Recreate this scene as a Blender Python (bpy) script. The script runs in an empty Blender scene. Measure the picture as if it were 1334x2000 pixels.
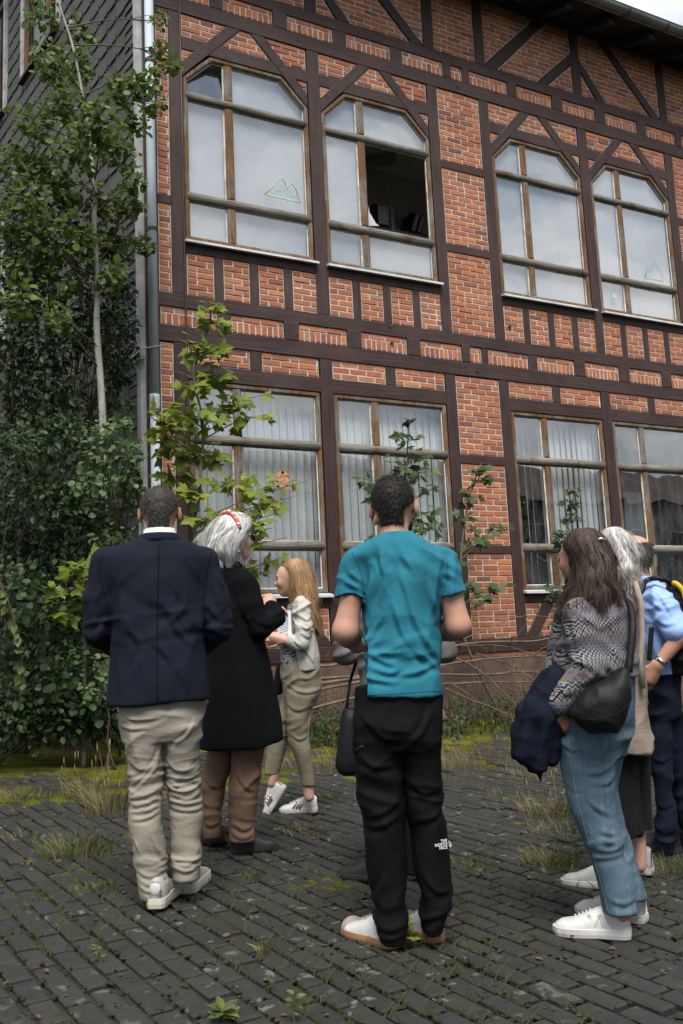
import bpy, math, random
import numpy as np
from mathutils import Vector, Matrix
random.seed(11); rng = np.random.default_rng(11)
PI = math.pi
scn = bpy.context.scene
COL = scn.collection

# ------------------------------------------------------------------ camera, sky, sun, exposure
F_PX, PITCH, ROLL, YAW, CAM_H, WALL_Y = 1740.93, .14591, -.045423, .479034, 1.16, 9.8
_f = np.array([math.sin(YAW)*math.cos(PITCH), math.cos(YAW)*math.cos(PITCH), math.sin(PITCH)])
_r = np.array([math.cos(YAW), -math.sin(YAW), 0.0]); _u = np.cross(_r, _f)
CAM_R = math.cos(ROLL)*_r + math.sin(ROLL)*_u
CAM_U = -math.sin(ROLL)*_r + math.cos(ROLL)*_u
CAM_F = _f
CAM_C = np.array([0, 0, CAM_H])
cd = bpy.data.cameras.new('camera'); cam = bpy.data.objects.new('camera', cd); COL.objects.link(cam)
cd.sensor_fit = 'VERTICAL'; cd.sensor_height = 36; cd.lens = F_PX*36/2000; cd.clip_end = 800; cd.clip_start = .05
cam.matrix_world = Matrix([[CAM_R[i], CAM_U[i], -CAM_F[i], CAM_C[i]] for i in range(3)] + [[0, 0, 0, 1]])
scn.camera = cam

SUN_EL, SUN_AZ = math.radians(60), math.radians(203)      # azimuth measured from +Y towards +X
sd = bpy.data.lights.new('sun', 'SUN'); sun = bpy.data.objects.new('sun', sd); COL.objects.link(sun)
sd.energy = 3.7; sd.angle = math.radians(32); sd.color = (1, .965, .91)
_sv = Vector((math.sin(SUN_AZ)*math.cos(SUN_EL), math.cos(SUN_AZ)*math.cos(SUN_EL), math.sin(SUN_EL)))
sun.rotation_euler = _sv.to_track_quat('Z', 'Y').to_euler()
sun.location = (-6, -10, 20)

world = bpy.data.worlds.new('World'); scn.world = world; world.use_nodes = True
wn = world.node_tree.nodes; wl = world.node_tree.links; wn.clear()
w_out = wn.new('ShaderNodeOutputWorld'); w_bg = wn.new('ShaderNodeBackground'); w_bg.inputs[1].default_value = .088
w_sky = wn.new('ShaderNodeTexSky'); w_sky.sky_type = 'NISHITA'; w_sky.sun_disc = False
w_sky.sun_elevation = SUN_EL; w_sky.sun_rotation = SUN_AZ; w_sky.air_density = 1.2; w_sky.dust_density = 1.5
w_tc = wn.new('ShaderNodeTexCoord'); w_map = wn.new('ShaderNodeMapping'); w_map.inputs['Scale'].default_value = (1, 1, 2.2)
w_nz = wn.new('ShaderNodeTexNoise'); w_nz.inputs['Scale'].default_value = 4.0; w_nz.inputs['Detail'].default_value = 8; w_nz.inputs['Roughness'].default_value = .55
w_rp = wn.new('ShaderNodeValToRGB'); w_rp.color_ramp.elements[0].position = .30; w_rp.color_ramp.elements[0].color = (.55, .55, .55, 1)
w_rp.color_ramp.elements[1].position = .52; w_rp.color_ramp.elements[1].color = (1, 1, 1, 1)
w_nz2 = wn.new('ShaderNodeTexNoise'); w_nz2.inputs['Scale'].default_value = 5.5; w_nz2.inputs['Detail'].default_value = 6
w_cl = wn.new('ShaderNodeValToRGB'); w_cl.color_ramp.elements[0].position = .38; w_cl.color_ramp.elements[0].color = (3.0, 3.7, 4.8, 1)
w_cl.color_ramp.elements[1].position = .62; w_cl.color_ramp.elements[1].color = (9.6, 9.65, 9.7, 1)
w_mx = wn.new('ShaderNodeMix'); w_mx.data_type = 'RGBA'
wl.new(w_tc.outputs['Generated'], w_map.inputs[0]); wl.new(w_map.outputs[0], w_nz.inputs[0]); wl.new(w_map.outputs[0], w_nz2.inputs[0])
wl.new(w_nz.outputs[0], w_rp.inputs[0]); wl.new(w_nz2.outputs[0], w_cl.inputs[0])
wl.new(w_rp.outputs[0], w_mx.inputs[0]); wl.new(w_sky.outputs[0], w_mx.inputs[6]); wl.new(w_cl.outputs[0], w_mx.inputs[7])
wl.new(w_mx.outputs[2], w_bg.inputs[0]); wl.new(w_bg.outputs[0], w_out.inputs[0])
scn.view_settings.view_transform = 'Standard'; scn.view_settings.look = 'None'
scn.view_settings.exposure = .60; scn.view_settings.gamma = 1
scn.cycles.max_bounces = 7; scn.cycles.transparent_max_bounces = 16; scn.cycles.use_denoising = True
scn.cycles.caustics_reflective = False; scn.cycles.caustics_refractive = False

# ------------------------------------------------------------------ helpers
def gz(x, y): return -.030*x + .032*y                      # the yard falls gently to the right and towards the camera
def ray(px, py):
    return CAM_F + CAM_R*((px-667)/F_PX) - CAM_U*((py-1000)/F_PX)
def at_y(px, py, Y):
    d = ray(px, py); return CAM_C + d*(Y/d[1])
def at_ground(px, py):
    d = ray(px, py); t = CAM_H/(-.030*d[0]+.032*d[1]-d[2]); return CAM_C + d*t
def project(P):
    q = np.atleast_2d(P) - CAM_C
    z = q@CAM_F
    return np.c_[667+F_PX*(q@CAM_R)/z, 1000-F_PX*(q@CAM_U)/z, z]

def mk(name, V, F, m=None, parent=None, smooth=False, tone=None, loc=None, kind=None):
    me = bpy.data.meshes.new(name)
    me.from_pydata(np.asarray(V, float).reshape(-1, 3).tolist() if len(V) else [], [], F if isinstance(F, list) else F.tolist())
    if tone is not None:
        a = me.attributes.new('tone', 'FLOAT', 'POINT'); a.data.foreach_set('value', np.ascontiguousarray(tone, dtype=np.float32))
    if smooth: me.polygons.foreach_set('use_smooth', np.ones(len(me.polygons), bool))
    if m is not None: me.materials.append(m)
    o = bpy.data.objects.new(name, me); COL.objects.link(o)
    if parent is not None: o.parent = parent
    if loc is not None: o.location = loc
    if kind: o['kind'] = kind
    return o
def thing(name, label, cat, loc=(0, 0, 0), rz=0, group=None):
    o = bpy.data.objects.new(name, None); COL.objects.link(o); o.location = loc; o.rotation_euler = (0, 0, rz)
    o.empty_display_size = .1
    return tag(o, label, cat, group)
def tag(o, label, cat, group=None):
    o['label'] = label; o['category'] = cat
    if group: o['group'] = group
    return o
class MB:
    """collects pieces that end as one mesh"""
    def __init__(s): s.V = []; s.F = []; s.T = []; s.n = 0
    def add(s, V, F, t=.5):
        V = np.asarray(V, float).reshape(-1, 3); s.V.append(V); n = s.n
        s.F.extend([[i+n for i in f] for f in F])
        s.T.append(np.full(len(V), t) if np.isscalar(t) else np.asarray(t)); s.n += len(V)
    def build(s, name, m, parent=None, smooth=False, kind=None, loc=None):
        if not s.V: return None
        return mk(name, np.concatenate(s.V), s.F, m, parent, smooth, np.concatenate(s.T), loc, kind)
def box(x0, x1, y0, y1, z0, z1):
    V = [(x, y, z) for x in (x0, x1) for y in (y0, y1) for z in (z0, z1)]
    return V, [[0, 1, 3, 2], [4, 6, 7, 5], [0, 4, 5, 1], [2, 3, 7, 6], [0, 2, 6, 4], [1, 5, 7, 3]]
def area2(p): p = np.asarray(p); x, y = p[:, 0], p[:, 1]; return .5*(np.dot(x, np.roll(y, -1))-np.dot(y, np.roll(x, -1)))
def inset(poly, d):
    """convex polygon moved inwards by d"""
    p = np.asarray(poly, float)
    if area2(p) < 0: p = p[::-1]
    n = len(p); out = []
    for i in range(n):
        a, b, c = p[i-1], p[i], p[(i+1) % n]
        e1 = b-a; e1 /= max(np.linalg.norm(e1), 1e-9); e2 = c-b; e2 /= max(np.linalg.norm(e2), 1e-9)
        n1 = np.array([-e1[1], e1[0]]); n2 = np.array([-e2[1], e2[0]])
        k = n1+n2; k = k/max(np.dot(k, k), .12)*2
        out.append(b+k*d)
    return np.array(out)
def clip(poly, cl):
    """convex polygon clipped by a convex polygon"""
    out = [np.array(q, float) for q in poly]
    c = np.asarray(cl, float)
    if area2(c) < 0: c = c[::-1]
    for i in range(len(c)):
        a, b = c[i-1], c[i]; e = b-a; inp, out = out, []
        if not inp: return []
        s = lambda q: e[0]*(q[1]-a[1])-e[1]*(q[0]-a[0])
        for j in range(len(inp)):
            P, Q = inp[j-1], inp[j]; sp, sq = s(P), s(Q)
            if (sp >= 0) != (sq >= 0): out.append(P+(Q-P)*sp/(sp-sq))
            if sq >= 0: out.append(Q)
    return out
def slab(poly, to3, front, back, bev=.004):
    """a polygon made into a piece with a bevelled front; to3(u, v, depth) -> xyz"""
    p = np.asarray(poly, float)
    if area2(p) < 0: p = p[::-1]
    q = inset(p, bev) if bev else p
    n = len(p); V = [to3(u, v, front) for u, v in q] + [to3(u, v, front+bev*.8) for u, v in p] + [to3(u, v, back) for u, v in p]
    F = [list(range(n))]
    for i in range(n):
        j = (i+1) % n; F.append([n+i, n+j, j, i]); F.append([2*n+i, 2*n+j, n+j, n+i])
    return V, F
def tube(pts, rad, sides=6, cap=True):
    """rings along a 3-D polyline"""
    P = np.asarray(pts, float); n = len(P); rad = np.broadcast_to(np.asarray(rad, float), (n,))
    T = np.gradient(P, axis=0); T /= np.maximum(np.linalg.norm(T, axis=1, keepdims=True), 1e-9)
    up = np.array([0, 0, 1.]) if abs(T[0][2]) < .9 else np.array([1., 0, 0])
    A = np.cross(T, up); A /= np.maximum(np.linalg.norm(A, axis=1, keepdims=True), 1e-9); B = np.cross(A, T)
    an = np.arange(sides)*2*PI/sides
    V = (P[:, None, :] + rad[:, None, None]*(np.cos(an)[None, :, None]*A[:, None, :] + np.sin(an)[None, :, None]*B[:, None, :])).reshape(-1, 3)
    F = [[i*sides+k, i*sides+(k+1) % sides, (i+1)*sides+(k+1) % sides, (i+1)*sides+k] for i in range(n-1) for k in range(sides)]
    if cap: F += [list(range(sides))[::-1], [(n-1)*sides+k for k in range(sides)]]
    return V, F
def spline(pts, n):
    """Catmull-Rom through the points"""
    P = np.asarray(pts, float); P = np.vstack([2*P[0]-P[1], P, 2*P[-1]-P[-2]]); m = len(P)-3
    t = np.linspace(0, m-1e-6, n); i = t.astype(int); f = (t-i)[:, None]
    a, b, c, d = P[i], P[i+1], P[i+2], P[i+3]
    return .5*((2*b)+(c-a)*f+(2*a-5*b+4*c-d)*f**2+(3*b-a-3*c+d)*f**3)
# smooth lattice noise, vectorised
_lat = rng.random((64, 64, 64)).astype(np.float32)
def vnoise(P):
    P = np.asarray(P, float); i = np.floor(P).astype(int); f = P-i; f = f*f*(3-2*f); i &= 63; j = (i+1) & 63
    x0, y0, z0 = i[..., 0], i[..., 1], i[..., 2]; x1, y1, z1 = j[..., 0], j[..., 1], j[..., 2]
    fx, fy, fz = f[..., 0], f[..., 1], f[..., 2]
    a = _lat[x0, y0, z0]*(1-fx)+_lat[x1, y0, z0]*fx; b = _lat[x0, y1, z0]*(1-fx)+_lat[x1, y1, z0]*fx
    c = _lat[x0, y0, z1]*(1-fx)+_lat[x1, y0, z1]*fx; d = _lat[x0, y1, z1]*(1-fx)+_lat[x1, y1, z1]*fx
    return ((a*(1-fy)+b*fy)*(1-fz)+(c*(1-fy)+d*fy)*fz)*2-1

# ------------------------------------------------------------------ materials
class Nt:
    def __init__(s, name):
        s.m = bpy.data.materials.new(name); s.m.use_nodes = True; s.t = s.m.node_tree; s.t.nodes.clear()
        s.out = s.t.nodes.new('ShaderNodeOutputMaterial'); s.p = s.t.nodes.new('ShaderNodeBsdfPrincipled')
        s.t.links.new(s.p.outputs[0], s.out.inputs[0]); s.tc = s.t.nodes.new('ShaderNodeTexCoord')
    def n(s, kind, **kw):
        x = s.t.nodes.new(kind)
        for k, v in kw.items():
            if k.startswith('i_'): x.inputs[k[2:]].default_value = v
            else: setattr(x, k, v)
        return x
    def l(s, a, b): s.t.links.new(a, b)
    def coord(s, scale=(1, 1, 1), src='Object', rot=(0, 0, 0)):
        m = s.n('ShaderNodeMapping'); m.inputs['Scale'].default_value = scale; m.inputs['Rotation'].default_value = rot
        s.l(s.tc.outputs[src], m.inputs[0]); return m.outputs[0]
    def noise(s, vec, scale=5, detail=4, rough=.55, dist=0):
        x = s.n('ShaderNodeTexNoise'); x.inputs['Scale'].default_value = scale; x.inputs['Detail'].default_value = detail
        x.inputs['Roughness'].default_value = rough; x.inputs['Distortion'].default_value = dist; s.l(vec, x.inputs[0]); return x.outputs[0]
    def ramp(s, fac, stops):
        r = s.n('ShaderNodeValToRGB'); e = r.color_ramp.elements
        while len(e) < len(stops): e.new(.5)
        for k, (p, c) in zip(e, stops): k.position = p; k.color = (*c, 1) if len(c) == 3 else c
        s.l(fac, r.inputs[0]); return r.outputs[0]
    def mask(s, fac, a, b):
        return s.ramp(fac, [(a, (0, 0, 0)), (b, (1, 1, 1))])
    def mix(s, fac, a, b, mode='MIX'):
        x = s.n('ShaderNodeMix'); x.data_type = 'RGBA'; x.blend_type = mode
        for sk, v in ((0, fac), (6, a), (7, b)):
            if isinstance(v, (int, float)): x.inputs[sk].default_value = v
            elif isinstance(v, (tuple, list)): x.inputs[sk].default_value = (*v, 1)
            else: s.l(v, x.inputs[sk])
        return x.outputs[2]
    def math(s, op, a, b=0.):
        x = s.n('ShaderNodeMath'); x.operation = op
        for k, v in ((0, a), (1, b)):
            if isinstance(v, (int, float)): x.inputs[k].default_value = v
            else: s.l(v, x.inputs[k])
        return x.outputs[0]
    def attr(s, name='tone'):
        a = s.n('ShaderNodeAttribute'); a.attribute_name = name; return a.outputs['Fac']
    def rand(s): return s.n('ShaderNodeObjectInfo').outputs['Random']
    def bump(s, h, strength=.3, dist=.01, prev=None):
        b = s.n('ShaderNodeBump'); b.inputs['Strength'].default_value = strength; b.inputs['Distance'].default_value = dist
        s.l(h, b.inputs['Height'])
        if prev is not None: s.l(prev, b.inputs['Normal'])
        return b.outputs[0]
    def done(s, col=None, rough=None, normal=None, spec=None, **kw):
        def put(k, v):
            if v is None: return
            if isinstance(v, (int, float)): s.p.inputs[k].default_value = v
            elif isinstance(v, (tuple, list)): s.p.inputs[k].default_value = (*v, 1) if len(v) == 3 and k != 'Subsurface Radius' else v
            else: s.l(v, s.p.inputs[k])
        put('Base Color', col); put('Roughness', rough); put('Normal', normal); put('Specular IOR Level', spec)
        for k, v in kw.items(): put(k.replace('_', ' '), v)
        return s.m
M = {}
def plain(name, col, rough=.6, var=.18, scale=6, bump=.0, bscale=60, spec=None, **kw):
    t = Nt(name); v = t.coord(); nz = t.noise(v, scale, 5)
    c = t.ramp(nz, [(.3, tuple(k*(1-var) for k in col)), (.7, tuple(min(1, k*(1+var)) for k in col))])
    nb = t.bump(t.noise(v, bscale, 3), bump, .004) if bump else None
    M[name] = t.done(c, rough, nb, spec, **kw); return M[name]

def m_brick():
    t = Nt('brick'); v = t.coord(); tone = t.attr()
    c = t.ramp(tone, [(0, (.16, .060, .042)), (.14, (.27, .085, .046)), (.45, (.38, .125, .058)), (.75, (.46, .158, .066)), (.93, (.55, .21, .08)), (1, (.38, .19, .12))])
    n1 = t.noise(v, 22, 5, .65); n2 = t.noise(v, 95, 3); n3 = t.noise(t.coord((1, 1, 1)), 2.3, 4)
    c = t.mix(t.mask(n1, .42, .72), c, t.mix(.5, c, (.14, .05, .04)))
    c = t.mix(t.math('MULTIPLY', t.mask(n3, .48, .72), .45), c, (.24, .095, .065)); c = t.mix(t.math('MULTIPLY', t.mask(t.noise(t.coord((1, 1, .35)), 1.7, 5, .65), .56, .74), .35), c, (.16, .085, .06))
    c = t.mix(t.math('MULTIPLY', t.mask(n2, .60, .72), .30), c, (.52, .40, .32))
    M['brick'] = t.done(c, .88, t.bump(n1, .5, .006, t.bump(n2, .4, .003)))
m_brick()
def m_mortar():
    t = Nt('mortar'); v = t.coord(); n1 = t.noise(v, 9, 5); n2 = t.noise(v, 120, 3)
    c = t.ramp(n1, [(.28, (.32, .28, .23)), (.55, (.56, .52, .45)), (.8, (.68, .65, .59))])
    M['mortar'] = t.done(c, .95, t.bump(n2, .6, .004))
m_mortar()
def m_timber(name, scale):
    t = Nt(name); v = t.coord(scale); n1 = t.noise(v, 3.2, 6, .6, .4); n2 = t.noise(t.coord(), 1.6, 4)
    c = t.ramp(n1, [(.28, (.020, .0105, .009)), (.5, (.040, .0205, .0175)), (.75, (.058, .030, .026))])
    c = t.mix(t.mask(n2, .45, .8), c, (.062, .037, .033))
    n3 = t.noise(v, 9, 3, .6, .8)
    c = t.mix(t.math('MULTIPLY', t.mask(n3, .64, .74), .6), c, (.105, .080, .065)); c = t.mix(t.mask(t.noise(v, 16, 2, .5, 1.2), .70, .76), c, (.008, .006, .005))
    M[name] = t.done(c, .62, t.bump(n1, .55, .008, t.bump(n3, .3, .004)), .35)
m_timber('timber_up', (9, 9, .55)); m_timber('timber_along', (.55, 9, 9)); m_timber('timber_brace', (4, 9, 4))
def m_frame(name, scale):
    t = Nt(name); v = t.coord(scale); n1 = t.noise(v, 4, 6, .65, .5); n2 = t.noise(t.coord((1.5, 1.5, 1.1)), 2.1, 5, .6)
    c = t.ramp(n1, [(.25, (.040, .020, .010)), (.45, (.125, .062, .028)), (.62, (.205, .115, .055)), (.8, (.30, .20, .12))])
    g = t.ramp(n1, [(.3, (.07, .062, .052)), (.7, (.27, .25, .215))])
    c = t.mix(t.mask(n2, .46, .60), c, g)
    M[name] = t.done(c, .75, t.bump(n1, .7, .006), .25)
m_frame('frame_up', (14, 14, .7)); m_frame('frame_along', (.7, 14, 14))
def m_weathered():
    t = Nt('weathered_wood'); v = t.coord((.8, 16, 16)); n1 = t.noise(v, 4, 6, .7, .4); n2 = t.noise(t.coord(), 3.2, 5, .6)
    c = t.ramp(n1, [(.28, (.050, .042, .032)), (.5, (.17, .155, .13)), (.74, (.32, .30, .26))])
    c = t.mix(t.mask(n2, .54, .68), c, t.ramp(n1, [(.3, (.05, .028, .015)), (.7, (.16, .085, .04))]))
    M['weathered_wood'] = t.done(c, .82, t.bump(n1, .8, .006), .2)
m_weathered()
plain('putty', (.55, .53, .49), .8, .35, 9, .4, 70)
plain('sill_metal', (.50, .53, .55), .45, .2, 5, .1, 40)
plain('pipe', (.42, .47, .53), .65, .08, 2.5, .05, 30)
plain('trim_white', (.36, .36, .36), .6, .3, 6, .15, 50)
plain('render_plinth', (.13, .075, .062), .9, .35, 3.5, .6, 55)
plain('soffit', (.020, .016, .014), .85, .3, 6, .3, 30)
plain('gutter', (.15, .17, .155), .45, .25, 3, .1, 40)
plain('room_wall', (.62, .60, .56), .9, .06, 1.5)
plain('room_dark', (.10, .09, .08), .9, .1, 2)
plain('blind', (.50, .545, .555), .8, .08, 2.0, .08, 25)
plain('film', (.29, .315, .34), .7, .10, 1.6, .05, 20)
plain('binder_white', (.55, .56, .56), .6, .05); plain('binder_black', (.015, .015, .016), .5, .1)
plain('shelf_metal', (.40, .46, .50), .4, .08)
plain('iron', (.05, .028, .024), .6, .25, 12)
plain('wire', (.25, .26, .25), .5, .1)
plain('graffiti', (.34, .58, .26), .6, .10, 20)
plain('sticker_orange', (.60, .25, .12), .6, .08); plain('binder_grey', (.25, .26, .27), .6, .05); plain('sticker_white', (.48, .50, .50), .6, .05)
def m_glass():
    t = Nt('glass'); t.t.nodes.remove(t.p)
    v = t.coord(); nb = t.bump(t.noise(v, 1.6, 2), .06, .05)
    fr = t.n('ShaderNodeFresnel'); fr.inputs[0].default_value = 1.52; t.l(nb, fr.inputs['Normal'])
    ge = t.n('ShaderNodeNewGeometry'); f2 = t.math('MULTIPLY', t.math('MULTIPLY', fr.outputs[0], 7.0), t.math('SUBTRACT', 1., ge.outputs['Backfacing'])); f2.node.use_clamp = True
    tr = t.n('ShaderNodeBsdfTransparent'); tr.inputs[0].default_value = (.97, .98, .98, 1)
    gl = t.n('ShaderNodeBsdfGlossy'); gl.inputs['Roughness'].default_value = .015; t.l(nb, gl.inputs['Normal'])
    mx = t.n('ShaderNodeMixShader'); t.l(f2, mx.inputs[0]); t.l(tr.outputs[0], mx.inputs[1]); t.l(gl.outputs[0], mx.inputs[2])
    df = t.n('ShaderNodeBsdfDiffuse'); df.inputs[0].default_value = (.5, .5, .48, 1)
    dirt = t.math('MULTIPLY', t.mask(t.noise(t.coord((3, 3, .8)), 3.5, 6, .65), .45, .85), .16)
    m2 = t.n('ShaderNodeMixShader'); t.l(dirt, m2.inputs[0]); t.l(mx.outputs[0], m2.inputs[1]); t.l(df.outputs[0], m2.inputs[2])
    t.l(m2.outputs[0], t.out.inputs[0]); M['glass'] = t.m
m_glass()
def m_slate():
    t = Nt('slate'); v = t.coord(); n1 = t.noise(v, 7, 5); tone = t.attr(); n2 = t.noise(t.coord((1, 1, .4)), 2, 4)
    c = t.ramp(tone, [(0, (.042, .041, .035)), (1, (.070, .067, .058))])
    c = t.mix(t.mask(n1, .4, .8), c, (.062, .062, .050)); c = t.mix(t.math('MULTIPLY', t.mask(n2, .5, .8), .35), c, (.10, .105, .085))
    M['slate'] = t.done(c, .7, t.bump(t.noise(v, 60, 4), .25, .003), .35)
m_slate()
plain('slate_under', (.012, .012, .011), .9, .1)
def m_paver():
    t = Nt('paver'); v = t.coord(); tone = t.attr()
    sp = t.noise(v, 330, 2, .6); n1 = t.noise(v, 16, 5, .6); n2 = t.noise(v, 1.1, 4); li = t.noise(v, 13.5, 3, .5, .3)
    c = t.ramp(tone, [(0, (.0165, .0153, .0132)), (.5, (.0270, .0250, .0215)), (.9, (.041, .0375, .032)), (1, (.052, .040, .032))])
    c = t.mix(t.mask(n1, .35, .75), c, t.mix(.5, c, (.050, .046, .040)))
    c = t.mix(t.math('MULTIPLY', t.mask(sp, .62, .72), .55), c, (.16, .155, .15))
    c = t.mix(t.math('MULTIPLY', t.mask(sp, .38, .28), .5), c, (.010, .010, .010))
    lich = t.math('MULTIPLY', t.mask(li, .625, .68), t.mask(n2, .36, .56))
    c = t.mix(t.math('MULTIPLY', lich, .6), c, (.17, .165, .15))
    gm = t.math('MULTIPLY', t.mask(t.noise(v, 3.3, 6, .7), .56, .68), .55)
    c = t.mix(gm, c, (.030, .036, .012))
    M['paver'] = t.done(c, t.ramp(n1, [(.3, (.62,)*3), (.7, (.85,)*3)]), t.bump(sp, .6, .003, t.bump(n1, .4, .006)), .4)
m_paver()
def m_soil():
    t = Nt('mossy_soil'); v = t.coord(); n1 = t.noise(v, 3, 6, .7); n2 = t.noise(v, 40, 4, .7)
    c = t.ramp(n1, [(.3, (.006, .0052, .0035)), (.5, (.013, .0145, .004)), (.68, (.042, .050, .008))])
    c = t.mix(t.mask(n2, .55, .75), c, (.026, .020, .012))
    M['mossy_soil'] = t.done(c, .98, t.bump(n2, .8, .02))
m_soil()
# ------------------------------------------------------------------ ground: one sheet to the horizon, pavers laid on it
def yard():
    n = 80; xs = np.concatenate([np.linspace(-300, -12, 12), np.linspace(-11, 24, n), np.linspace(26, 300, 12)])
    ys = np.concatenate([np.linspace(-300, -8, 12), np.linspace(-7, 22, n), np.linspace(24, 300, 12)])
    X, Y = np.meshgrid(xs, ys, indexing='ij'); w = np.clip(1-(np.hypot(X-4, Y-6)-22)/60, 0, 1)
    Z = gz(X, Y)*w - .021 + vnoise(np.stack([X*1.7, Y*1.7, X*0], -1))*.006
    V = np.stack([X, Y, Z], -1).reshape(-1, 3); b = len(ys)
    F = [[i*b+j, (i+1)*b+j, (i+1)*b+j+1, i*b+j+1] for i in range(len(xs)-1) for j in range(b-1)]
    o = mk('ground', V, F, M['mossy_soil'], smooth=True); o['kind'] = 'structure'
    o['label'] = 'dark mossy soil under and between the yard paving stones'
    # pavers in running bond; the long joints run along this heading
    a = math.radians(-83); L = np.array([math.cos(a), math.sin(a)]); W = np.array([-L[1], L[0]])
    pw, pl = .0985, .197
    cand = []
    for i in range(-140, 140):
        for j in range(-90, 90):
            c = W*(i*pw) + L*((j + (.5 if i % 2 else 0))*pl)
            c = c + np.array([3.5, 6.0])
            if c[1] > 9.35 + .25*math.sin(c[0]*1.3) and c[0] > 2.4: continue
            if c[1] > 10.4 + .4*math.sin(c[0]*1.1) or c[1] < -3.0 or c[0] < -6 or c[0] > 13: continue
            cand.append(c)
    cand = np.array(cand); P3 = np.c_[cand, gz(cand[:, 0], cand[:, 1])]
    pj = project(P3); inf = (pj[:, 2] > .5) & (pj[:, 0] > -20) & (pj[:, 0] < 1350) & (pj[:, 1] < 2010) & (pj[:, 1] > 1000)
    wide = (pj[:, 2] > .3) & (abs(pj[:, 0]-667) < 2600)
    near = np.where(inf, pj[:, 2], 1e9); order = np.argsort(near)[:300]; big = set(order.tolist())
    pave = mk('paving', *box(-.01, .01, -.01, .01, -.06, -.05), M['mossy_soil']); pave['kind'] = 'structure'
    pave['label'] = 'dark grey concrete block paving with mossy joints'
    def paver(c, gap):
        hl, hw = pl/2-gap[0], pw/2-gap[1]; ch = .008
        rot = rng.normal(0, .010); l = L*math.cos(rot)+W*math.sin(rot); w = W*math.cos(rot)-L*math.sin(rot)
        dz = rng.normal(0, .0030); tl, tw = rng.normal(0, .007, 2)
        V = []
        for k, (q, z) in enumerate(((ch, 0), (0, -.007), (0, -.045))):
            for su, sv in ((-1, -1), (1, -1), (1, 1), (-1, 1)):
                u, v = su*(hl-q), sv*(hw-q); p = c+l*u+w*v
                V.append((p[0], p[1], gz(p[0], p[1])+z+dz+u*tl+v*tw))
        F = [[0, 1, 2, 3]]
        for r in (0, 4):
            for i in range(4): j = (i+1) % 4; F.append([r+4+i, r+4+j, r+j, r+i])
        return V, F
    rest = MB()
    for k, c in enumerate(cand):
        if not wide[k]: continue
        nn = vnoise(np.array([[c[0]*.9, c[1]*.9, 3.3]]))[0]
        if k not in big and rng.random() < .012 + (.06 if nn > .5 else 0): continue
        far = c[1] > 5.6 and c[0] > 3.6 and nn > .15
        tone = float(np.clip(rng.normal(.45, .22), 0, .93)) if not far else float(rng.uniform(.7, 1))
        V, F = paver(c, (.0088+abs(rng.normal(0, .002)), .0072+abs(rng.normal(0, .0025))))
        if k in big: mk('paver', V, F, M['paver'], pave, tone=np.full(len(V), tone))
        else: rest.add(V, F, tone)
    rest.build('distant_pavers', M['paver'], pave, kind='stuff')
    return pave
paving = yard()

# ------------------------------------------------------------------ the half-timbered building
bld = thing('half_timbered_building', 'two storey brick building with dark brown half timbering and tall wooden windows', 'building', (2.97, WALL_Y, gz(2.97, WALL_Y)))
BO = np.array([2.97, WALL_Y, gz(2.97, WALL_Y)])
def f3(u, v, d): return (u-BO[0], WALL_Y+d-BO[1], v-BO[2])          # facade coordinates -> building space; d is depth into the wall
PER = 4.725; BAYS = [2.97+PER*k for k in range(3)]; XEND = BAYS[-1]+3.98
XL = 2.64
occluders = [(395, 930, 660, 1700), (160, 930, 440, 1800), (650, 920, 925, 1880), (1000, 1010, 1340, 1900), (0, 560, 250, 1500), (620, 1240, 1100, 1500)]
bricks = []; mortar = MB()
def panel(poly, kind='stretcher'):
    P = np.asarray(poly, float)
    if area2(P) < 0: P = P[::-1]
    mortar.add(*slab(P, f3, .006+rng.normal(0, .001), .11, 0), .5)
    inner = inset(P, .011); x0, z0 = P.min(0); x1, z1 = P.max(0)
    rows = []
    h = z1-z0
    if kind == 'soldier':
        hs = min(.145, h*.66); rows = [(z0, hs, .078), (z0+hs, h-hs, .2475)]
    else:
        n = max(1, round(h/.0785)); rows = [(z0+i*h/n, h/n, .2475) for i in range(n)]
    for i, (zb, hh, pl) in enumerate(rows):
        off = (0 if i % 2 else pl/2) + rng.normal(0, .004)
        x = x0-pl+off-(.0 if kind != 'soldier' else pl/2)
        while x < x1:
            l = pl*(1 if rng.random() > .06 else rng.choice([.5, .75])) if kind != 'soldier' else pl*rng.uniform(.9, 1.08)
            j = .0076+abs(rng.normal(0, .0008)); tilt = rng.normal(0, .0012)
            q = [(x+j, zb+j+tilt), (x+l-j, zb+j-tilt), (x+l-j, zb+hh-j-tilt+rng.normal(0, .001)), (x+j, zb+hh-j+tilt)]
            c = clip(q, inner)
            if len(c) >= 3:
                c2 = [c[0]]
                for r in c[1:]:
                    if np.linalg.norm(r-c2[-1]) > .006: c2.append(r)
                if len(c2) > 3 and np.linalg.norm(c2[0]-c2[-1]) < .006: c2.pop()
                if len(c2) >= 3 and abs(area2(c2)) > 3e-4: bricks.append(np.array(c2))
            x += l
def timber(name, poly, m, front=-.012, bev=.007):
    P0 = np.asarray(poly, float)
    if area2(P0) < 0: P0 = P0[::-1]
    q = []
    for i in range(len(P0)):                                       # hewn edges are never quite straight
        a, b = P0[i], P0[(i+1) % len(P0)]; k = max(1, int(np.linalg.norm(b-a)/.28)); d = (b-a)/max(np.linalg.norm(b-a), 1e-9); nn = np.array([-d[1], d[0]])
        for j in range(k): q.append(a+(b-a)*j/k+(nn*rng.normal(0, .0022) if j else 0))
    poly = q
    V, F = slab(poly, f3, front+rng.normal(0, .0008), .13, bev); return mk(name, V, F, M[m], bld)
def rect(x0, x1, z0, z1): return [(x0, z0), (x1, z0), (x1, z1), (x0, z1)]
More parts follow.
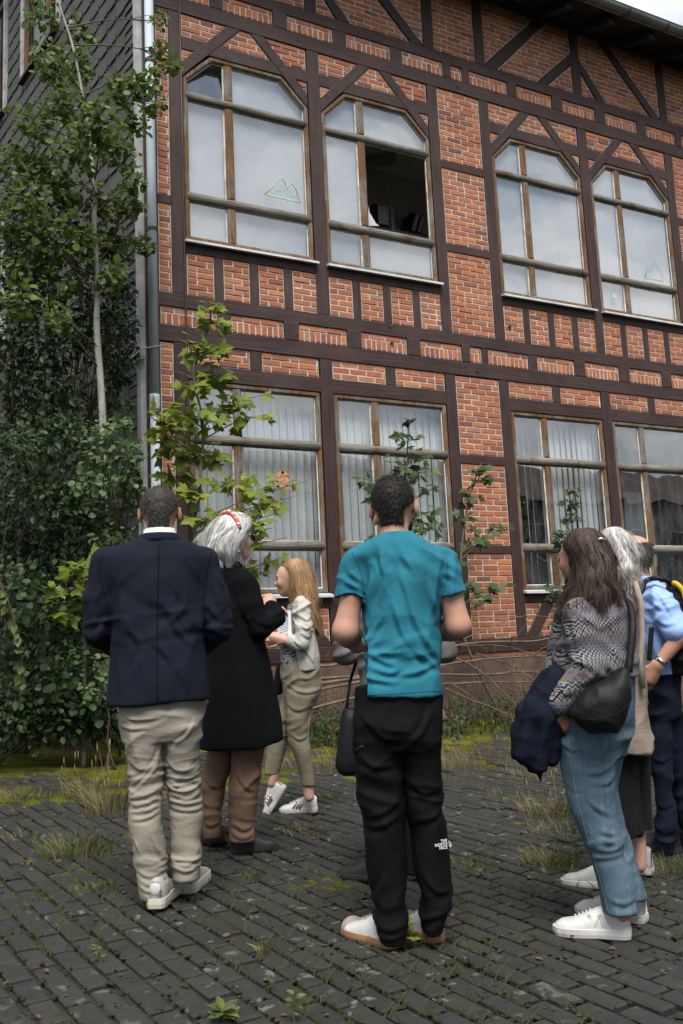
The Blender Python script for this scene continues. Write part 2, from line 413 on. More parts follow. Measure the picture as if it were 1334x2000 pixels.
def band(x0, z0, x1, z1, w):
    """a straight brace of width w from one point to another"""
    d = np.array([x1-x0, z1-z0]); d /= np.linalg.norm(d); n = np.array([-d[1], d[0]])*w/2
    return [np.array([x0, z0])-n, np.array([x1, z1])-n, np.array([x1, z1])+n, np.array([x0, z0])+n]

# long horizontal beams (z, z)
for z0, z1, nm in ((.95, 1.12, 'sill_beam'), (4.31, 4.50, 'beam'), (4.75, 4.955, 'beam'), (5.18, 5.352, 'beam'), (9.06, 9.268, 'beam'), (9.485, 9.652, 'beam'), (10.74, 10.95, 'wall_plate')):
    cuts = [XL] + [b+4.0+rng.uniform(-.3, .3) for b in BAYS[:-1]] + [XEND]
    if nm == 'beam' and z0 == 4.31:
        for b in BAYS: timber('beam', rect(b+.17, b+3.81, z0, z1), 'timber_along', -.010)
        continue
    for a, b in zip(cuts[:-1], cuts[1:]): timber(nm, rect(a, b-.004, z0, z1), 'timber_along', -.016)
# corner post and the narrow strip beside it
timber('corner_post', rect(XL, 2.805, 1.12, 10.74), 'timber_up', -.013)
for z0, z1 in ((1.13, 2.27), (2.38, 3.47), (3.62, 4.735), (5.36, 6.47), (6.585, 8.97)): panel(rect(2.81, 2.967, z0, z1))
for z0, z1 in ((2.27, 2.38), (3.47, 3.62), (6.47, 6.585), (8.97, 9.06)): timber('rail', rect(2.806, 2.968, z0, z1), 'timber_along', -.009)
panel(rect(2.81, 2.967, 9.66, 10.74))

def room(nm, x0, x1, z0, z1, wall, back=3.6):
    V = []; F = []; mbx = MB()
    for b in ((x0-.1, x1+.1, back, back+.1, z0, z1), (x0-.1, x1+.1, .14, back, z1, z1+.1), (x0-.1, x1+.1, .14, back, z0-.1, z0), (x0-.1, x0, .14, back, z0, z1), (x1, x1+.1, .14, back, z0, z1)):
        v, f = box(*b); mbx.add([f3(p[0], p[2], p[1]) for p in v], f)
    return mbx.build(nm, M[wall], bld)

def window(x0, kind, idx):
    """a tall six-pane window; kind 'up' has a chamfered head"""
    w = 1.715
    if kind == 'up': zb, zt = 6.055, 8.572; tr = (6.58, 6.69, 7.925, 8.02); outer = [(0, zb), (w, zb), (w, 8.205), (w-.365, zt), (.365, zt), (0, 8.205)]
    else: zb, zt = 1.775, 4.308; tr = (2.30, 2.41, 3.555, 3.665); outer = [(0, zb), (w, zb), (w, zt), (0, zt)]
    outer = [(x0+a, b) for a, b in outer]; inn = inset(outer, .062)
    V = []; n = len(outer); o = np.array(outer)
    ring = [(o, .0), (inset(o, .012), -.014), (inset(o, .045), -.012), (inn, .004), (inn, .075), (o, .075)]
    mf = MB()
    V = [f3(u, v, d+.012) for pl, d in ring for u, v in pl]; F = []
    for r in range(len(ring)):
        s = (r+1) % len(ring)
        for i in range(n): j = (i+1) % n; F.append([r*n+i, r*n+j, s*n+j, s*n+i])
    win = mk('window', V, F, M['frame_up'], bld)
    mu0, mu1 = x0+.545, x0+.655
    for a, b in ((zb+.05, tr[0]), (tr[1], tr[2]), (tr[3], zt-.05)):
        p = clip(rect(mu0, mu1, a, b), inset(outer, .045)); v, f = slab(p, f3, .006, .085, .018); mk('mullion', v, f, M['frame_up'], win)
    for a, b in ((tr[0], tr[1]), (tr[2], tr[3])):
        v, f = tube([f3(x0+.03, (a+b)/2, .024), f3(x0+w*.33, (a+b)/2+rng.normal(0, .003), .022), f3(x0+w*.66, (a+b)/2+rng.normal(0, .003), .022), f3(x0+w-.03, (a+b)/2, .024)], (b-a)*.56, 8)
        v = np.asarray(v); c = f3(0, (a+b)/2, .03); v[:, 1] = c[1]+(v[:, 1]-c[1])*.75
        mk('transom', v, f, M['weathered_wood'], win, smooth=True)
    xs = [(x0+.05, mu0), (mu1, x0+w-.05)]; zs = [(zb+.05, tr[0]+.004), (tr[1]-.004, tr[2]+.004), (tr[3]-.004, zt-.05)]
    put = MB(); panes = []
    for r, (za, zc) in enumerate(zs):
        for c, (xa, xc) in enumerate(xs):
            p = clip(rect(xa, xc, za, zc), inset(outer, .058)); pin = inset(p, .014)
            n2 = len(p); q = np.array(p)
            if area2(q) < 0: q = q[::-1]
            v = [f3(u, t, .030) for u, t in q]+[f3(u, t, .043) for u, t in pin]+[f3(u, t, .052) for u, t in pin]
            f = []
            for i in range(n2): j = (i+1) % n2; f.append([i, j, n2+j, n2+i]); f.append([n2+i, n2+j, 2*n2+j, 2*n2+i])
            put.add(v, f)
            panes.append((r, c, pin))
            if kind == 'up' and idx == 1 and r == 1 and c == 1: continue          # this pane stands open
            if kind == 'up' and idx == 0 and r == 2 and c == 0:                    # tilted inwards at the top
                zl = min(b for a, b in pin); zh = max(b for a, b in pin)
                v, f = slab(q*.0+np.array(p), lambda u, t, d: f3(u, t, d+.03+(t-zl)*.20), .0, .006, 0)
            else: v, f = slab(inset(p, .002), f3, .046, .051, 0)
            mk('pane', v, f, M['glass'], win)
    put.build('putty', M['putty'], win)
    zs_ = zb-.012
    sv = [f3(x0-.03, zs_+.012, .02), f3(x0+w+.03, zs_+.012, .02), f3(x0+w+.03, zs_-.016, -.085), f3(x0-.03, zs_-.016, -.085), f3(x0+w+.03, zs_-.045, -.087), f3(x0-.03, zs_-.045, -.087), f3(x0+w+.03, zs_-.03, .02), f3(x0-.03, zs_-.03, .02)]
    mk('window_sill', sv, [[0, 3, 2, 1], [3, 5, 4, 2], [5, 7, 6, 4], [0, 1, 6, 7], [0, 7, 5, 3], [1, 2, 4, 6]], M['sill_metal'], win)
    return win, panes, (zb, zt)

windows = {}
for k, b in enumerate(BAYS):
    # posts
    for a, c in ((b, b+.168), (b+1.902, b+2.078), (b+3.81, b+3.978)):
        timber('post', rect(a, c, 1.12, 4.75), 'timber_up', -.013); timber('post', rect(a, c, 5.352, 9.06), 'timber_up', -.013)
        timber('post', rect(a-.002, c+.002, 9.652, 10.74), 'timber_up', -.012)
    # the brick column
    for z0, z1 in ((1.13, 2.27), (2.385, 3.50), (3.63, 4.735), (5.36, 6.55), (6.672, 7.815), (7.935, 9.055)): panel(rect(b+3.985, b+PER-.006, z0, z1))
    for z0, z1 in ((2.27, 2.385), (3.50, 3.63), (6.55, 6.672), (7.815, 7.935)): timber('rail', rect(b+3.979, b+PER-.001, z0, z1), 'timber_along', -.009)
    # short soldier panels between the joist ends
    for z0, z1 in ((4.957, 5.178), (9.27, 9.483)):
        for u0, u1 in ((-.15, .55), (.73, 1.42), (1.63, 2.31), (2.53, 3.22), (3.43, 4.11), (4.25, 4.45)): panel(rect(b+u0, b+u1, z0, z1), 'soldier')
        for u0, u1 in ((.55, .73), (1.42, 1.63), (2.31, 2.53), (3.22, 3.43), (4.11, 4.25), (4.45, 4.575)): timber('joist_end', rect(b+u0+.004, b+u1-.004, z0-.01, z1+.01), 'timber_brace', -.022 if rng.random() < .6 else -.010)
    # panels above the ground floor windows and below the upper windows
    for s in (b+.17, b+2.08):
        panel(rect(s+.004, s+.785, 4.505, 4.748)); panel(rect(s+.945, s+1.717, 4.505, 4.748)); timber('stud', rect(s+.786, s+.944, 4.50, 4.75), 'timber_up', -.009)
        for j in range(4): panel(rect(s+.012+j*.463, s+.352+j*.463, 5.356, 5.885))
        for j in range(3): timber('stud', rect(s+.354+j*.463, s+.473+j*.463, 5.352, 5.89), 'timber_up', -.008)
        timber('rail', rect(s-.002, s+1.732, 5.888, 6.045), 'timber_along', -.010); timber('rail', rect(s-.002, s+1.732, 1.592, 1.765), 'timber_along', -.010)
        # head of the upper window: rail and two braces crossing it
        timber('rail', rect(s-.002, s+1.732, 8.575, 8.752), 'timber_along', -.008)
        mid = s+.8575
        for sg in (1, -1):
            T = lambda pts: [(mid+sg*(u-.8575), v) for u, v in pts]
            timber('brace', T([(0, 8.20), (.79, 9.06), (.60, 9.06), (0, 8.40)]), 'timber_brace', -.014)
            panel(T([(0, 8.757), (.325, 8.757), (.595, 9.055), (0, 9.055)])); panel(T([(0, 8.405), (.16, 8.57), (0, 8.57)]))
        panel([(s+.515, 8.757), (s+1.20, 8.757), (s+.925, 9.055), (s+.79, 9.055)])
        # below the ground floor window
        timber('brace', band(s+.05, 1.10, s+.42, 1.61, .17), 'timber_brace', -.012); timber('brace', band(s+.55, 1.10, s+.92, 1.61, .17), 'timber_brace', -.012)
        timber('brace', band(s+1.66, 1.10, s+1.30, 1.61, .17), 'timber_brace', -.012)
        panel([(s+.005, 1.13), (s+.03, 1.13), (s+.30, 1.588), (s+.005, 1.588)]); panel([(s+.17, 1.13), (s+.46, 1.13), (s+.80, 1.588), (s+.51, 1.588)])
        panel([(s+.67, 1.13), (s+1.55, 1.13), (s+1.20, 1.588), (s+1.02, 1.588)]); panel([(s+1.715, 1.16), (s+1.715, 1.588), (s+1.41, 1.588)])
    # knee wall under the eaves
    kz0, kz1 = 9.656, 10.74
    br = [((b+.17+1.07-.0, kz0), (b+.17+.0, 10.74-.0))]
    pts = lambda A: [(b+u, v) for u, v in A]
    timber('brace', pts([(2.40-.0, kz0), (2.58, kz0), (2.08, 10.30), (2.08, 10.10)]), 'timber_brace', -.009)
    timber('brace', pts([(1.17, kz0), (1.35, kz0), (1.905, 10.17), (1.905, 10.37)]), 'timber_brace', -.009)
    timber('brace', pts([(.17, kz0), (.36, kz0), (1.42, kz1), (1.22, kz1)]), 'timber_brace', -.009)
    timber('brace', pts([(3.60, kz0), (3.79, kz0), (2.74, kz1), (2.54, kz1)]), 'timber_brace', -.009)
    panel(pts([(.40, kz0), (1.15, kz0), (1.90, 10.36), (1.90, kz1), (1.45, kz1)])); panel(pts([(.175, kz0+.05), (1.18, kz1), (.175, kz1)]))
    panel(pts([(1.385, kz0), (1.90, kz0), (1.90, 10.14)])); panel(pts([(2.085, kz0), (2.37, kz0), (2.085, 10.06)]))
    panel(pts([(2.62, kz0), (3.57, kz0), (2.51, kz1), (2.085, kz1), (2.085, 10.33)])); panel(pts([(3.80, kz0+.05), (3.80, kz1), (2.78, kz1)]))
    panel(rect(b+3.985, b+PER-.006, kz0, kz1)); panel(rect(b+1.0, b+1.02, kz1-.02, kz1))
    for j, s in enumerate((b+.177, b+2.087)):
        windows[(k, j, 'up')] = window(s, 'up', k*2+j); windows[(k, j, 'gf')] = window(s, 'gf', k*2+j)
# bricks: the 300 that show largest are pieces of their own, the rest one mass
ctr = np.array([q.mean(0) for q in bricks]); c3 = np.c_[ctr[:, 0], np.full(len(ctr), WALL_Y), ctr[:, 1]]
pj = project(c3); ar = np.array([abs(area2(q)) for q in bricks])/np.maximum(pj[:, 2], .1)**2
ok = (pj[:, 0] > 0) & (pj[:, 0] < 1334) & (pj[:, 1] > 0) & (pj[:, 1] < 2000)
for a, b_, c, d in occluders: ok &= ~((pj[:, 0] > a) & (pj[:, 0] < c) & (pj[:, 1] > b_) & (pj[:, 1] < d))
big = set(np.argsort(-np.where(ok, ar, 0))[:300].tolist())
bw = mortar.build('brickwork', M['mortar'], bld); rest = MB()
for i, q in enumerate(bricks):
    dp = rng.normal(-.001, .0018); tone = float(np.clip(rng.normal(.52, .20), 0, .97))
    if rng.random() < .05: tone = rng.uniform(0, .16)
    if rng.random() < .02: tone = 1.
    lo = 1 if ctr[i, 1] > 4.75 else 0
    V, F = slab(q, f3, dp, .05, .0035)
    if i in big: mk('brick', V, F, M['brick'], bw, tone=np.full(len(V), tone))
    else: rest.add(V, F, tone)
rest.build('smaller_bricks', M['brick'], bw, kind='stuff')
# plinth
mbp = MB(); v, f = box(XL-.02, XEND, .0, .25, -.4, .885); mbp.add([f3(p[0], p[2], p[1]) for p in v], f); mbp.build('plinth', M['render_plinth'], bld)
pc = MB(); mm = MB(); v, f = box(XL, XEND, .012, .12, .885, .95); mm.add([f3(p[0], p[2], p[1]) for p in v], f); mm.build('header_course_joint', M['mortar'], bld)
x = XL
while x < XEND: pc.add(*slab(rect(x+.004, x+.108, .89, .946), f3, .004, .05, .003), float(rng.uniform(.15, .6))); x += .113
pc.build('header_course', M['brick'], bld, kind='stuff')

# rooms behind the windows, blinds and films
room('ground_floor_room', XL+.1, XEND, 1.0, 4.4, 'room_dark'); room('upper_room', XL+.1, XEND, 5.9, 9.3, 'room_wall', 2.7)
for (k, j, kd), (win, panes, (zb, zt)) in windows.items():
    x0 = BAYS[k]+(.177, 2.087)[j]
    if kd == 'gf':
        if k >= 1 and j == 1:
            mbf = MB(); v, f = box(x0+1.0, x0+1.62, .9, .92, zb+.4, zt-.9); mbf.add([f3(p[0], p[2], p[1]) for p in v], f); mbf.build('partition_panel', M['film'], win); continue
        xx = x0+.05; m = 0
        while xx < x0+1.66:                                          # vertical slats, each turned a little
            wdt = .127; an = rng.normal(.30, .07) + (.5 if (k == 1 and m < 5) else 0)
            ca, sa = math.cos(an)*wdt/2, math.sin(an)*wdt/2; cxs = xx+wdt/2; V = []
            for tz, sw in ((zt-.04, 0), (zb+.35, rng.normal(0, .004)), (zb+.03, rng.normal(0, .006))):
                for s_, bow in ((-1, 0), (0, .008), (1, 0)): V.append(f3(cxs+s_*ca+sw, tz, .19+s_*sa+bow))
            if not (k == 1 and m in (1, 4)) and (k == 0 or rng.random() > .03): mk('slat', V, [[0, 1, 4, 3], [1, 2, 5, 4], [3, 4, 7, 6], [4, 5, 8, 7]], M['blind'], win)
            xx += .106; m += 1
    else:
        for r, c, pin in panes:
            if k == 0 and j == 1 and c == 1 and r == 1: continue
            if k == 0 and j == 0 and r == 2 and c == 0: continue
            q = inset(pin, -.01); dd = .085+rng.uniform(0, .02)
            v, f = slab(q, f3, dd, dd+.004, 0); mk('window_film', v, f, M['film'], win)
# marks on the panes: sprayed outlines and a pharmacy letter
def stroke(pts, r, m, win, nm, d=.040):
    P = np.array([f3(a, b, d) for a, b in pts]); v, f = tube(P, r, 5); v = np.asarray(v); v[:, 1] = P[0][1]+(v[:, 1]-P[0][1])*.15; return mk(nm, v, f, M[m], win, smooth=True)
w0 = windows[(0, 0, 'up')][0]
g = lambda q: [tuple((lambda P: (P[0], P[2]))(at_y(a/2, b/2, WALL_Y+.04))) for a, b in q]
stroke(g([(1035, 758), (1065, 730), (1085, 702), (1103, 696), (1115, 715), (1125, 740), (1130, 722), (1140, 715), (1155, 735), (1173, 792), (1110, 776), (1035, 758)]), .0075, 'graffiti', w0, 'sprayed_outline'); stroke(g([(1080, 742), (1098, 746)]), .006, 'graffiti', w0, 'sprayed_outline'); stroke(g([(1138, 765), (1145, 768)]), .006, 'graffiti', w0, 'sprayed_outline')
g4 = lambda q: [tuple((lambda P: (P[0], P[2]))(at_y(667+a/2, 450+b/2, WALL_Y+.04))) for a, b in q]
w3 = windows[(1, 1, 'up')][0]
stroke(g4([(1185, 185), (1198, 140), (1205, 165), (1222, 120), (1238, 155), (1245, 145), (1258, 198), (1185, 185)]), .005, 'graffiti', w3, 'sprayed_outline')
v, f = slab(g4([(1055, 245), (1075, 248), (1075, 266), (1057, 264)]), f3, .041, .044, 0); mk('paper_note', v, f, M['sticker_white'], w3)
w4 = windows[(0, 0, 'gf')][0]; g5 = lambda q: [tuple((lambda P: (P[0], P[2]))(at_y(a/2, 900+b/2, WALL_Y+.04))) for a, b in q]
ld = MB()
for q in ([(1078, 52), (1100, 36), (1112, 46), (1085, 66)], [(1100, 36), (1128, 52), (1128, 66), (1098, 50)], [(1110, 55), (1128, 60), (1130, 100), (1112, 98)], [(1078, 74), (1112, 62), (1112, 74), (1080, 86)], [(1077, 80), (1088, 78), (1090, 104), (1079, 108)], [(1079, 98), (1114, 88), (1114, 100), (1084, 112)], [(1116, 94), (1136, 98), (1132, 112), (1114, 104)]):
    ld.add(*slab(g5(q), f3, .0385, .041, 0))
ld.build('pharmacy_letter', M['sticker_orange'], w4)
# what shows through the open pane: a steel upright, lever-arch files, a white board, a lamp
def inside(px, py, d): P = at_y(px, py, WALL_Y+d); return np.array([P[0]-BO[0], P[1]-BO[1], P[2]-BO[2]])
shelf = thing('shelf_unit', 'grey steel shelf upright with boards seen through the open upper window', 'shelf', (6.3, 11.2, 5.9))
SO = np.array([6.3, 11.2, 5.9])
def ab(o3): return o3+BO-SO
a = ab(inside(762, 355, 1.4)); b_ = ab(inside(767, 450, 1.4)); v, f = box(b_[0]-.022, b_[0]+.022, b_[1]-.02, b_[1]+.02, .0, a[2]); mk('upright', v, f, M['shelf_metal'], shelf)
zsh = ab(inside(790, 452, 1.4))[2]; v, f = box(-1.2, 1.3, .0, .45, zsh-.03, zsh); mk('board', v, f, M['shelf_metal'], shelf)
for q in (-1.1, 1.2): v, f = box(q, q+.04, .0, .04, 0, zsh+.3); mk('upright', v, f, M['shelf_metal'], shelf)
files = [(735, 0, 'binder_black', 'black lever-arch file, leftmost on the shelf behind the open window'), (743, .02, 'binder_white', 'white-backed file second from the left on the shelf inside'), (750, .04, 'binder_white', 'white-backed file left of the steel upright inside'), (757, .0, 'binder_white', 'white file touching the steel upright inside the window'), (800, .30, 'binder_black', 'dark file leaning at the right of the shelf, behind two white ones'), (807, .34, 'binder_white', 'white file leaning right, left one of the leaning pair'), (818, .36, 'binder_white', 'rightmost white leaning file behind the open window')]
for px, lean, mt, lb in files:
    p0 = inside(px, 447, 1.33)+BO
    fl = thing('lever_arch_file', lb, 'file', (p0[0], p0[1], zsh+5.9+.002), 0, 'files on the shelf upstairs'); fl.rotation_euler = (0, lean, 0)
    v, f = box(-.035, .035, .0, .28, 0.0, .32); mk('cover', v, f, M['binder_black'], fl)
    v, f = box(-.030, .030, -.004, .0, .01, .31); mk('spine', v, f, M[mt], fl)
    v, f = tube([(0, -.006, .06), (0, -.003, .06)], .012, 8); mk('finger_hole', v, f, M['binder_black'], fl)
p0 = inside(785, 445, 1.75)+BO; wb = mk('white_board', *box(-.24, .24, 0, .03, 0, .5), M['binder_white'], loc=(p0[0]-.02, p0[1]+.1, zsh+5.9+.001)); tag(wb, 'grey white board standing on the shelf behind the steel upright', 'board')
p0 = inside(735, 322, 2.0)+BO; v, f = tube([(-.25, 0, 0), (.2, -.3, 0)], .10, 12); la = mk('ceiling_lamp', v, f, M['binder_grey'], smooth=True, loc=(p0[0], p0[1], p0[2])); tag(la, 'tube lamp hanging from the ceiling inside the open upper window', 'lamp')
mk('hanger', *tube([(0, -.12, .1), (0, -.12, 9.3-p0[2])], .012, 6), M['film'], la)
cu = [inside(720, 402, .14), inside(722, 415, .14), inside(734, 436, .14), inside(741, 441, .14), inside(718, 441, .14)]
mk('torn_film', cu, [[0, 1, 2, 3, 4]], M['binder_white'], windows[(0, 1, 'up')][0])

# eaves, gutter, downpipe, trims
def eaves():
    a = [f3(XL-.4, 10.66, -.70), f3(XEND+.4, 10.66, -.70), f3(XEND+.4, 13.6, 6.2), f3(XL-.4, 13.6, 6.2)]
    V = a+[(p[0], p[1], p[2]+.16) for p in a]; roof = mk('roof', V, [[0, 3, 2, 1], [4, 5, 6, 7], [0, 1, 5, 4], [1, 2, 6, 5], [2, 3, 7, 6], [3, 0, 4, 7]], M['soffit'], bld)
    x = XL+.3
    while x < XEND:
        v = [f3(x+s, 10.645+h+(d+.66)*.426, d) for s in (-.06, .06) for d in (-.64, .5) for h in (-.13, .012)]
        mk('rafter', v, [[0, 1, 3, 2], [4, 6, 7, 5], [0, 4, 5, 1], [2, 3, 7, 6], [0, 2, 6, 4], [1, 5, 7, 3]], M['soffit'], roof); x += .87
    g = np.linspace(-PI*1.02, .02, 11); y0, z0, r = -.80, 10.70, .085
    for xa in np.arange(XL-.4, XEND+.4, 3.3):
        xb = min(xa+3.3, XEND+.4); V = [f3(xq, z0+rr*math.sin(t), y0+rr*math.cos(t)) for xq in (xa, xb-.002) for rr in (r, r-.004) for t in g]; n = len(g); F = []
        for i in range(n-1): F += [[i, i+1, 2*n+i+1, 2*n+i], [n+i+1, n+i, 3*n+i, 3*n+i+1]]
        F += [[0, 2*n, 3*n, n], [n-1, 2*n-1, 4*n-1, 3*n-1]]; gt = mk('gutter', V, F, M['gutter'], bld, smooth=True)
        mk('bead', *tube([f3(xa, z0+.004, y0-r), f3(xb, z0+.004, y0-r)], .010, 7), M['gutter'], gt)
        for xq in np.arange(xa+.4, xb, .83):
            P = [f3(xq, z0+(r+.004)*math.sin(t), y0+(r+.004)*math.cos(t)) for t in g]; v, f = tube(P, .006, 5); v = np.asarray(v); v[:, 0] = (xq-BO[0])+(v[:, 0]-(xq-BO[0]))*2.6
            mk('gutter_bracket', v, f, M['iron'], gt)
eaves()
dp = thing('downpipe', 'pale blue grey rain downpipe fixed to the corner of the building', 'downpipe', (2.70, WALL_Y-.12, gz(2.7, WALL_Y)))
z0 = gz(2.7, WALL_Y)
mk('pipe_length', *tube([(0, 0, 3.95-z0), (0, 0, 10.2-z0)], .054, 14), M['pipe'], dp, smooth=True)
mk('pipe_length', *tube([(0, 0, 0), (0, 0, 3.93-z0)], .053, 14), M['pipe'], dp, smooth=True)
mk('socket', *tube([(0, 0, 3.86-z0), (0, 0, 3.90-z0), (0, 0, 4.02-z0), (0, 0, 4.05-z0)], [.057, .060, .060, .057], 14), M['pipe'], dp, smooth=True)
for zz in (3.83, 6.05, 8.2): mk('pipe_clamp', *tube([(0, 0, zz-z0-.018), (0, 0, zz-z0+.018)], .066, 14), M['iron'], dp)
for zz in (3.83, 6.05, 8.2): mk('clamp_arm', *tube([(0, .05, zz-z0), (0, .12, zz-z0)], .008, 6), M['iron'], dp)
mk('swan_neck', *tube(spline([(0, 0, 10.2-z0), (0, -.05, 10.35-z0), (0, -.5, 10.5-z0), (0, -.66, 10.62-z0)], 10), .054, 12), M['pipe'], dp, smooth=True)
# lightning rod along the first post
mk('conductor_rod', *tube([f3(3.115, .9, -.03), f3(3.113, 4, -.032), f3(3.118, 7, -.03), f3(3.115, 10.6, -.03)], .011, 7), M['iron'], bld, smooth=True)
for px, py in ((760, 637), (765, 670), (995, 638), (931, 725), (893, 170)): P = at_y(px, py, WALL_Y); mk('bolt', *tube([f3(P[0], P[2], -.03), f3(P[0], P[2], .0)], .02, 8), M['iron'], bld)

# ------------------------------------------------------------------ slate-clad side wall
plain('paper_blind', (.80, .80, .80), .8, .03)  # white that paints the bright sky mirrored in the wing windows
SA = math.radians(-10.45); SD = np.array([math.sin(SA), math.cos(SA)]); SN = np.array([SD[1], -SD[0]])   # along the wall, into the wall
SC = np.array([2.615, 9.80])
wing = thing('slate_clad_wing', 'dark grey slate clad side wall with white edge trim, behind the aspen', 'building', (SC[0], SC[1], gz(*SC)))
WO = np.array([SC[0], SC[1], gz(*SC)])
def s3(s, z, d): p = SC+SD*s+SN*d; return (p[0]-WO[0], p[1]-WO[1], z-WO[2])
SH, SL = 13.6, 9.0
core = MB(); holes = [(2.74, 4.30, 10.42, 12.6), (5.28, 6.9, 10.42, 12.6), (5.28, 6.9, 6.2, 8.4)]
us = [0, 2.74, 4.30, 5.28, 6.9, SL]
def core_rect(a, b, z0, z1): core.add(*slab(rect(a, b, z0, z1), s3, .03, .2, 0))
for a, b in zip(us[:-1], us[1:]):
    hs = sorted([(h[2], h[3]) for h in holes if h[0] < (a+b)/2 < h[1]]); z = -.3
    for h0, h1 in hs: core_rect(a, b, z, h0); z = h1
    core_rect(a, b, z, SH)
wall = core.build('wall', M['slate_under'], wing)
sl = []
for zz in np.arange(.3, SH, .1275): sl.append((.10, .385, zz, .1275, True))
row = 0
for zz in np.arange(.3, SH, .255):
    off = -.14 if row % 2 else 0; row += 1
    for s in np.arange(.385, SL, .28): sl.append((s, s+.28, zz+rng.normal(0, .003), .255, False))
def is_hole(a, b, z0, z1): return any(h[0]-.08 < (a+b)/2 < h[1]+.08 and h[2]-.02 < (z0+z1)/2 < h[3]+.1 for h in holes)
sl = [q for q in sl if not is_hole(q[0], q[1], q[2], q[2]+q[3])]
pc3 = np.array([[*(SC+SD*((q[0]+q[1])/2)), q[2]] for q in sl]); pj = project(pc3)
ok = (pj[:, 0] > -5) & (pj[:, 0] < 290) & (pj[:, 1] > -10) & (pj[:, 1] < 900)
big = set(np.argsort(np.where(ok, pj[:, 2], 1e9))[:300].tolist()); rest = MB()
for i, (a, b, z0, h, edge) in enumerate(sl):
    lift = .014+rng.uniform(0, .006); tl = rng.normal(0, .002)
    if edge: pts = [(a, z0-.012), (b-.004, z0-.012), (b-.004, z0+h+.03), (a, z0+h+.03)]
    else: pts = [(a+.004, z0-.014+tl), (b-.075, z0-.016-tl), (b-.03, z0+.012), (b-.004, z0+.07), (b-.004, z0+h+.04), (a+.004, z0+h+.04)]
    zt = z0+h+.04
    def sl3(u, v, d, zt=zt, lift=lift, h=h): return s3(u, v, d-.004-lift*(zt-v)/h)
    V, F = slab(pts, sl3, 0, .007, .0015)
    if i in big: mk('slate', V, F, M['slate'], wall, tone=np.full(len(V), rng.uniform(0, 1)))
    else: rest.add(V, F, float(rng.uniform(0, 1)))
rest.build('distant_slates', M['slate'], wall, kind='stuff')
mk('edge_trim', *(lambda b: ([s3(p[0], p[2], p[1]) for p in b[0]], b[1]))(box(.0, .095, -.045, .03, .3, SH)), M['trim_white'], wing)
for a, b, z0, z1 in holes:
    wv = MB()
    for q in (rect(a, a+.08, z0, z1), rect(b-.08, b, z0, z1), rect(a+.08, b-.08, z0, z0+.08), rect(a+.08, b-.08, z1-.08, z1), rect(a+.44, a+.56, z0+.08, z1-.08)): wv.add(*slab(q, s3, -.01, .10, .006))
    wo = wv.build('window', M['frame_up'], wing)
    for q in (rect(a+.08, a+.44, z0+.08, z1-.08), rect(a+.56, b-.08, z0+.08, z1-.08)): mk('pane', *slab(q, s3, .04, .046, 0), M['glass'], wo); mk('blind', *slab(q, s3, .12, .13, 0), M['paper_blind'], wo)  # sheet added behind each pane, its white standing in for reflected sky
    mk('window_sill', *slab(rect(a-.05, b+.05, z0-.05, z0), s3, -.09, .03, .004), M['iron'], wo)
    for q in (rect(a-.06, a, z0-.05, z1+.05), rect(b, b+.06, z0-.05, z1+.05)): mk('reveal_trim', *slab(q, s3, -.05, .04, .003), M['trim_white'], wo)
a4 = [s3(-.0, SH, -.5), s3(SL, SH, -.5), s3(SL, SH+2, 4), s3(0, SH+2, 4)]
mk('roof', a4+[(p[0], p[1], p[2]+.2) for p in a4], [[0, 3, 2, 1], [4, 5, 6, 7], [0, 1, 5, 4], [1, 2, 6, 5], [2, 3, 7, 6], [3, 0, 4, 7]], M['soffit'], wing)
# the loose wire hooked to the corner
P = [at_y(a, b, 9.5) for a, b in ((52, 668), (120, 670), (200, 669), (259, 668))]; wi = mk('wire', *tube(spline(P, 16), .008, 6), M['wire'], smooth=True); tag(wi, 'thin grey wire stretched from the shrubs to the building corner', 'wire')
P = [at_y(a, b, 9.6) for a, b in ((262, 670), (266, 680), (253, 701), (262, 694), (272, 685), (284, 680), (310, 676), (328, 673))]; mk('hook', *tube(spline(P, 20), .008, 6), M['wire'], wi, smooth=True)

# ------------------------------------------------------------------ a building across the yard, met only in the window reflections
plain('far_render', (.20, .20, .195), .9, .15, .5, .2, 8); plain('far_roof', (.07, .05, .045), .9, .2, 1)
far = thing('building_across_yard', 'grey rendered building across the yard, mirrored in the ground floor windows', 'building', (24, -14, 0))
mk('wall', *box(-17, 24, -8, 0, -1, 7.6), M['far_render'], far)
mk('roof', [(-17.5, .5, 7.6), (24.5, .5, 7.6), (24.5, -8.5, 7.6), (-17.5, -8.5, 7.6), (-17.5, -4, 10.2), (24.5, -4, 10.2)], [[0, 1, 5, 4], [2, 3, 4, 5], [0, 4, 3], [1, 2, 5], [0, 3, 2, 1]], M['far_roof'], far)
for xx in np.arange(-15, 23, 3.1):
    for zz in (1.2, 4.6):
        fr = mk('window', *box(xx, xx+1.5, .0, .06, zz, zz+1.7), M['trim_white'], far); mk('pane', *box(xx+.1, xx+1.4, .06, .075, zz+.1, zz+1.6), M['room_dark'], fr)
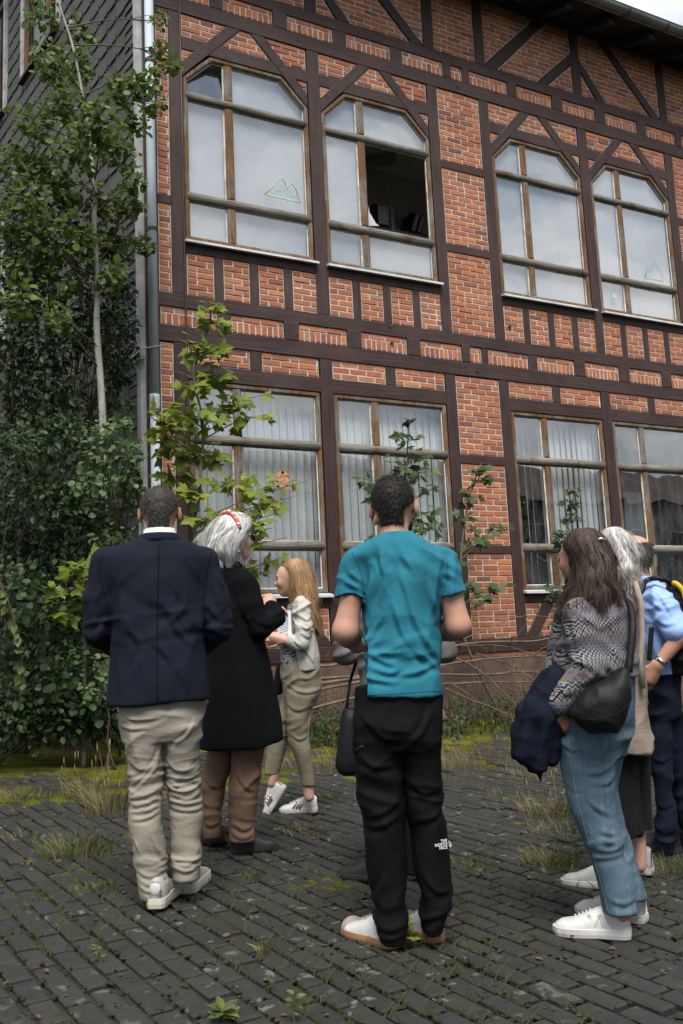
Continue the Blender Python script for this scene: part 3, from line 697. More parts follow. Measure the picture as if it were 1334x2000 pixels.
# ------------------------------------------------------------------ plants
def m_leaf(name, stops, back=1.25, trans=.35):
    t = Nt(name); tone = t.attr(); v = t.coord()
    r = t.math('FRACT', t.math('ADD', tone, t.math('MULTIPLY', t.rand(), .73)), 0.)
    c = t.ramp(r, stops); c = t.mix(t.math('MULTIPLY', t.mask(t.noise(v, 60, 3), .45, .75), .3), c, tuple(k*.6 for k in stops[1][1]))
    g = t.n('ShaderNodeNewGeometry'); c2 = t.mix(t.math('MULTIPLY', g.outputs['Backfacing'], .5), c, tuple(min(1, k*1.5+.02) for k in stops[1][1]))
    t.l(c2, t.p.inputs['Base Color']); t.p.inputs['Roughness'].default_value = .5; t.p.inputs['Specular IOR Level'].default_value = .35
    tl = t.n('ShaderNodeBsdfTranslucent'); t.l(c2, tl.inputs[0]); mx = t.n('ShaderNodeMixShader'); mx.inputs[0].default_value = trans
    t.l(t.p.outputs[0], mx.inputs[1]); t.l(tl.outputs[0], mx.inputs[2]); t.l(mx.outputs[0], t.out.inputs[0]); M[name] = t.m
m_leaf('leaf_aspen', [(0, (.050, .090, .014)), (.5, (.085, .135, .024)), (.85, (.130, .180, .036)), (1, (.18, .195, .04))])
m_leaf('leaf_sucker', [(0, (.055, .100, .038)), (.5, (.085, .140, .055)), (.85, (.115, .175, .066)), (1, (.14, .18, .06))])
m_leaf('leaf_shrub', [(0, (.010, .026, .007)), (.5, (.020, .046, .010)), (.85, (.036, .068, .014)), (1, (.056, .090, .018))], trans=.18)  # leaf colours darkened to carry part of the canopy's shade
m_leaf('leaf_maple', [(0, (.105, .155, .016)), (.5, (.170, .225, .022)), (.8, (.235, .265, .030)), (.93, (.28, .25, .035)), (1, (.20, .11, .04))])
m_leaf('leaf_maple_green', [(0, (.028, .058, .016)), (.5, (.045, .085, .022)), (.85, (.075, .115, .028)), (1, (.12, .14, .03))])
m_leaf('leaf_bramble', [(0, (.016, .036, .012)), (.5, (.034, .066, .020)), (.85, (.060, .092, .028)), (1, (.11, .075, .03))])
m_leaf('leaf_birch', [(0, (.055, .085, .030)), (.5, (.085, .120, .036)), (.85, (.13, .155, .040)), (1, (.19, .19, .04))])
m_leaf('grass_green', [(0, (.036, .058, .014)), (.5, (.060, .082, .020)), (1, (.11, .115, .032))], trans=.25)
m_leaf('grass_dry', [(0, (.11, .080, .030)), (.5, (.19, .145, .055)), (1, (.30, .25, .12))], trans=.25)
def m_bark():
    t = Nt('aspen_bark'); v = t.coord((1, 1, .35)); n1 = t.noise(v, 16, 5); n2 = t.noise(t.coord((1, 1, 2.5)), 22, 4)
    c = t.ramp(n1, [(.3, (.22, .215, .18)), (.65, (.37, .365, .32))]); c = t.mix(t.mask(n2, .62, .68), c, (.05, .045, .035))
    M['aspen_bark'] = t.done(c, .8, t.bump(n1, .4, .006))
m_bark()
plain('twig', (.075, .058, .036), .8, .35, 8, .4, 60); plain('maple_bark', (.095, .088, .055), .8, .3, 8, .4, 60); plain('dead_branch', (.115, .088, .058), .85, .4, 5, .6, 70);  plain('dead_leaf', (.085, .052, .030), .8, .5, 30, .2, 60)

def m_moss():
    t = Nt('moss'); v = t.coord(); n1 = t.noise(v, 4, 6, .7); n2 = t.noise(v, 55, 4, .7)
    c = t.ramp(n1, [(.3, (.030, .028, .009)), (.46, (.080, .083, .010)), (.62, (.135, .135, .013)), (.75, (.10, .075, .024))]); c = t.mix(t.mask(n2, .5, .7), c, (.035, .032, .010))
    M['moss'] = t.done(c, 1., t.bump(n2, 1., .02), .1)
m_moss()
def tpl_round():
    h = [(0, 0), (.28, .06), (.47, .30), (.49, .55), (.33, .84), (0, 1.02)]
    V = [(0, 0, 0), (0, 1.02, -.03)]+[(x, y, .10*x) for x, y in h[1:-1]]+[(-x, y, .10*x) for x, y in h[1:-1]]
    return np.array(V, float), [[0, 2, 3, 4, 5, 1], [0, 1, 9, 8, 7, 6]]
def tpl_oval():
    h = [(0, 0), (.22, .18), (.33, .45), (.24, .75), (0, 1.05)]
    V = [(0, 0, 0), (0, 1.05, -.08)]+[(x, y, .14*x-.03*y) for x, y in h[1:-1]]+[(-x, y, .14*x-.03*y) for x, y in h[1:-1]]
    return np.array(V, float), [[0, 2, 3, 4, 1], [0, 1, 7, 6, 5]]
def tpl_maple(rg):
    h = [(.0, .0), (.14, -.06), (.30, .02), (.50, .02), (.40, .17), (.60, .30), (.70, .46), (.52, .44), (.45, .52), (.30, .46), (.27, .62), (.17, .78), (.10, .90), (0, 1.08)]
    h = [(x*rg.uniform(.92, 1.08), y+rg.normal(0, .012)) for x, y in h]; h[0] = (0, 0); h[-1] = (0, 1.08)
    k = len(h)-2; b = rg.uniform(-.02, .25); dr = rg.uniform(.05, .3)
    f = lambda x, y: -dr*y*y*.5+b*abs(x)-.25*x*x
    V = [(0, 0, 0), (0, 1.08, f(0, 1.08))]+[(x, y, f(x, y)) for x, y in h[1:-1]]+[(-x*rg.uniform(.93, 1.05), y, f(x, y)) for x, y in h[1:-1]]
    return np.array(V, float), [[0]+[2+i for i in range(k)]+[1], [0, 1]+[2+k+i for i in range(k-1, -1, -1)]]
def frames(tip, nrm):
    t = tip/np.maximum(np.linalg.norm(tip, axis=1, keepdims=True), 1e-9); n = nrm-t*(nrm*t).sum(1, keepdims=True); n /= np.maximum(np.linalg.norm(n, axis=1, keepdims=True), 1e-9)
    return np.stack([np.cross(t, n), t, n], 2)
def scatter(pos, tip, nrm, size, tpl):
    V0, F0 = tpl; R = frames(tip, nrm); n, m = len(pos), len(V0)
    V = pos[:, None, :]+np.einsum('nij,mj->nmi', R, V0)*size[:, None, None]
    F = [[q+i*m for q in f] for i in range(n) for f in F0]
    return V.reshape(-1, 3), F
def cloud(g, c, r, n):
    """points inside an uneven ellipsoid, denser towards its rim"""
    d = g.normal(size=(n, 3)); d /= np.linalg.norm(d, axis=1, keepdims=True); u = g.random(n)**.45
    return np.asarray(c)+d*u[:, None]*np.asarray(r)*(1+.35*vnoise(d*2.1+np.asarray(c)))[:, None]
def leafmass(name, parent, origin, clusters, tpl, mat, size, seed, up=.75):
    """clusters (x, y, z, rx, ry, rz, n): leaves hung round a set of centres, one part"""
    g = np.random.default_rng(seed); PP, TT, NN, SS = [], [], [], []
    for c in clusters:
        q = cloud(g, c[:3], c[3:6], int(c[6])); n = len(q); out = q-np.asarray(c[:3]); out /= np.maximum(np.linalg.norm(out, axis=1, keepdims=True), 1e-6)
        PP.append(q); TT.append(out*.7+g.normal(0, .55, (n, 3))+[0, 0, -.5]); NN.append(np.array([-.1, -.35, up])+out*.25+g.normal(0, .38, (n, 3))); SS.append(size*g.uniform(.42, 1.25, n))
    P_ = np.concatenate(PP)-origin; V, F = scatter(P_, np.concatenate(TT), np.concatenate(NN), np.concatenate(SS), tpl)
    return mk(name, V, F, M[mat], parent, False, np.repeat(g.random(len(P_))*.999, len(tpl[0])))
def px(a, b, Y): return at_y(a, b, Y)
def twigs_to(name, parent, origin, trunk, clusters, m, seed, r=.007, fan=5):
    """limbs from the trunk to each leaf cluster, then finer twigs inside it"""
    g = np.random.default_rng(seed); mb = MB(); T = np.asarray(trunk)
    for c in clusters:
        e = np.asarray(c[:3], float); z = e[2]-g.uniform(.2, .5)*np.linalg.norm(e[:2]-T[:, :2].mean(0))-.1; i = np.argmin(abs(T[:, 2]-z)); s = T[i]
        mid = (s+e)/2+[0, 0, .06]+g.normal(0, .04, 3); L = spline([s, mid, e], 8)-origin; mb.add(*tube(L, np.linspace(r, r*.4, 8), 5))
        for _ in range(fan):
            d = g.normal(size=3); d /= np.linalg.norm(d); f = e+d*np.asarray(c[3:6])*.8; mb.add(*tube(np.array([L[5]+origin, (L[6]+origin+f)/2+g.normal(0, .02, 3), f])-origin, [r*.5, r*.35, r*.2], 4))
    return mb.build(name, m, parent, True, 'stuff')

# the slender aspen in front of the slate wall
def aspen():
    base = np.array([2.02, 8.95, gz(2.02, 8.95)]); o = thing('aspen_tree', 'slender pale-barked aspen tree standing in front of the slate wall', 'tree', base)
    T = [base, px(207, 1100, 8.95), px(203, 950, 8.95), px(201, 830, 8.95), px(196, 740, 8.95), px(189, 640, 8.95), px(190, 560, 8.95), px(184, 440, 8.95), px(186, 370, 8.95), px(172, 260, 9.0), px(160, 180, 9.0), px(142, 90, 9.0), px(118, 15, 9.05), px(100, -60, 9.1)]
    S = spline(T, 60); rad = np.interp(np.linspace(0, 1, 60), [0, .3, .55, .8, 1], [.042, .036, .026, .014, .006])
    mk('trunk', *tube(S-base, rad, 10), M['aspen_bark'], o, True)
    L = [(85, 30, .20, 60), (90, 110, .18, 46), (160, 62, .15, 36), (150, 130, .22, 80), (103, 135, .18, 46), (125, 200, .26, 110), (65, 240, .22, 70), (240, 175, .20, 80), (288, 165, .16, 60), (316, 105, .13, 40), (312, 40, .10, 20), (340, 130, .09, 24), (303, 205, .13, 40), (200, 240, .24, 100), (150, 285, .27, 120), (50, 315, .25, 90), (225, 290, .22, 90), (120, 350, .28, 120), (50, 390, .25, 90), (200, 400, .22, 90), (255, 400, .17, 60), (75, 455, .27, 110), (150, 470, .26, 110), (225, 480, .22, 90), (282, 480, .13, 40), (50, 520, .24, 90), (120, 540, .25, 90), (218, 540, .18, 60), (40, 590, .2, 60), (110, 620, .2, 60), (262, 350, .14, 40), (15, 440, .22, 70), (270, 240, .15, 46)]
    C = [(*px(a, b, 8.9+rng.normal(0, .22)), r, r, r*.95, n*1.8) for a, b, r, n in L]
    twigs_to('branches', o, base, S, C, M['twig'], 4, .010, 6); leafmass('crown', o, base, C, tpl_round(), 'leaf_aspen', .070, 5)
aspen()
def bush(name, label, spots, mat, tpl, size, seed, bark='twig', cat='shrub', group=None, ground=None, fan=6, r=.012, stems=4, dens=1.):
    """a many-stemmed bush; spots (px, py, Y, radius m, leaves)"""
    g = np.random.default_rng(seed); C = [(*px(a, b, Y), rr, rr, rr*.95, n*dens) for a, b, Y, rr, n in spots]
    cen = np.mean([c[:3] for c in C], 0); bx = cen[:2] if ground is None else np.array(ground); base = np.array([bx[0], bx[1], gz(*bx)])
    o = thing(name, label, cat, base, 0, group); mb = MB()
    for c in C:
        e = np.asarray(c[:3]); s = base+np.array([*g.normal(0, .10, 2), 0]); mid = s*.45+e*.55+np.array([*g.normal(0, .08, 2), .1]); S = spline([s, (s+mid)/2+g.normal(0, .03, 3), mid, e], 12)-base
        mb.add(*tube(S, np.linspace(r, r*.3, 12), 5))
        for _ in range(fan):
            d = g.normal(size=3); d /= np.linalg.norm(d); f = e+d*rr_(c)*.85; mb.add(*tube(np.array([S[9], (S[10]+f-base)/2+g.normal(0, .02, 3), f-base]), [r*.35, r*.25, r*.12], 4))
    mb.build('stems', M[bark], o, True, 'stuff'); leafmass('foliage', o, base, C, tpl, mat, size, seed+1); return o
def rr_(c): return np.asarray(c[3:6])
S1 = [(a, b, 9.3+rng.uniform(-.5, .6), r, n) for a, b, r, n in ((20, 640, .34, 240), (90, 680, .34, 240), (150, 650, .28, 180), (215, 640, .22, 120), (30, 750, .36, 260), (110, 760, .34, 240), (235, 730, .2, 110), (225, 600, .18, 90), (60, 830, .34, 240), (130, 850, .3, 200), (245, 690, .16, 70))]
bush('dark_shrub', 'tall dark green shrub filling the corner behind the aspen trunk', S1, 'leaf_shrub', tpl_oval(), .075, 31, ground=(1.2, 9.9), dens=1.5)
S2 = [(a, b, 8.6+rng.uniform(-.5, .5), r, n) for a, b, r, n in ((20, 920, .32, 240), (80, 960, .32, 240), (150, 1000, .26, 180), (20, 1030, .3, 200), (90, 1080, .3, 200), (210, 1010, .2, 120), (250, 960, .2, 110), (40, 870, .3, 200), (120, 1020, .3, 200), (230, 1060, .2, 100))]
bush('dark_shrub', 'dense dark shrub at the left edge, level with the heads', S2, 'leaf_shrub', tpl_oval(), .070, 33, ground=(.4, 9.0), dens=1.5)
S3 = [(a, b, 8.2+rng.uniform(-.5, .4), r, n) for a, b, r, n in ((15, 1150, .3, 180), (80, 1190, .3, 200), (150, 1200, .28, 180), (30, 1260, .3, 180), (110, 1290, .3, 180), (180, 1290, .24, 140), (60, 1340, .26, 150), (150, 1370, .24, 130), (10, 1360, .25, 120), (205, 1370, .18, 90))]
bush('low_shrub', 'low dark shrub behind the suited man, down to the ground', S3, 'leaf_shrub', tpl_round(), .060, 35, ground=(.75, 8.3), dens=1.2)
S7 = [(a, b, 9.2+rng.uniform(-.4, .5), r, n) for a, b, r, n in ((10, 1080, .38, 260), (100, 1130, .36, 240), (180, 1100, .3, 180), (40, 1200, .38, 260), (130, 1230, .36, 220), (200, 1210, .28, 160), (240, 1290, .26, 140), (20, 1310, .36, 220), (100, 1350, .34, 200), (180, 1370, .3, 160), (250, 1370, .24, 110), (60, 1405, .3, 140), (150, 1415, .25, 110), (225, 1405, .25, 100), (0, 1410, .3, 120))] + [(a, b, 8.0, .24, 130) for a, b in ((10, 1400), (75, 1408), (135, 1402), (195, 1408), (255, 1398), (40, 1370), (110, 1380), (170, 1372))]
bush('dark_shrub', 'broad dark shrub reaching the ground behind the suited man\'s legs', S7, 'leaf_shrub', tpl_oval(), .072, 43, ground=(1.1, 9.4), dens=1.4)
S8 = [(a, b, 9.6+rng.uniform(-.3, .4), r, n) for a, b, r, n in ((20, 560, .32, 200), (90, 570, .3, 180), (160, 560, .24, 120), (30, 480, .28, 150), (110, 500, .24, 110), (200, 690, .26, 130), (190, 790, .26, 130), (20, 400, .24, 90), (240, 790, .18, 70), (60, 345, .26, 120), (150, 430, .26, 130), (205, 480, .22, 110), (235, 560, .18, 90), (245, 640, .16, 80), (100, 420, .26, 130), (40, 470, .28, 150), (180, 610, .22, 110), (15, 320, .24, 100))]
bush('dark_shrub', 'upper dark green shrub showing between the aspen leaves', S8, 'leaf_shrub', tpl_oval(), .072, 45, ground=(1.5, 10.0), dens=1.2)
S4 = [(a, b, 8.4+rng.uniform(-.25, .25), r, n) for a, b, r, n in ((200, 850, .17, 90), (240, 830, .13, 60), (180, 900, .2, 110), (235, 895, .18, 100), (215, 950, .17, 90), (265, 880, .12, 50), (170, 950, .16, 70), (255, 930, .14, 60), (190, 1000, .14, 60))]
bush('aspen_sucker', 'pale blue-green aspen shoot with round leaves below the tree trunk', S4, 'leaf_sucker', tpl_round(), .062, 37, ground=(2.1, 8.5))
S5 = [(a, b, 7.6+rng.uniform(-.2, .2), r, n) for a, b, r, n in ((190, 1345, .14, 60), (205, 1300, .12, 50), (185, 1390, .12, 46))]
bush('small_sapling', 'small round-leaved sapling beside the suited man\'s jacket hem', S5, 'leaf_sucker', tpl_round(), .055, 39, ground=(1.75, 7.6))
# a dark thicket farther back closes the gap beside the wing
S6 = [(a, b, Y, .8, 420) for a, b, Y in ((-60, 900, 12.5), (40, 980, 12.5), (-60, 1150, 12), (60, 1230, 11.5), (-80, 700, 13), (10, 780, 12.5), (150, 1150, 11.2), (180, 1000, 11), (140, 880, 11.3), (-20, 1350, 11))]
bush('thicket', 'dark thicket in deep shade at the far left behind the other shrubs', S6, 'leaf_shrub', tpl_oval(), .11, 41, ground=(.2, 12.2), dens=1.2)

# young maples: every leaf is a piece of its own
MT = [tpl_maple(np.random.default_rng(100+i)) for i in range(7)]
def maple(label, base, trunk, spots, mat, size, seed, per, bark='maple_bark', name='maple_sapling', stalk=True):
    g = np.random.default_rng(seed); base = np.array([*base, gz(*base)]); o = thing(name, label, 'sapling', base); S = spline([base]+[px(*q) for q in trunk], 40)
    mk('trunk', *tube(S-base, np.linspace(.020, .006, 40), 7), M[bark], o, True)
    meshes = []
    for V0, F0 in MT:
        me = bpy.data.meshes.new('leaf'); me.from_pydata(V0.tolist(), [], F0); me.materials.append(M[mat]); a = me.attributes.new('tone', 'FLOAT', 'POINT'); a.data.foreach_set('value', np.full(len(V0), g.random()*.2, np.float32)); meshes.append(me)
    mb = MB(); small = MB(); n = 0
    for a, b, Y, rr, k in spots:
        e = px(a, b, Y); i = np.argmin(abs(S[:, 2]-(e[2]-.35*np.hypot(*(e[:2]-S[20, :2]))-.05))); s = S[i]; mid = (s+e)/2+[0, 0, .05]
        L = spline([s, mid, e], 9); mb.add(*tube(L-base, np.linspace(.008, .003, 9), 5))
        for q in range(int(round(k*per))):
            t = g.uniform(.45, 1.0); st = L[int(t*8)]; d = g.normal(size=3); d[2] *= .6; d /= np.linalg.norm(d); p = st+d*rr*g.uniform(.35, 1.0)
            out = p-st; out[2] *= .3; out = out/np.linalg.norm(out)
            if stalk: mb.add(*tube(np.array([st, (st+p)/2+[0, 0, .015], p])-base, [.0022, .0016, .0014], 4))
            tip = out+np.array([0, -.25, -.35])+g.normal(0, .25, 3); nr = np.array([-.2, -.75, .65])+g.normal(0, .25, 3); R = frames(tip[None], nr[None])[0]; sz = size*g.uniform(.65, 1.15)
            ki = int(g.integers(0, len(meshes)))
            if n >= 300: small.add(p-base+(MT[ki][0]*sz)@R.T, MT[ki][1], g.random()); continue
            lf = bpy.data.objects.new('leaf', meshes[ki]); COL.objects.link(lf); lf.parent = o
            lf.matrix_local = Matrix.Translation(p-base)@Matrix(np.vstack([np.hstack([R, [[0], [0], [0]]]), [0, 0, 0, 1]]).tolist())@Matrix.Scale(float(sz), 4); n += 1
    mb.build('branches', M[bark], o, True, 'stuff'); small.build('further_leaves', M[mat], o, False, 'stuff'); return n
mp = lambda L, Y, sd=.15: [(a, b, Y+random.gauss(0, sd), r, k) for a, b, r, k in L]
maple('yellow green maple sapling growing up in front of the left ground floor window', (3.35, 8.35), [(387, 1090, 8.4), (390, 960, 8.4), (396, 830, 8.45), (378, 720, 8.45), (408, 640, 8.5), (416, 598, 8.5)],
      mp([(414, 600, .12, 6), (420, 632, .15, 9), (368, 678, .14, 8), (428, 690, .16, 11), (362, 750, .16, 10), (440, 735, .15, 10), (478, 785, .15, 9), (525, 810, .12, 7), (342, 800, .18, 12), (285, 812, .15, 9), (302, 850, .18, 12), (400, 822, .18, 12), (322, 888, .18, 11), (412, 885, .17, 10), (490, 932, .15, 9), (600, 940, .14, 8), (328, 930, .15, 9), (550, 1000, .15, 10), (482, 1000, .12, 7), (402, 1012, .12, 7), (532, 1032, .12, 6), (450, 1085, .12, 5), (370, 950, .14, 7), (520, 770, .10, 4), (575, 970, .12, 7), (550, 1090, .12, 7), (530, 1120, .1, 5), (560, 1050, .1, 4)], 8.45), 'leaf_maple', .128, 51, 2.0)
maple('low yellow green maple shoot left of the suited man\'s shoulder', (1.55, 7.9), [(165, 1250, 7.9), (160, 1150, 7.9), (150, 1105, 7.9)], mp([(140, 1112, .13, 9), (172, 1100, .13, 9), (125, 1150, .13, 8), (175, 1135, .12, 7), (110, 1190, .1, 5), (165, 1180, .12, 6)], 7.9, .1), 'leaf_maple', .12, 53, 1.4)
maple('dark green maple sapling behind the man in teal', (5.7, 8.75), [(800, 1250, 8.8), (800, 1050, 8.85), (795, 930, 8.85), (798, 820, 8.9)],
      mp([(797, 822, .07, 5), (800, 860, .13, 8), (768, 902, .16, 10), (832, 892, .15, 9), (700, 932, .13, 8), (835, 922, .16, 9), (718, 962, .13, 8), (842, 1000, .17, 11), (858, 1032, .15, 10), (690, 1100, .13, 6), (700, 1060, .1, 4), (870, 1080, .15, 8), (895, 1098, .12, 7), (720, 1000, .12, 6), (850, 955, .13, 7)], 8.85, .12), 'leaf_maple_green', .118, 55, 1.35)
maple('maple shoot in front of the brick column between the window pairs', (6.75, 8.95), [(905, 1240, 9.0), (900, 1100, 9.05), (915, 980, 9.1), (940, 905, 9.1)],
      mp([(942, 910, .08, 5), (942, 932, .1, 7), (920, 965, .15, 10), (960, 1052, .13, 8), (998, 1026, .1, 6), (935, 1050, .13, 7), (957, 1150, .13, 8), (992, 1136, .11, 7), (905, 1148, .13, 8), (910, 1010, .1, 5), (975, 1170, .08, 3)], 9.1, .08), 'leaf_maple_green', .118, 57, 1.3)
maple('slim dark maple shoot in front of the third ground floor window', (8.15, 9.15), [(1095, 1220, 9.2), (1100, 1100, 9.25), (1115, 1000, 9.25), (1122, 955, 9.25)],
      mp([(1122, 956, .08, 5), (1120, 985, .12, 9), (1118, 1018, .14, 11), (1095, 1045, .12, 9), (1105, 1062, .12, 8), (1068, 1152, .1, 7), (1083, 1172, .1, 7), (1095, 1100, .1, 5), (1075, 1215, .1, 5)], 9.25, .06), 'leaf_maple_green', .11, 59, 1.35)
# a birch stands just outside the frame on the left; one hanging twig of it shows, its crown shades the shrubs
def birch():
    base = np.array([-2.6, 4.6, gz(-2.6, 4.6)]); o = thing('birch_tree', 'birch at the left edge, only a hanging leafy twig of it shows', 'tree', base)
    Tk = spline([base, base+[.1, .1, 2], base+[0, .2, 4], base+[.2, .3, 6.5]], 24); mk('trunk', *tube(Tk-base, np.linspace(.11, .03, 24), 9), M['aspen_bark'], o, True)
    g = np.random.default_rng(66); C = []
    for _ in range(95):
        c = np.array([g.uniform(-4.6, -.2), g.uniform(2.4, 8.8), g.uniform(3.6, 7.8)]); c[0] = min(c[0], .11*c[1]-1.0-g.random()*.6); C.append((*c, .55, .55, .5, 150))
    twigs_to('branches', o, base, Tk, C, M['twig'], 67, .012, 1); leafmass('crown', o, base, C, tpl_oval(), 'leaf_birch', .095, 68)
    Y = 2.9; T = [Tk[14], (Tk[14]+px(-160, 900, Y))/2+[0, 0, .3], px(-160, 900, Y), px(-80, 1010, Y), px(-20, 1100, Y), px(8, 1160, Y), px(25, 1205, Y), px(38, 1260, Y), px(45, 1320, Y), px(50, 1345, Y)]
    S = spline(T, 60); st = mk('hanging_twig', *tube(S-base, np.linspace(.010, .0012, 60), 5), M['twig'], o, True); V0, F0 = tpl_oval()
    for a, b in ((5, 1150), (16, 1165), (6, 1190), (24, 1190), (12, 1215), (28, 1218), (33, 1235), (22, 1245), (40, 1255), (46, 1265), (30, 1290), (50, 1300), (26, 1320), (47, 1335), (3, 1175), (38, 1300)):
        p = px(a, b, Y+g.normal(0, .03)); j = np.argmin(np.linalg.norm(S-p, axis=1)); tip = (p-S[j])+np.array([0, 0, -.03])+g.normal(0, .01, 3)
        R = frames(tip[None], (np.array([-.3, -.7, .5])+g.normal(0, .4, 3))[None])[0]; V = S[j]-base+(V0*g.uniform(.028, .046))@R.T
        mk('leaf', V, F0, M['leaf_birch'], st, False, np.full(len(V), g.random()))
birch()
# dead boughs lying along the foot of the wall
boughs = [([(600, 1340, 8.0), (760, 1312, 8.2), (880, 1264, 8.4), (960, 1253, 8.6), (1044, 1253, 8.7), (1100, 1240, 8.8)], .017, 'long pale dead bough, topmost of those lying along the wall foot'),
          ([(600, 1352, 7.9), (700, 1332, 8.1), (880, 1298, 8.3), (1000, 1286, 8.4), (1090, 1283, 8.5)], .015, 'pale dead bough second from the top along the wall foot'),
          ([(596, 1328, 8.1), (720, 1322, 8.2), (880, 1320, 8.2), (975, 1318, 8.3), (1010, 1313, 8.4), (1100, 1318, 8.4)], .015, 'straight pale dead bough across the middle of the brushwood'),
          ([(600, 1385, 7.8), (760, 1350, 8.0), (880, 1336, 8.1), (940, 1331, 8.2), (1060, 1330, 8.3)], .014, 'lowest horizontal dead bough above the brambles'),
          ([(905, 1248, 8.9), (960, 1225, 9.0), (1010, 1206, 9.1), (1060, 1205, 9.1), (1120, 1212, 9.2)], .008, 'thin arched dead twig in front of the lowest brick panel'),
          ([(870, 1275, 8.4), (940, 1312, 8.2), (1000, 1370, 8.0), (1050, 1410, 7.9)], .009, 'thin dead twig slanting down to the right across the others'),
          ([(870, 1345, 8.2), (940, 1374, 8.0), (1010, 1402, 7.9)], .009, 'short dead twig slanting into the brambles'),
          ([(598, 1300, 8.3), (640, 1302, 8.3), (700, 1292, 8.4), (790, 1290, 8.5)], .016, 'pale dead bough between the young woman and the man in teal'),
          ([(930, 1275, 8.5), (1000, 1300, 8.4), (1060, 1340, 8.2), (1110, 1375, 8.1)], .008, 'brown dead twig sloping behind the woman in jeans'),
          ([(900, 1262, 8.6), (980, 1262, 8.7), (1060, 1282, 8.6), (1120, 1290, 8.5)], .008, 'thin dead twig running just under the topmost bough')]
for i, (q, r, lb) in enumerate(boughs):
    S = spline([px(*k) for k in q], 30); c = S[0].copy(); S = S+np.cumsum(rng.normal(0, .004, S.shape), 0)*.5
    b = mk('dead_bough', *tube(S-c, np.linspace(r, r*.6, 30), 7), M['dead_branch'], None, True, loc=c); tag(b, lb, 'branch', 'dead boughs along the wall')
    for _ in range(3):
        j = rng.integers(6, 28); d = np.array([rng.normal(.3, .4), rng.normal(-.1, .2), rng.normal(0, .3)]); mk('side_twig', *tube(spline([S[j], S[j]+d*.25, S[j]+d*.6+[0, 0, -.08]], 8)-c, np.linspace(r*.45, r*.15, 8), 5), M['dead_branch'], b, True)
# brambles and dry weeds at the wall foot: nobody could count them
def brambles():
    g = np.random.default_rng(71); C = []
    for _ in range(120):
        x = g.uniform(3.6, 9.2); y = g.uniform(7.9, 9.4); z = gz(x, y)+g.uniform(.02, .22)+.12*max(0, (y-8.3)); C.append((x, y, z, .22, .22, .13, 46))
    o = leafmass('brambles', None, np.zeros(3), C, tpl_oval(), 'leaf_bramble', .05, 72); o['kind'] = 'stuff'; o['label'] = 'low dark bramble leaves along the foot of the wall'; o['category'] = 'brambles'
    mb = MB()
    for _ in range(420):
        x = g.uniform(3.8, 9.8); y = g.uniform(8.1, 9.5); s = np.array([x, y, gz(x, y)]); h = g.uniform(.3, 1.0); d = np.array([g.normal(0, .3), g.normal(0, .15), 1]); e = s+d*h
        S = spline([s, (s+e)/2+g.normal(0, .05, 3), e], 6); mb.add(*tube(S, np.linspace(.0032, .0012, 6), 4), g.random())
        for t in range(int(g.integers(2, 7))):
            a = S[g.integers(2, 6)]; f = a+np.array([g.normal(0, .09), g.normal(0, .06), g.uniform(-.04, .08)]); mb.add(*tube(np.array([a, (a+f)/2, f]), [.0014, .0012, .001], 3), g.random())
            mb.add(*tube(np.array([f, f+g.normal(0, .008, 3), f+g.normal(0, .014, 3)]), [.003, .006, .002], 4), g.random())
    w = mb.build('dry_weeds', M['twig'], None, True, 'stuff'); w['label'] = 'dry brown weed stalks tangled along the wall foot'; w['category'] = 'weeds'
brambles()
def tuft(spot, label, n, h, spread, dry, seed, name='grass_tuft', stalks=0, group='grass tufts between the pavers'):
    g = np.random.default_rng(seed); b = at_ground(*spot); o = thing(name, label, 'grass', b, 0, group); K = 6
    for kind, cnt, hh, w in (('green_blades', int(n*(1-dry)), h, .0042), ('dry_blades', int(n*dry), h*1.1, .0036), ('stalks', stalks, h*2.1, .0030)):
        if cnt == 0: continue
        a = g.uniform(0, 2*PI, cnt); r0 = g.random(cnt)**.6*spread; L = hh*g.uniform(.45, 1.1, cnt); bend = g.uniform(.15, .9, cnt)*L if kind != 'stalks' else g.uniform(.03, .25, cnt)*L
        s = np.linspace(0, 1, K)[None]; rx = r0*np.cos(a); ry = r0*np.sin(a); q = a+g.normal(0, .7, cnt)
        X = rx[:, None]+np.cos(q)[:, None]*bend[:, None]*s**2; Y = ry[:, None]+np.sin(q)[:, None]*bend[:, None]*s**2; Z = L[:, None]*(s-.25*s**3*(bend/L)[:, None])
        gzv = -.030*rx+.032*ry
        P_ = np.stack([X, Y, Z+gzv[:, None]-.004], -1); out = np.stack([np.cos(q)[:, None]+0*s, np.sin(q)[:, None]+0*s, 0*X+.1], -1)
        ribbons(P_, g.uniform(.7, 1.3, cnt)*w, np.cross(out, np.broadcast_to([0, 0, 1.], out.shape))*.6+out*.4, kind, M['grass_green' if kind == 'green_blades' else 'grass_dry'], o, g.random(cnt))['kind'] = 'stuff'
        if kind == 'stalks':
            e = P_[:, -1]; mb = MB()
            for p_ in e: mb.add(*tube(np.array([p_-[0, 0, .05], p_-[0, 0, .02], p_+[0, 0, .015]]), [.002, .0045, .001], 5), g.random())
            mb.build('seed_heads', M['grass_dry'], o, True, 'stuff')
    return o
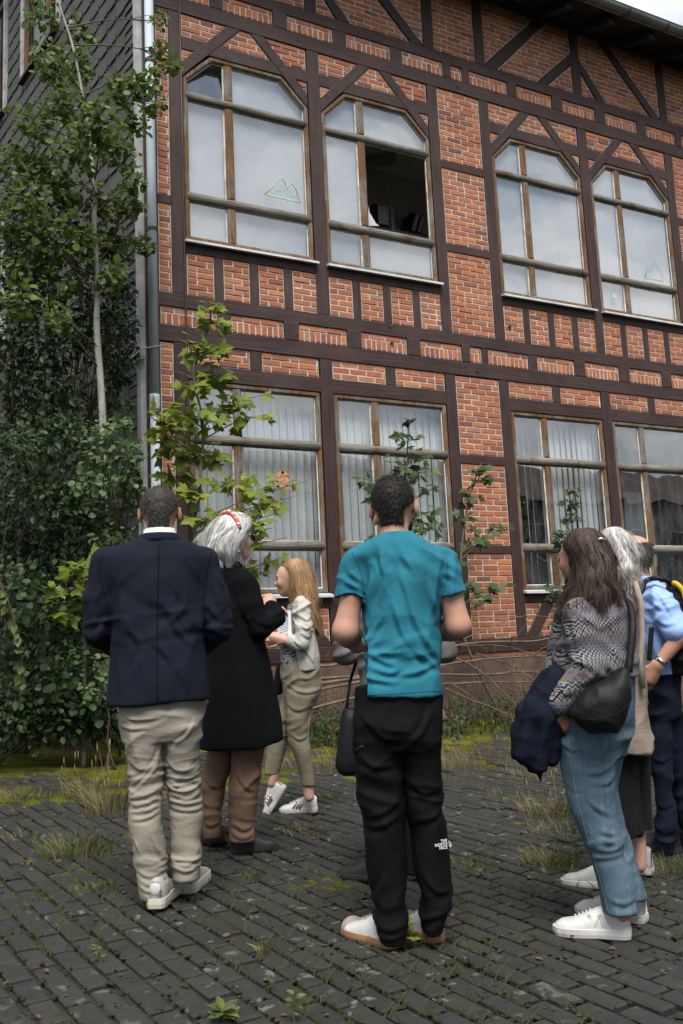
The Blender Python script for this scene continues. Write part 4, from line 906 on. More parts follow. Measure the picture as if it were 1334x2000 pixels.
# ------------------------------------------------------------------ people: bodies and garments grown as smooth surfaces
def smin(a, b, k):
    if k <= 0: return np.minimum(a, b)
    h = np.maximum(k-np.abs(a-b), 0)/k
    return np.minimum(a, b)-h*h*k*.25
class Cone:
    def __init__(s, a, b, ra, rb, k=.03, flat=1., sub=False):
        s.a, s.b, s.ra, s.rb, s.k, s.flat, s.sub = np.asarray(a, float), np.asarray(b, float), ra, rb, k, flat, sub
        r = max(ra, rb); s.lo = np.minimum(s.a, s.b)-r; s.hi = np.maximum(s.a, s.b)+r
    def d(s, P):
        sc_ = np.array([1, 1/s.flat, 1]); a, b = s.a*sc_, s.b*sc_; Q = P*sc_; e = b-a; L = max(e@e, 1e-12)
        t = np.clip(((Q-a)@e)/L, 0, 1); return (np.linalg.norm(Q-a-t[..., None]*e, axis=-1)-(s.ra+(s.rb-s.ra)*t))*min(1, s.flat)
class Ell:
    def __init__(s, c, r, R=None, k=.02, sub=False):
        s.c, s.r, s.R, s.k, s.sub = np.asarray(c, float), np.asarray(r, float), R, k, sub
        m = max(s.r); s.lo = s.c-m; s.hi = s.c+m
    def d(s, P):
        Q = P-s.c
        if s.R is not None: Q = Q@s.R
        q = np.linalg.norm(Q/s.r, axis=-1); g = np.linalg.norm(Q/(s.r*s.r), axis=-1)
        return q*(q-1)/np.maximum(g, 1e-6)
class Loft:
    """rows (z, x0, x1, y_centre, y_radius) describing horizontal sections"""
    def __init__(s, rows, k=.03, p=2.3, cap=.0):
        R = np.array(sorted(rows, key=lambda r: r[0]), float); zz = np.linspace(R[0, 0], R[-1, 0], 160)
        I = [np.interp(zz, R[:, 0], R[:, i]) for i in (1, 2, 3, 4)]
        w = max(3, int(.028/max((zz[1]-zz[0]), 1e-4))); ker = np.ones(w)/w
        I = [np.convolve(np.pad(q, (w//2, w-1-w//2), mode='edge'), ker, 'valid') for q in I]
        s.z, s.I, s.k, s.p, s.sub = zz, I, k, p, False; s.R = R
        s.lo = np.array([R[:, 1].min(), (R[:, 3]-R[:, 4]).min(), R[0, 0]]); s.hi = np.array([R[:, 2].max(), (R[:, 3]+R[:, 4]).max(), R[-1, 0]])
    def sec(s, z): return [np.interp(z, s.z, q) for q in s.I]
    def d(s, P):
        z = P[..., 2]; a, b, yc, ry = s.sec(z); rx = np.maximum((b-a)/2, .004); ry = np.maximum(ry, .004)
        q = (np.abs((P[..., 0]-(a+b)/2)/rx)**s.p+np.abs((P[..., 1]-yc)/ry)**s.p)**(1/s.p)
        d = (q-1)*np.minimum(rx, ry); return np.maximum(d, np.maximum(s.z[0]-z, z-s.z[-1]))
def grow(prims, vox, cut=None):
    lo = np.min([q.lo for q in prims if not q.sub], 0)-3*vox; hi = np.max([q.hi for q in prims if not q.sub], 0)+3*vox
    n = np.ceil((hi-lo)/vox).astype(int)+1; D = np.full(n, .3)
    ax = [lo[i]+vox*np.arange(n[i]) for i in range(3)]
    for q in prims:
        m = q.k+4*vox; i0 = np.maximum(np.floor((q.lo-m-lo)/vox).astype(int), 0); i1 = np.minimum(np.ceil((q.hi+m-lo)/vox).astype(int)+1, n)
        if np.any(i1 <= i0): continue
        sl_ = tuple(slice(a, b) for a, b in zip(i0, i1))
        G = np.stack(np.meshgrid(*[ax[i][sl_[i]] for i in range(3)], indexing='ij'), -1); d = q.d(G)
        D[sl_] = -smin(-D[sl_], d, q.k) if q.sub else smin(D[sl_], d, q.k)
    if cut is not None:
        G = np.stack(np.meshgrid(*ax, indexing='ij'), -1); D = np.maximum(D, cut(G))
    # surface nets
    S = D < 0; c = S[:-1, :-1, :-1].astype(np.int8)
    for dx in (0, 1):
        for dy in (0, 1):
            for dz in (0, 1):
                if dx+dy+dz: c = c+S[dx:n[0]-1+dx, dy:n[1]-1+dy, dz:n[2]-1+dz]
    act = (c > 0) & (c < 8); idx = np.full(act.shape, -1); cells = np.argwhere(act); idx[act] = np.arange(len(cells))
    acc = np.zeros((len(cells), 3)); cnt = np.zeros(len(cells))
    for axis in range(3):
        o1, o2 = [i for i in range(3) if i != axis]
        for u in (0, 1):
            for v in (0, 1):
                p = cells.copy(); p[:, o1] += u; p[:, o2] += v; q = p.copy(); q[:, axis] += 1
                a = D[tuple(p.T)]; b = D[tuple(q.T)]; x = (a < 0) != (b < 0); t = np.where(x, a/np.where(x, a-b, 1), 0)
                pt = (p-cells).astype(float); pt[:, axis] += t; acc[x] += pt[x]; cnt[x] += 1
    V = lo+vox*(cells+acc/np.maximum(cnt, 1)[:, None]); F = []
    for axis in range(3):
        o1, o2 = [(1, 2), (2, 0), (0, 1)][axis]
        sl0 = [slice(None)]*3; sl1 = [slice(None)]*3; sl0[axis] = slice(0, n[axis]-1); sl1[axis] = slice(1, n[axis])
        A = S[tuple(sl0)]; B = S[tuple(sl1)]; e = np.argwhere(A != B)
        e = e[(e[:, o1] > 0) & (e[:, o2] > 0) & (e[:, o1] < n[o1]-1) & (e[:, o2] < n[o2]-1)]
        if not len(e): continue
        def at(du, dv): q = e.copy(); q[:, o1] -= du; q[:, o2] -= dv; return idx[tuple(q.T)]
        Q = np.stack([at(1, 1), at(0, 1), at(0, 0), at(1, 0)], 1); fl = ~A[tuple(e.T)]; Q[fl] = Q[fl][:, ::-1]; F.append(Q)
    F = np.concatenate(F); F = F[(F >= 0).all(1)]
    return V, F
def normals(V, F):
    a, b, c, d = (V[F[:, i]] for i in range(4)); fn = np.cross(c-a, d-b); N = np.zeros_like(V)
    for i in range(4): np.add.at(N, F[:, i], fn)
    return N/np.maximum(np.linalg.norm(N, axis=1, keepdims=True), 1e-12)
def relax(V, F, n=1, w=.5):
    for _ in range(n):
        S = np.zeros_like(V); C = np.zeros(len(V))
        for i in range(4):
            j = (i+1) % 4; np.add.at(S, F[:, i], V[F[:, j]]); np.add.at(C, F[:, i], 1); np.add.at(S, F[:, j], V[F[:, i]]); np.add.at(C, F[:, j], 1)
        V = V*(1-w)+w*S/np.maximum(C, 1)[:, None]
    return V
def folds(P, terms):
    """cloth folds: (amplitude, frequencies across x, y, z, tilt in degrees, envelope centre z, envelope half height, seed)"""
    out = np.zeros(len(P))
    for amp, fr, tilt, zc, zs, seed in terms:
        t = math.radians(tilt); Q = P.copy(); x, z = P[:, 0], P[:, 2]; Q[:, 0] = x*math.cos(t)+z*math.sin(t); Q[:, 2] = -x*math.sin(t)+z*math.cos(t)
        Q = Q*np.array(fr)*1.35+seed*7.13; Q = Q+.55*np.stack([vnoise(Q*.6+3), vnoise(Q*.6+9), vnoise(Q*.6+17)], 1)
        r = 1-np.abs(vnoise(Q))*1.9; e = 1 if zc is None else np.exp(-((z-zc)/zs)**2)
        out += 2.0*amp*e*(np.clip(r, -.6, 1)-.38)
    return out
def creases(V, N, strokes):
    """single folds: a raised cord with a valley beside it along each polyline of (x, z), on the side towards the camera"""
    out = np.zeros(len(V)); Q = V[:, [0, 2]]+.004*np.stack([vnoise(V*14), vnoise(V*14+31)], 1)
    for pts, amp, w in strokes:
        S = spline([(a, 0, b) for a, b in pts], 4*len(pts))[:, [0, 2]]; best = np.full(len(V), 1e9); sgn = np.zeros(len(V)); tt = np.zeros(len(V)); n = len(S)-1
        lo, hi = S.min(0)-5*w, S.max(0)+5*w; I = np.where(((Q > lo) & (Q < hi)).all(1) & (N[:, 1] < .25))[0]
        if not len(I): continue
        q = Q[I]; b_, s_, t_ = np.full(len(I), 1e9), np.zeros(len(I)), np.zeros(len(I))
        for i in range(n):
            a, e = S[i], S[i+1]-S[i]; t = np.clip(((q-a)@e)/max(e@e, 1e-12), 0, 1); d = q-a-t[:, None]*e; dd = np.linalg.norm(d, axis=1); m = dd < b_
            b_[m] = dd[m]; s_[m] = np.sign(e[0]*d[m, 1]-e[1]*d[m, 0]); t_[m] = (i+t[m])/n
        d = b_*s_; fade = np.sin(np.clip(t_, .03, .97)*PI)**.6
        out[I] += amp*fade*(np.exp(-(d/w)**2)-.9*np.exp(-((d+1.5*w)/(1.1*w))**2))*np.clip(.5-N[I, 1]*1.2, 0, 1)
    return out
def cloth(name, prims, m, parent, vox=.008, terms=(), cut=None, sm=2, tone=None, strokes=None):
    V, F = grow(prims, vox, cut); V = relax(V, F, sm)
    if terms:
        N = normals(V, F); V = V+N*folds(V, terms)[:, None]
        if strokes: V = V+N*creases(V, N, strokes)[:, None]
    return mk(name, V, F, m, parent, True, tone if tone is None else tone(V))
def ribbons(paths, width, out, name, m, parent, tone):
    """hair: one tapered strip for each path; paths (n, k, 3), out (n, k, 3) pointing away from the head"""
    n, k, _ = paths.shape; T = np.gradient(paths, axis=1); T /= np.maximum(np.linalg.norm(T, axis=2, keepdims=True), 1e-9)
    S = np.cross(T, out); S /= np.maximum(np.linalg.norm(S, axis=2, keepdims=True), 1e-9)
    tp = (np.clip(1.15-np.linspace(0, 1, k)**3, .1, 1))[None, :, None]*np.asarray(width).reshape(-1, 1, 1)*.5
    V = np.stack([paths-S*tp, paths+S*tp], 2).reshape(-1, 3); i = np.arange(n)[:, None]*k*2; j = np.arange(k-1)[None, :]*2
    b = (i+j).reshape(-1); F = np.stack([b, b+1, b+3, b+2], 1)
    return mk(name, V, F, m, parent, True, np.repeat(tone, k*2))
def hair_over(loft, name, m, parent, n, th=(0, 2*PI), z0=(.0, .25), z1=(.8, 1.0), width=.0045, wave=.006, lift=.004, gap=None, seed=0, k=12):
    """strands combed down over a hair volume given as a Loft"""
    g = np.random.default_rng(seed); zt, zb = loft.z[-1], loft.z[0]; H = zt-zb
    t0 = g.uniform(*z0, n); t1 = g.uniform(*z1, n); a = g.uniform(*th, n); s = np.linspace(0, 1, k)[None, :]
    tt = t0[:, None]+(t1-t0)[:, None]*s; z = zt-tt*H
    A = a[:, None]+g.normal(0, .10, (n, 1))*s+.10*vnoise(np.stack([a[:, None]*2+0*s, tt*3.0, 0*tt+seed], -1))
    x0, x1, yc, ry = loft.sec(z); rx = (x1-x0)/2; cx = (x0+x1)/2
    clump = vnoise(np.stack([a[:, None]*7+0*s, tt*1.5, 0*tt+seed+5], -1))
    R = 1+lift/np.maximum(rx, .02)*(1+1.5*g.normal(0, .5, (n, 1)))+.06*clump*np.clip(tt*1.4, 0, 1)
    ox, oy = np.cos(A), np.sin(A)
    P = np.stack([cx+rx*R*ox, yc+ry*R*oy, z], -1)
    P = P+wave*np.stack([vnoise(np.stack([a[:, None]*5+0*s, z*14, 0*z+seed], -1)), vnoise(np.stack([a[:, None]*5+0*s, z*14, 0*z+seed+31], -1)), 0*z], -1)*np.clip(s*2, 0, 1)[..., None]*2
    out = np.stack([ox, oy, .25*np.ones_like(ox)], -1)
    return ribbons(P, g.uniform(.6, 1.3, n)*width, out, name, m, parent, g.random(n))
def drape(o, pts, r, name, m, parent, n=24, sides=5, off=.0):
    """a cord or seam laid on the camera side of a garment; pts (x, z) in the person's frame"""
    from mathutils.bvhtree import BVHTree
    me = o.data; bv = BVHTree.FromPolygons([v.co for v in me.vertices], [p.vertices for p in me.polygons]); S = spline([(a, 0, b) for a, b in pts], n); out = []
    for q in S:
        h = bv.ray_cast(Vector((q[0], -2, q[2])), Vector((0, 1, 0)))
        if h[0] is not None: out.append(np.array(h[0])+np.array([0, -off, 0]))
    if len(out) > 3: return mk(name, *tube(np.array(out), r, sides), m, parent, True)
def rotz(a): c, s = math.cos(a), math.sin(a); return np.array([[c, -s, 0], [s, c, 0], [0, 0, 1.]])
def rotx(a): c, s = math.cos(a), math.sin(a); return np.array([[1, 0, 0], [0, c, -s], [0, s, c]])

class Person:
    def __init__(s, px, py, label, facing):
        s.G = at_ground(px, py); h = s.G[:2]/np.linalg.norm(s.G[:2]); s.f = np.array([h[0], h[1], 0]); s.r = np.array([h[1], -h[0], 0])
        s.root = thing('person', label, 'person', s.G, math.atan2(s.r[1], s.r[0]))
        s.face = facing                    # heading of the face in the person's own plan: 0 = away from the camera, + = towards image left
    def P(s, px, py, dy=0.):
        d = ray(px, py); t = ((s.G-CAM_C)@s.f+dy)/(d@s.f); q = CAM_C+d*t-s.G
        return np.array([q@s.r, dy, q[2]])
    def rows(s, L):
        """(py, x left, x right, y centre, y radius)"""
        out = []
        for py, a, b, yc, ry in L:
            l, r = s.P(a, py, yc), s.P(b, py, yc); out.append(((l[2]+r[2])/2, l[0], r[0], yc, ry))
        return out
    def head(s, c, h, yaw, pitch=0., ears=True, nose=1., k=.012):
        """skin primitives of a head; c centre, h height chin to crown, yaw heading of the face"""
        R = rotz(yaw)@rotx(pitch); s.hc, s.hh, s.hR = np.asarray(c, float), h, R
        T = lambda *q: s.hc+R@(np.array(q)*h); E = lambda q, r, **kw: Ell(T(*q), np.array(r)*h, R, **kw); kk = k*h/.23
        L = [E((0, -.05, .13), (.345, .41, .365), k=0), E((0, .09, -.13), (.262, .29, .345), k=kk*3), E((0, .23, -.375), (.12, .11, .09), k=kk*2.5),
             Cone(T(0, .355, .06), T(0, .445*nose, -.085), .028*h, .048*h, kk), Ell(T(0, .40, -.10), np.array((.075, .05, .035))*h, R, k=kk),
             Cone(T(-.15, .325, .09), T(.15, .325, .09), .045*h, .045*h, kk*1.5), E((.15, .25, -.09), (.10, .09, .10), k=kk*2), E((-.15, .25, -.09), (.10, .09, .10), k=kk*2),
             E((0, .355, -.215), (.10, .040, .030), k=kk*.8), E((0, .35, -.262), (.085, .040, .030), k=kk*.8),
             E((.135, .385, .035), (.075, .06, .045), k=kk, sub=True), E((-.135, .385, .035), (.075, .06, .045), k=kk, sub=True)]
        if ears:
            for sg in (1, -1): L += [E((sg*.375, -.03, -.02), (.050, .10, .150), k=kk*.5), E((sg*.415, .0, .0), (.03, .05, .08), k=kk*.5, sub=True)]
        return L
    def eyes(s, parent, dark=(.02, .015, .01)):
        for sg in (1, -1):
            V, F = grow([Ell(s.hc+s.hR@(np.array((sg*.135, .332, .035))*s.hh), np.array((.052, .05, .05))*s.hh, k=0)], .004); mk('eye', V, F, M['eye'], parent, True)
def hand(w, d, n, L=.185, curl=.5, thumb=1, side=None):
    """hand primitives: w wrist, d pointing direction, n back-of-hand normal, curl of the fingers"""
    w, d, n = (np.asarray(q, float) for q in (w, d, n)); d = d/np.linalg.norm(d); n = n-d*(n@d); n /= np.linalg.norm(n); x = np.cross(d, n)
    k = L/.185; pm = w+d*.085*k; out = [Cone(w-d*.01, pm, .026*k, .030*k, .012), Cone(w+x*.018*k, pm+x*.024*k, .018*k, .015*k, .012), Cone(w-x*.018*k, pm-x*.026*k, .018*k, .014*k, .012)]
    for i, (o, l) in enumerate(((-.030, .078), (-.010, .088), (.011, .084), (.030, .066))):
        b = pm+x*o*k+d*.004*k; a = curl*.75; u = d*math.cos(a)-n*math.sin(a); m = b+u*l*.48*k
        a2 = curl*1.9; u2 = d*math.cos(a2)-n*math.sin(a2); m2 = m+u2*l*.32*k; a3 = curl*2.6; u3 = d*math.cos(a3)-n*math.sin(a3)
        out += [Cone(b-d*.02*k, m, .0098*k, .0090*k, .006), Cone(m, m2, .0090*k, .0082*k, .004), Cone(m2, m2+u3*l*.24*k, .0082*k, .0070*k, .004)]
    t0 = w+d*.025*k+x*thumb*-.026*k; t1 = t0+(d*.7-x*thumb*.75-n*.25)*.042*k; t2 = t1+(d*.95-x*thumb*.2-n*.3)*.034*k
    return out+[Cone(t0, t1, .0135*k, .0110*k, .010), Cone(t1, t2, .0108*k, .0085*k, .004)]
def shoe(person, heel, toe, m_up, m_sole, w=.052, h=.105, pitch=0., sole=.028, extra=None, toe_up=.0, roll=0.):
    """a low shoe; heel and toe are points on the ground in the person's frame"""
    heel, toe = np.asarray(heel, float), np.asarray(toe, float); d = toe-heel; L = np.linalg.norm(d[:2]); ang = math.atan2(d[1], d[0])-PI/2
    o = bpy.data.objects.new('shoe', None); COL.objects.link(o); o.parent = person.root; o.location = heel; o.rotation_euler = (pitch, roll, ang); o.empty_display_size = .05
    n = 26; s = np.linspace(0, 1, n)
    wd = np.interp(s, [0, .03, .10, .25, .42, .62, .80, .92, .98, 1], [.50, .70, .80, .82, .78, .96, 1.0, .80, .45, .15])*w
    off = np.interp(s, [0, .3, .6, 1], [0, 0, -.004, -.004])
    ht = np.interp(s, [0, .04, .14, .30, .42, .55, .72, .88, .97, 1], [.86, .97, 1.0, .95, .86, .68, .50, .42, .30, .16])*h
    an = np.linspace(0, PI, 15); V = []; F = []
    for i in range(n):
        for a in an:
            c_, s_ = math.cos(a), math.sin(a); V.append((off[i]+wd[i]*.97*np.sign(c_)*abs(c_)**.8*(1 if s_ < .5 else (1-.25*(s_-.5)*(1-s[i]))), s[i]*L, sole*.8+(ht[i]-sole*.5)*abs(s_)**.75))
    m = len(an)
    for i in range(n-1):
        for j in range(m-1): F.append([i*m+j, i*m+j+1, (i+1)*m+j+1, (i+1)*m+j])
    F.append(list(range(m))); F.append([(n-1)*m+j for j in range(m)][::-1])
    up = mk('upper', V, F, m_up, o, True)
    V = []; F = []
    for z, g in ((0, -.003), (.004, .001), (sole*.5, .003), (sole, .002), (sole+.003, -.004)):
        for i in range(n): V.append((off[i]+wd[i]+g, s[i]*(L+2*g)-g, z+toe_up*max(0, s[i]-.7)**2*10))
        for i in range(n-1, -1, -1): V.append((off[i]-wd[i]-g, s[i]*(L+2*g)-g, z+toe_up*max(0, s[i]-.7)**2*10))
    r = 2*n
    for q in range(4):
        for i in range(r): F.append([q*r+i, q*r+(i+1) % r, (q+1)*r+(i+1) % r, (q+1)*r+i])
    F += [list(range(r))[::-1], [4*r+i for i in range(r)]]
    mk('sole', V, F, m_sole, o, False)
    if extra: extra(o, L, w, h, sole)
    return o
def laces(m):
    def ex(o, L, w, h, sole):
        for i, t in enumerate(np.linspace(.50, .70, 5)):
            z = np.interp(t, [.42, .55, .72], [.86, .68, .50])*h+.012; v, f = tube([(-w*.55, t*L-.004, z-.012), (0, t*L, z+.003), (w*.55, t*L-.004, z-.012)], .0036, 5); mk('lace', v, f, m, o, True)
    return ex
def fabric(name, col, rough=.85, var=.12, weave=900, amt=.15, sheen=.0, spec=.25, streak=None, crease=.22, cs=(1, 1, 1.5), csc=4.5):
    t = Nt(name); v = t.coord(); n1 = t.noise(v, 5, 5, .6); n2 = t.noise(t.coord((1, 1, .35)), weave, 2)
    c = t.ramp(n1, [(.3, tuple(k*(1-var) for k in col)), (.7, tuple(k*(1+var) for k in col))])
    if streak: c = t.mix(t.math('MULTIPLY', t.mask(t.noise(t.coord((1, 1, .15)), 60, 3), .5, .7), .5), c, streak)
    c = t.mix(t.math('MULTIPLY', t.mask(n2, .45, .65), amt), c, tuple(min(1, k*1.7+.0015) for k in col))
    def ridge(sc, k, off): return t.math('SUBTRACT', 1., t.math('MULTIPLY', t.math('ABSOLUTE', t.math('SUBTRACT', t.noise(t.coord(sc, 'Object', off), k, 3, .5, .9), .5)), 4.))
    b1 = t.bump(ridge(cs, csc, (0, .6, 0)), crease, .014); b2 = t.bump(ridge((cs[0], cs[1], cs[2]*1.3), csc*2.6, (0, -.5, .3)), crease*.45, .004, b1)
    M[name] = t.done(c, rough, t.bump(n2, .12, .001, b2), spec, Sheen_Weight=sheen); return M[name]
def hairm(name, dark, light, rough=.62):
    t = Nt(name); tone = t.attr(); v = t.coord((1, 1, .2)); n = t.noise(v, 160, 3)
    c = t.ramp(t.math('ADD', t.math('MULTIPLY', tone, .7), t.math('MULTIPLY', n, .4)), [(.15, dark), (.85, light)])
    M[name] = t.done(c, rough, t.bump(n, .4, .002), .25); return M[name]
def skinm(name, col, red=(.42, .15, .10)):
    t = Nt(name); v = t.coord(); n1 = t.noise(v, 9, 5, .6); n2 = t.noise(v, 45, 4)
    c = t.mix(t.math('MULTIPLY', t.mask(n1, .45, .7), .35), col, red); c = t.mix(t.math('MULTIPLY', t.mask(n2, .60, .68), .25), c, tuple(k*.6 for k in col))
    M[name] = t.done(c, .5, t.bump(t.noise(v, 320, 3), .15, .001), .4, Subsurface_Weight=.12, Subsurface_Radius=(.012, .004, .002)); return M[name]
skinm('skin', (.46, .25, .175)); skinm('skin_pale', (.52, .31, .23)); skinm('skin_tan', (.42, .215, .14)); plain('eye', (.10, .08, .07), .15, .1)
plain('lip', (.36, .13, .11), .5, .1); plain('brow', (.09, .05, .03), .8, .1)
fabric('navy_suit', (.0055, .0070, .0150), .85, .15, 1100, .22, .0, .18, None, .13, (1, 1, .6), 4); fabric('beige_chino', (.245, .222, .182), .85, .08, 900, .12, .0, .25, None, .14, (1, 1, 1.8), 6); fabric('white_cotton', (.70, .71, .74), .85, .04)
fabric('black_wool', (.0030, .0034, .0046), .95, .2, 700, .15, .0, .10, None, .12, (1, 1, .4), 4); fabric('brown_chino', (.135, .083, .056), .85, .12); fabric('oat_knit', (.40, .385, .345), .9, .08, 500, .25, .0, .2, None, .16)
fabric('khaki', (.175, .150, .108), .85, .10); fabric('teal_jersey', (.018, .140, .195), .9, .10, 1200, .14, .0, .2, None, .20, (1, 1, .55), 5); fabric('black_trouser', (.0026, .0026, .0030), .80, .2, 900, .12, .0, .14, None, .22, (1, 1, .8), 5)
fabric('grey_jacket', (.105, .092, .092), .6, .12, 700, .1, .0, .4); fabric('black_nylon', (.0045, .0050, .0062), .6, .2, 400, .15, .0, .25); fabric('navy_jacket', (.0055, .0075, .0160), .85, .2, 900, .15, .0, .15)
fabric('beige_vest', (.225, .178, .145), .8, .1); fabric('black_cotton', (.006, .006, .007), .9, .2); fabric('blue_shirt', (.27, .40, .74), .8, .06, 900, .10); fabric('navy_chino', (.006, .009, .019), .88, .15, 900, .15, .0, .15)
fabric('denim', (.070, .112, .150), .88, .28, 1100, .35, .0, .15, (.155, .20, .235), .22, (1, 1, 1.2), 6); fabric('denim_stitch', (.17, .19, .19), .8); fabric('yellow_trim', (.55, .33, .02), .6)
plain('leather_white', (.53, .525, .51), .5, .16, 14, .2, 90); plain('leather_grey', (.37, .36, .34), .5, .12, 14, .15, 90); plain('rubber_cream', (.50, .47, .38), .6, .15, 20, .2, 80); plain('rubber_white', (.48, .465, .44), .6, .1, 20, .1, 80)
plain('rubber_gum', (.30, .155, .085), .6, .15, 20, .2, 80); plain('suede_taupe', (.29, .235, .19), .9, .12, 30, .2, 120); plain('black_shoe', (.008, .008, .009), .6, .2, 20, .2, 90); plain('black_rubber', (.011, .011, .012), .7, .2, 20, .2, 80)
plain('silver', (.55, .55, .54), .25, .1, 30, Metallic=1.); plain('paper', (.78, .78, .80), .8, .04); plain('ink', (.22, .24, .40), .8, .2); plain('black_plastic', (.010, .010, .012), .25, .1); plain('screen_glint', (.35, .36, .38), .2, .1)
plain('highlighter', (.62, .75, .06), .8, .1); plain('headband', (.55, .10, .10), .7, .1); plain('headband_white', (.75, .66, .62), .7, .1); plain('headband_yellow', (.75, .45, .05), .7, .1); plain('holo', (.55, .38, .36), .2, .3, 30, Metallic=.6)
hairm('hair_dark', (.006, .005, .0045), (.030, .024, .020)); hairm('hair_greying', (.012, .009, .008), (.105, .092, .082)); hairm('hair_white', (.26, .255, .24), (.74, .73, .71)); hairm('hair_fair', (.14, .072, .030), (.44, .27, .14)); hairm('hair_brown', (.014, .009, .007), (.085, .058, .044)); hairm('hair_silver', (.20, .19, .18), (.66, .63, .60))
def m_knit():
    """bands of a jacquard pattern: zigzags, lozenges and rings"""
    t = Nt('jacquard'); sx = t.n('ShaderNodeSeparateXYZ'); t.l(t.tc.outputs['Object'], sx.inputs[0])
    u = t.math('MULTIPLY', t.math('ADD', sx.outputs[0], t.math('MULTIPLY', sx.outputs[1], 1.0)), 46.); z = t.math('MULTIPLY', sx.outputs[2], 1.)
    tri = t.math('PINGPONG', u, .5); zz = t.math('MULTIPLY', z, 62.)
    fine = t.math('FRACT', t.math('ADD', zz, t.math('MULTIPLY', tri, 1.9)), 0.); fine2 = t.math('FRACT', t.math('SUBTRACT', zz, t.math('MULTIPLY', tri, 1.9)), 0.)
    loz = t.math('PINGPONG', t.math('ADD', tri, t.math('PINGPONG', t.math('MULTIPLY', z, 40.), .5)), .5)
    ring = t.math('PINGPONG', t.math('ADD', t.math('MULTIPLY', t.math('PINGPONG', u, .5), 1.0), t.math('MULTIPLY', t.math('PINGPONG', t.math('MULTIPLY', z, 33.), .5), 1.0)), .25)
    bandf = t.math('FRACT', t.math('MULTIPLY', z, 8.6), 0.)
    dark, cream, blue, tan = (.010, .010, .016), (.34, .30, .23), (.035, .075, .20), (.22, .145, .10)
    A = t.mix(t.mask(fine, .45, .55), dark, cream); A = t.mix(t.mask(fine2, .72, .78), A, blue)
    B = t.mix(t.mask(loz, .22, .30), blue, tan); B = t.mix(t.mask(fine, .70, .76), B, (.09, .13, .22))
    C = t.mix(t.mask(ring, .10, .14), dark, cream); C = t.mix(t.mask(ring, .19, .22), C, blue)
    c = t.mix(t.ramp(bandf, [(.30, (0, 0, 0)), (.33, (1, 1, 1))]), A, B); c = t.mix(t.ramp(bandf, [(.63, (0, 0, 0)), (.66, (1, 1, 1))]), c, C)
    c = t.mix(t.math('MULTIPLY', t.mask(t.noise(t.coord(), 420, 2), .5, .6), .35), c, dark)
    M['jacquard'] = t.done(c, .88, t.bump(t.noise(t.coord(), 300, 2), .3, .002), .2)
m_knit()
def m_print():
    t = Nt('speckle_print'); n = t.noise(t.coord(), 150, 3); M['speckle_print'] = t.done(t.mix(t.mask(n, .5, .56), (.012, .014, .03), (.5, .5, .5)), .85)
m_print()
def short_hair(pn, m, n, seed, low=-.28, front=.22, width=.0022, length=.018, grow_by=1.03, spike=.5):
    """a cropped head of hair: a close cap plus short strands lying down and back"""
    h, c, R = pn.hh, pn.hc, pn.hR
    T = lambda *q: c+R@(np.array(q)*h)
    prims = [Ell(T(0, -.05, .135), np.array((.352, .42, .385))*h*grow_by, R, k=0), Ell(T(0, -.13, -.05), np.array((.30, .305, .30))*h*grow_by, R, k=.02)]
    prims.append(Cone(T(0, -.13, -.05), T(0, -.155, -.36), .285*h, .258*h, .02))
    def cut(G):
        Q = (G-c)@R/h; return np.maximum(np.maximum(low+.55*np.clip(Q[..., 1]+.22, 0, 1)-Q[..., 2], (Q[..., 1]-front-.5*np.clip(Q[..., 2]-.25, -.4, .4))*.8), (np.clip(.10-Q[..., 2], 0, 1)*2.0-(-.08-Q[..., 1]))*.5*(np.abs(Q[..., 0]) > .2)-1*(np.abs(Q[..., 0]) <= .2))*h
    V, F = grow(prims, .006, cut); V = relax(V, F, 1); N = normals(V, F); V = V+N*(vnoise(V*70)*.0022)[:, None]
    o = mk('hair', V, F, m, pn.root, True, np.clip(.28+.22*vnoise(V*38), 0, 1))
    g = np.random.default_rng(seed); i = g.integers(0, len(V), n); P0 = V[i]+g.normal(0, .003, (n, 3)); N0 = N[i]
    dn = np.array([0, 0, -1.])-N0*(-N0[:, 2:3]); sw = np.stack([vnoise(P0*9), vnoise(P0*9+20), vnoise(P0*9+40)], 1)
    dirn = dn+.4*sw+g.normal(0, .25, (n, 3)); dirn /= np.maximum(np.linalg.norm(dirn, axis=1, keepdims=True), 1e-6)
    s = np.linspace(0, 1, 4)[None, :, None]*length*g.uniform(.5, 1.2, (n, 1, 1)); paths = P0[:, None, :]+s*dirn[:, None, :]+N0[:, None, :]*(.0015+s*spike*(1-s/length*.5))
    ribbons(paths, np.full(n, width), np.repeat(N0[:, None, :], 4, 1), 'strands', m, o, .15+.45*g.random(n)); return o
fabric('teal_seam', (.006, .085, .135), .9)
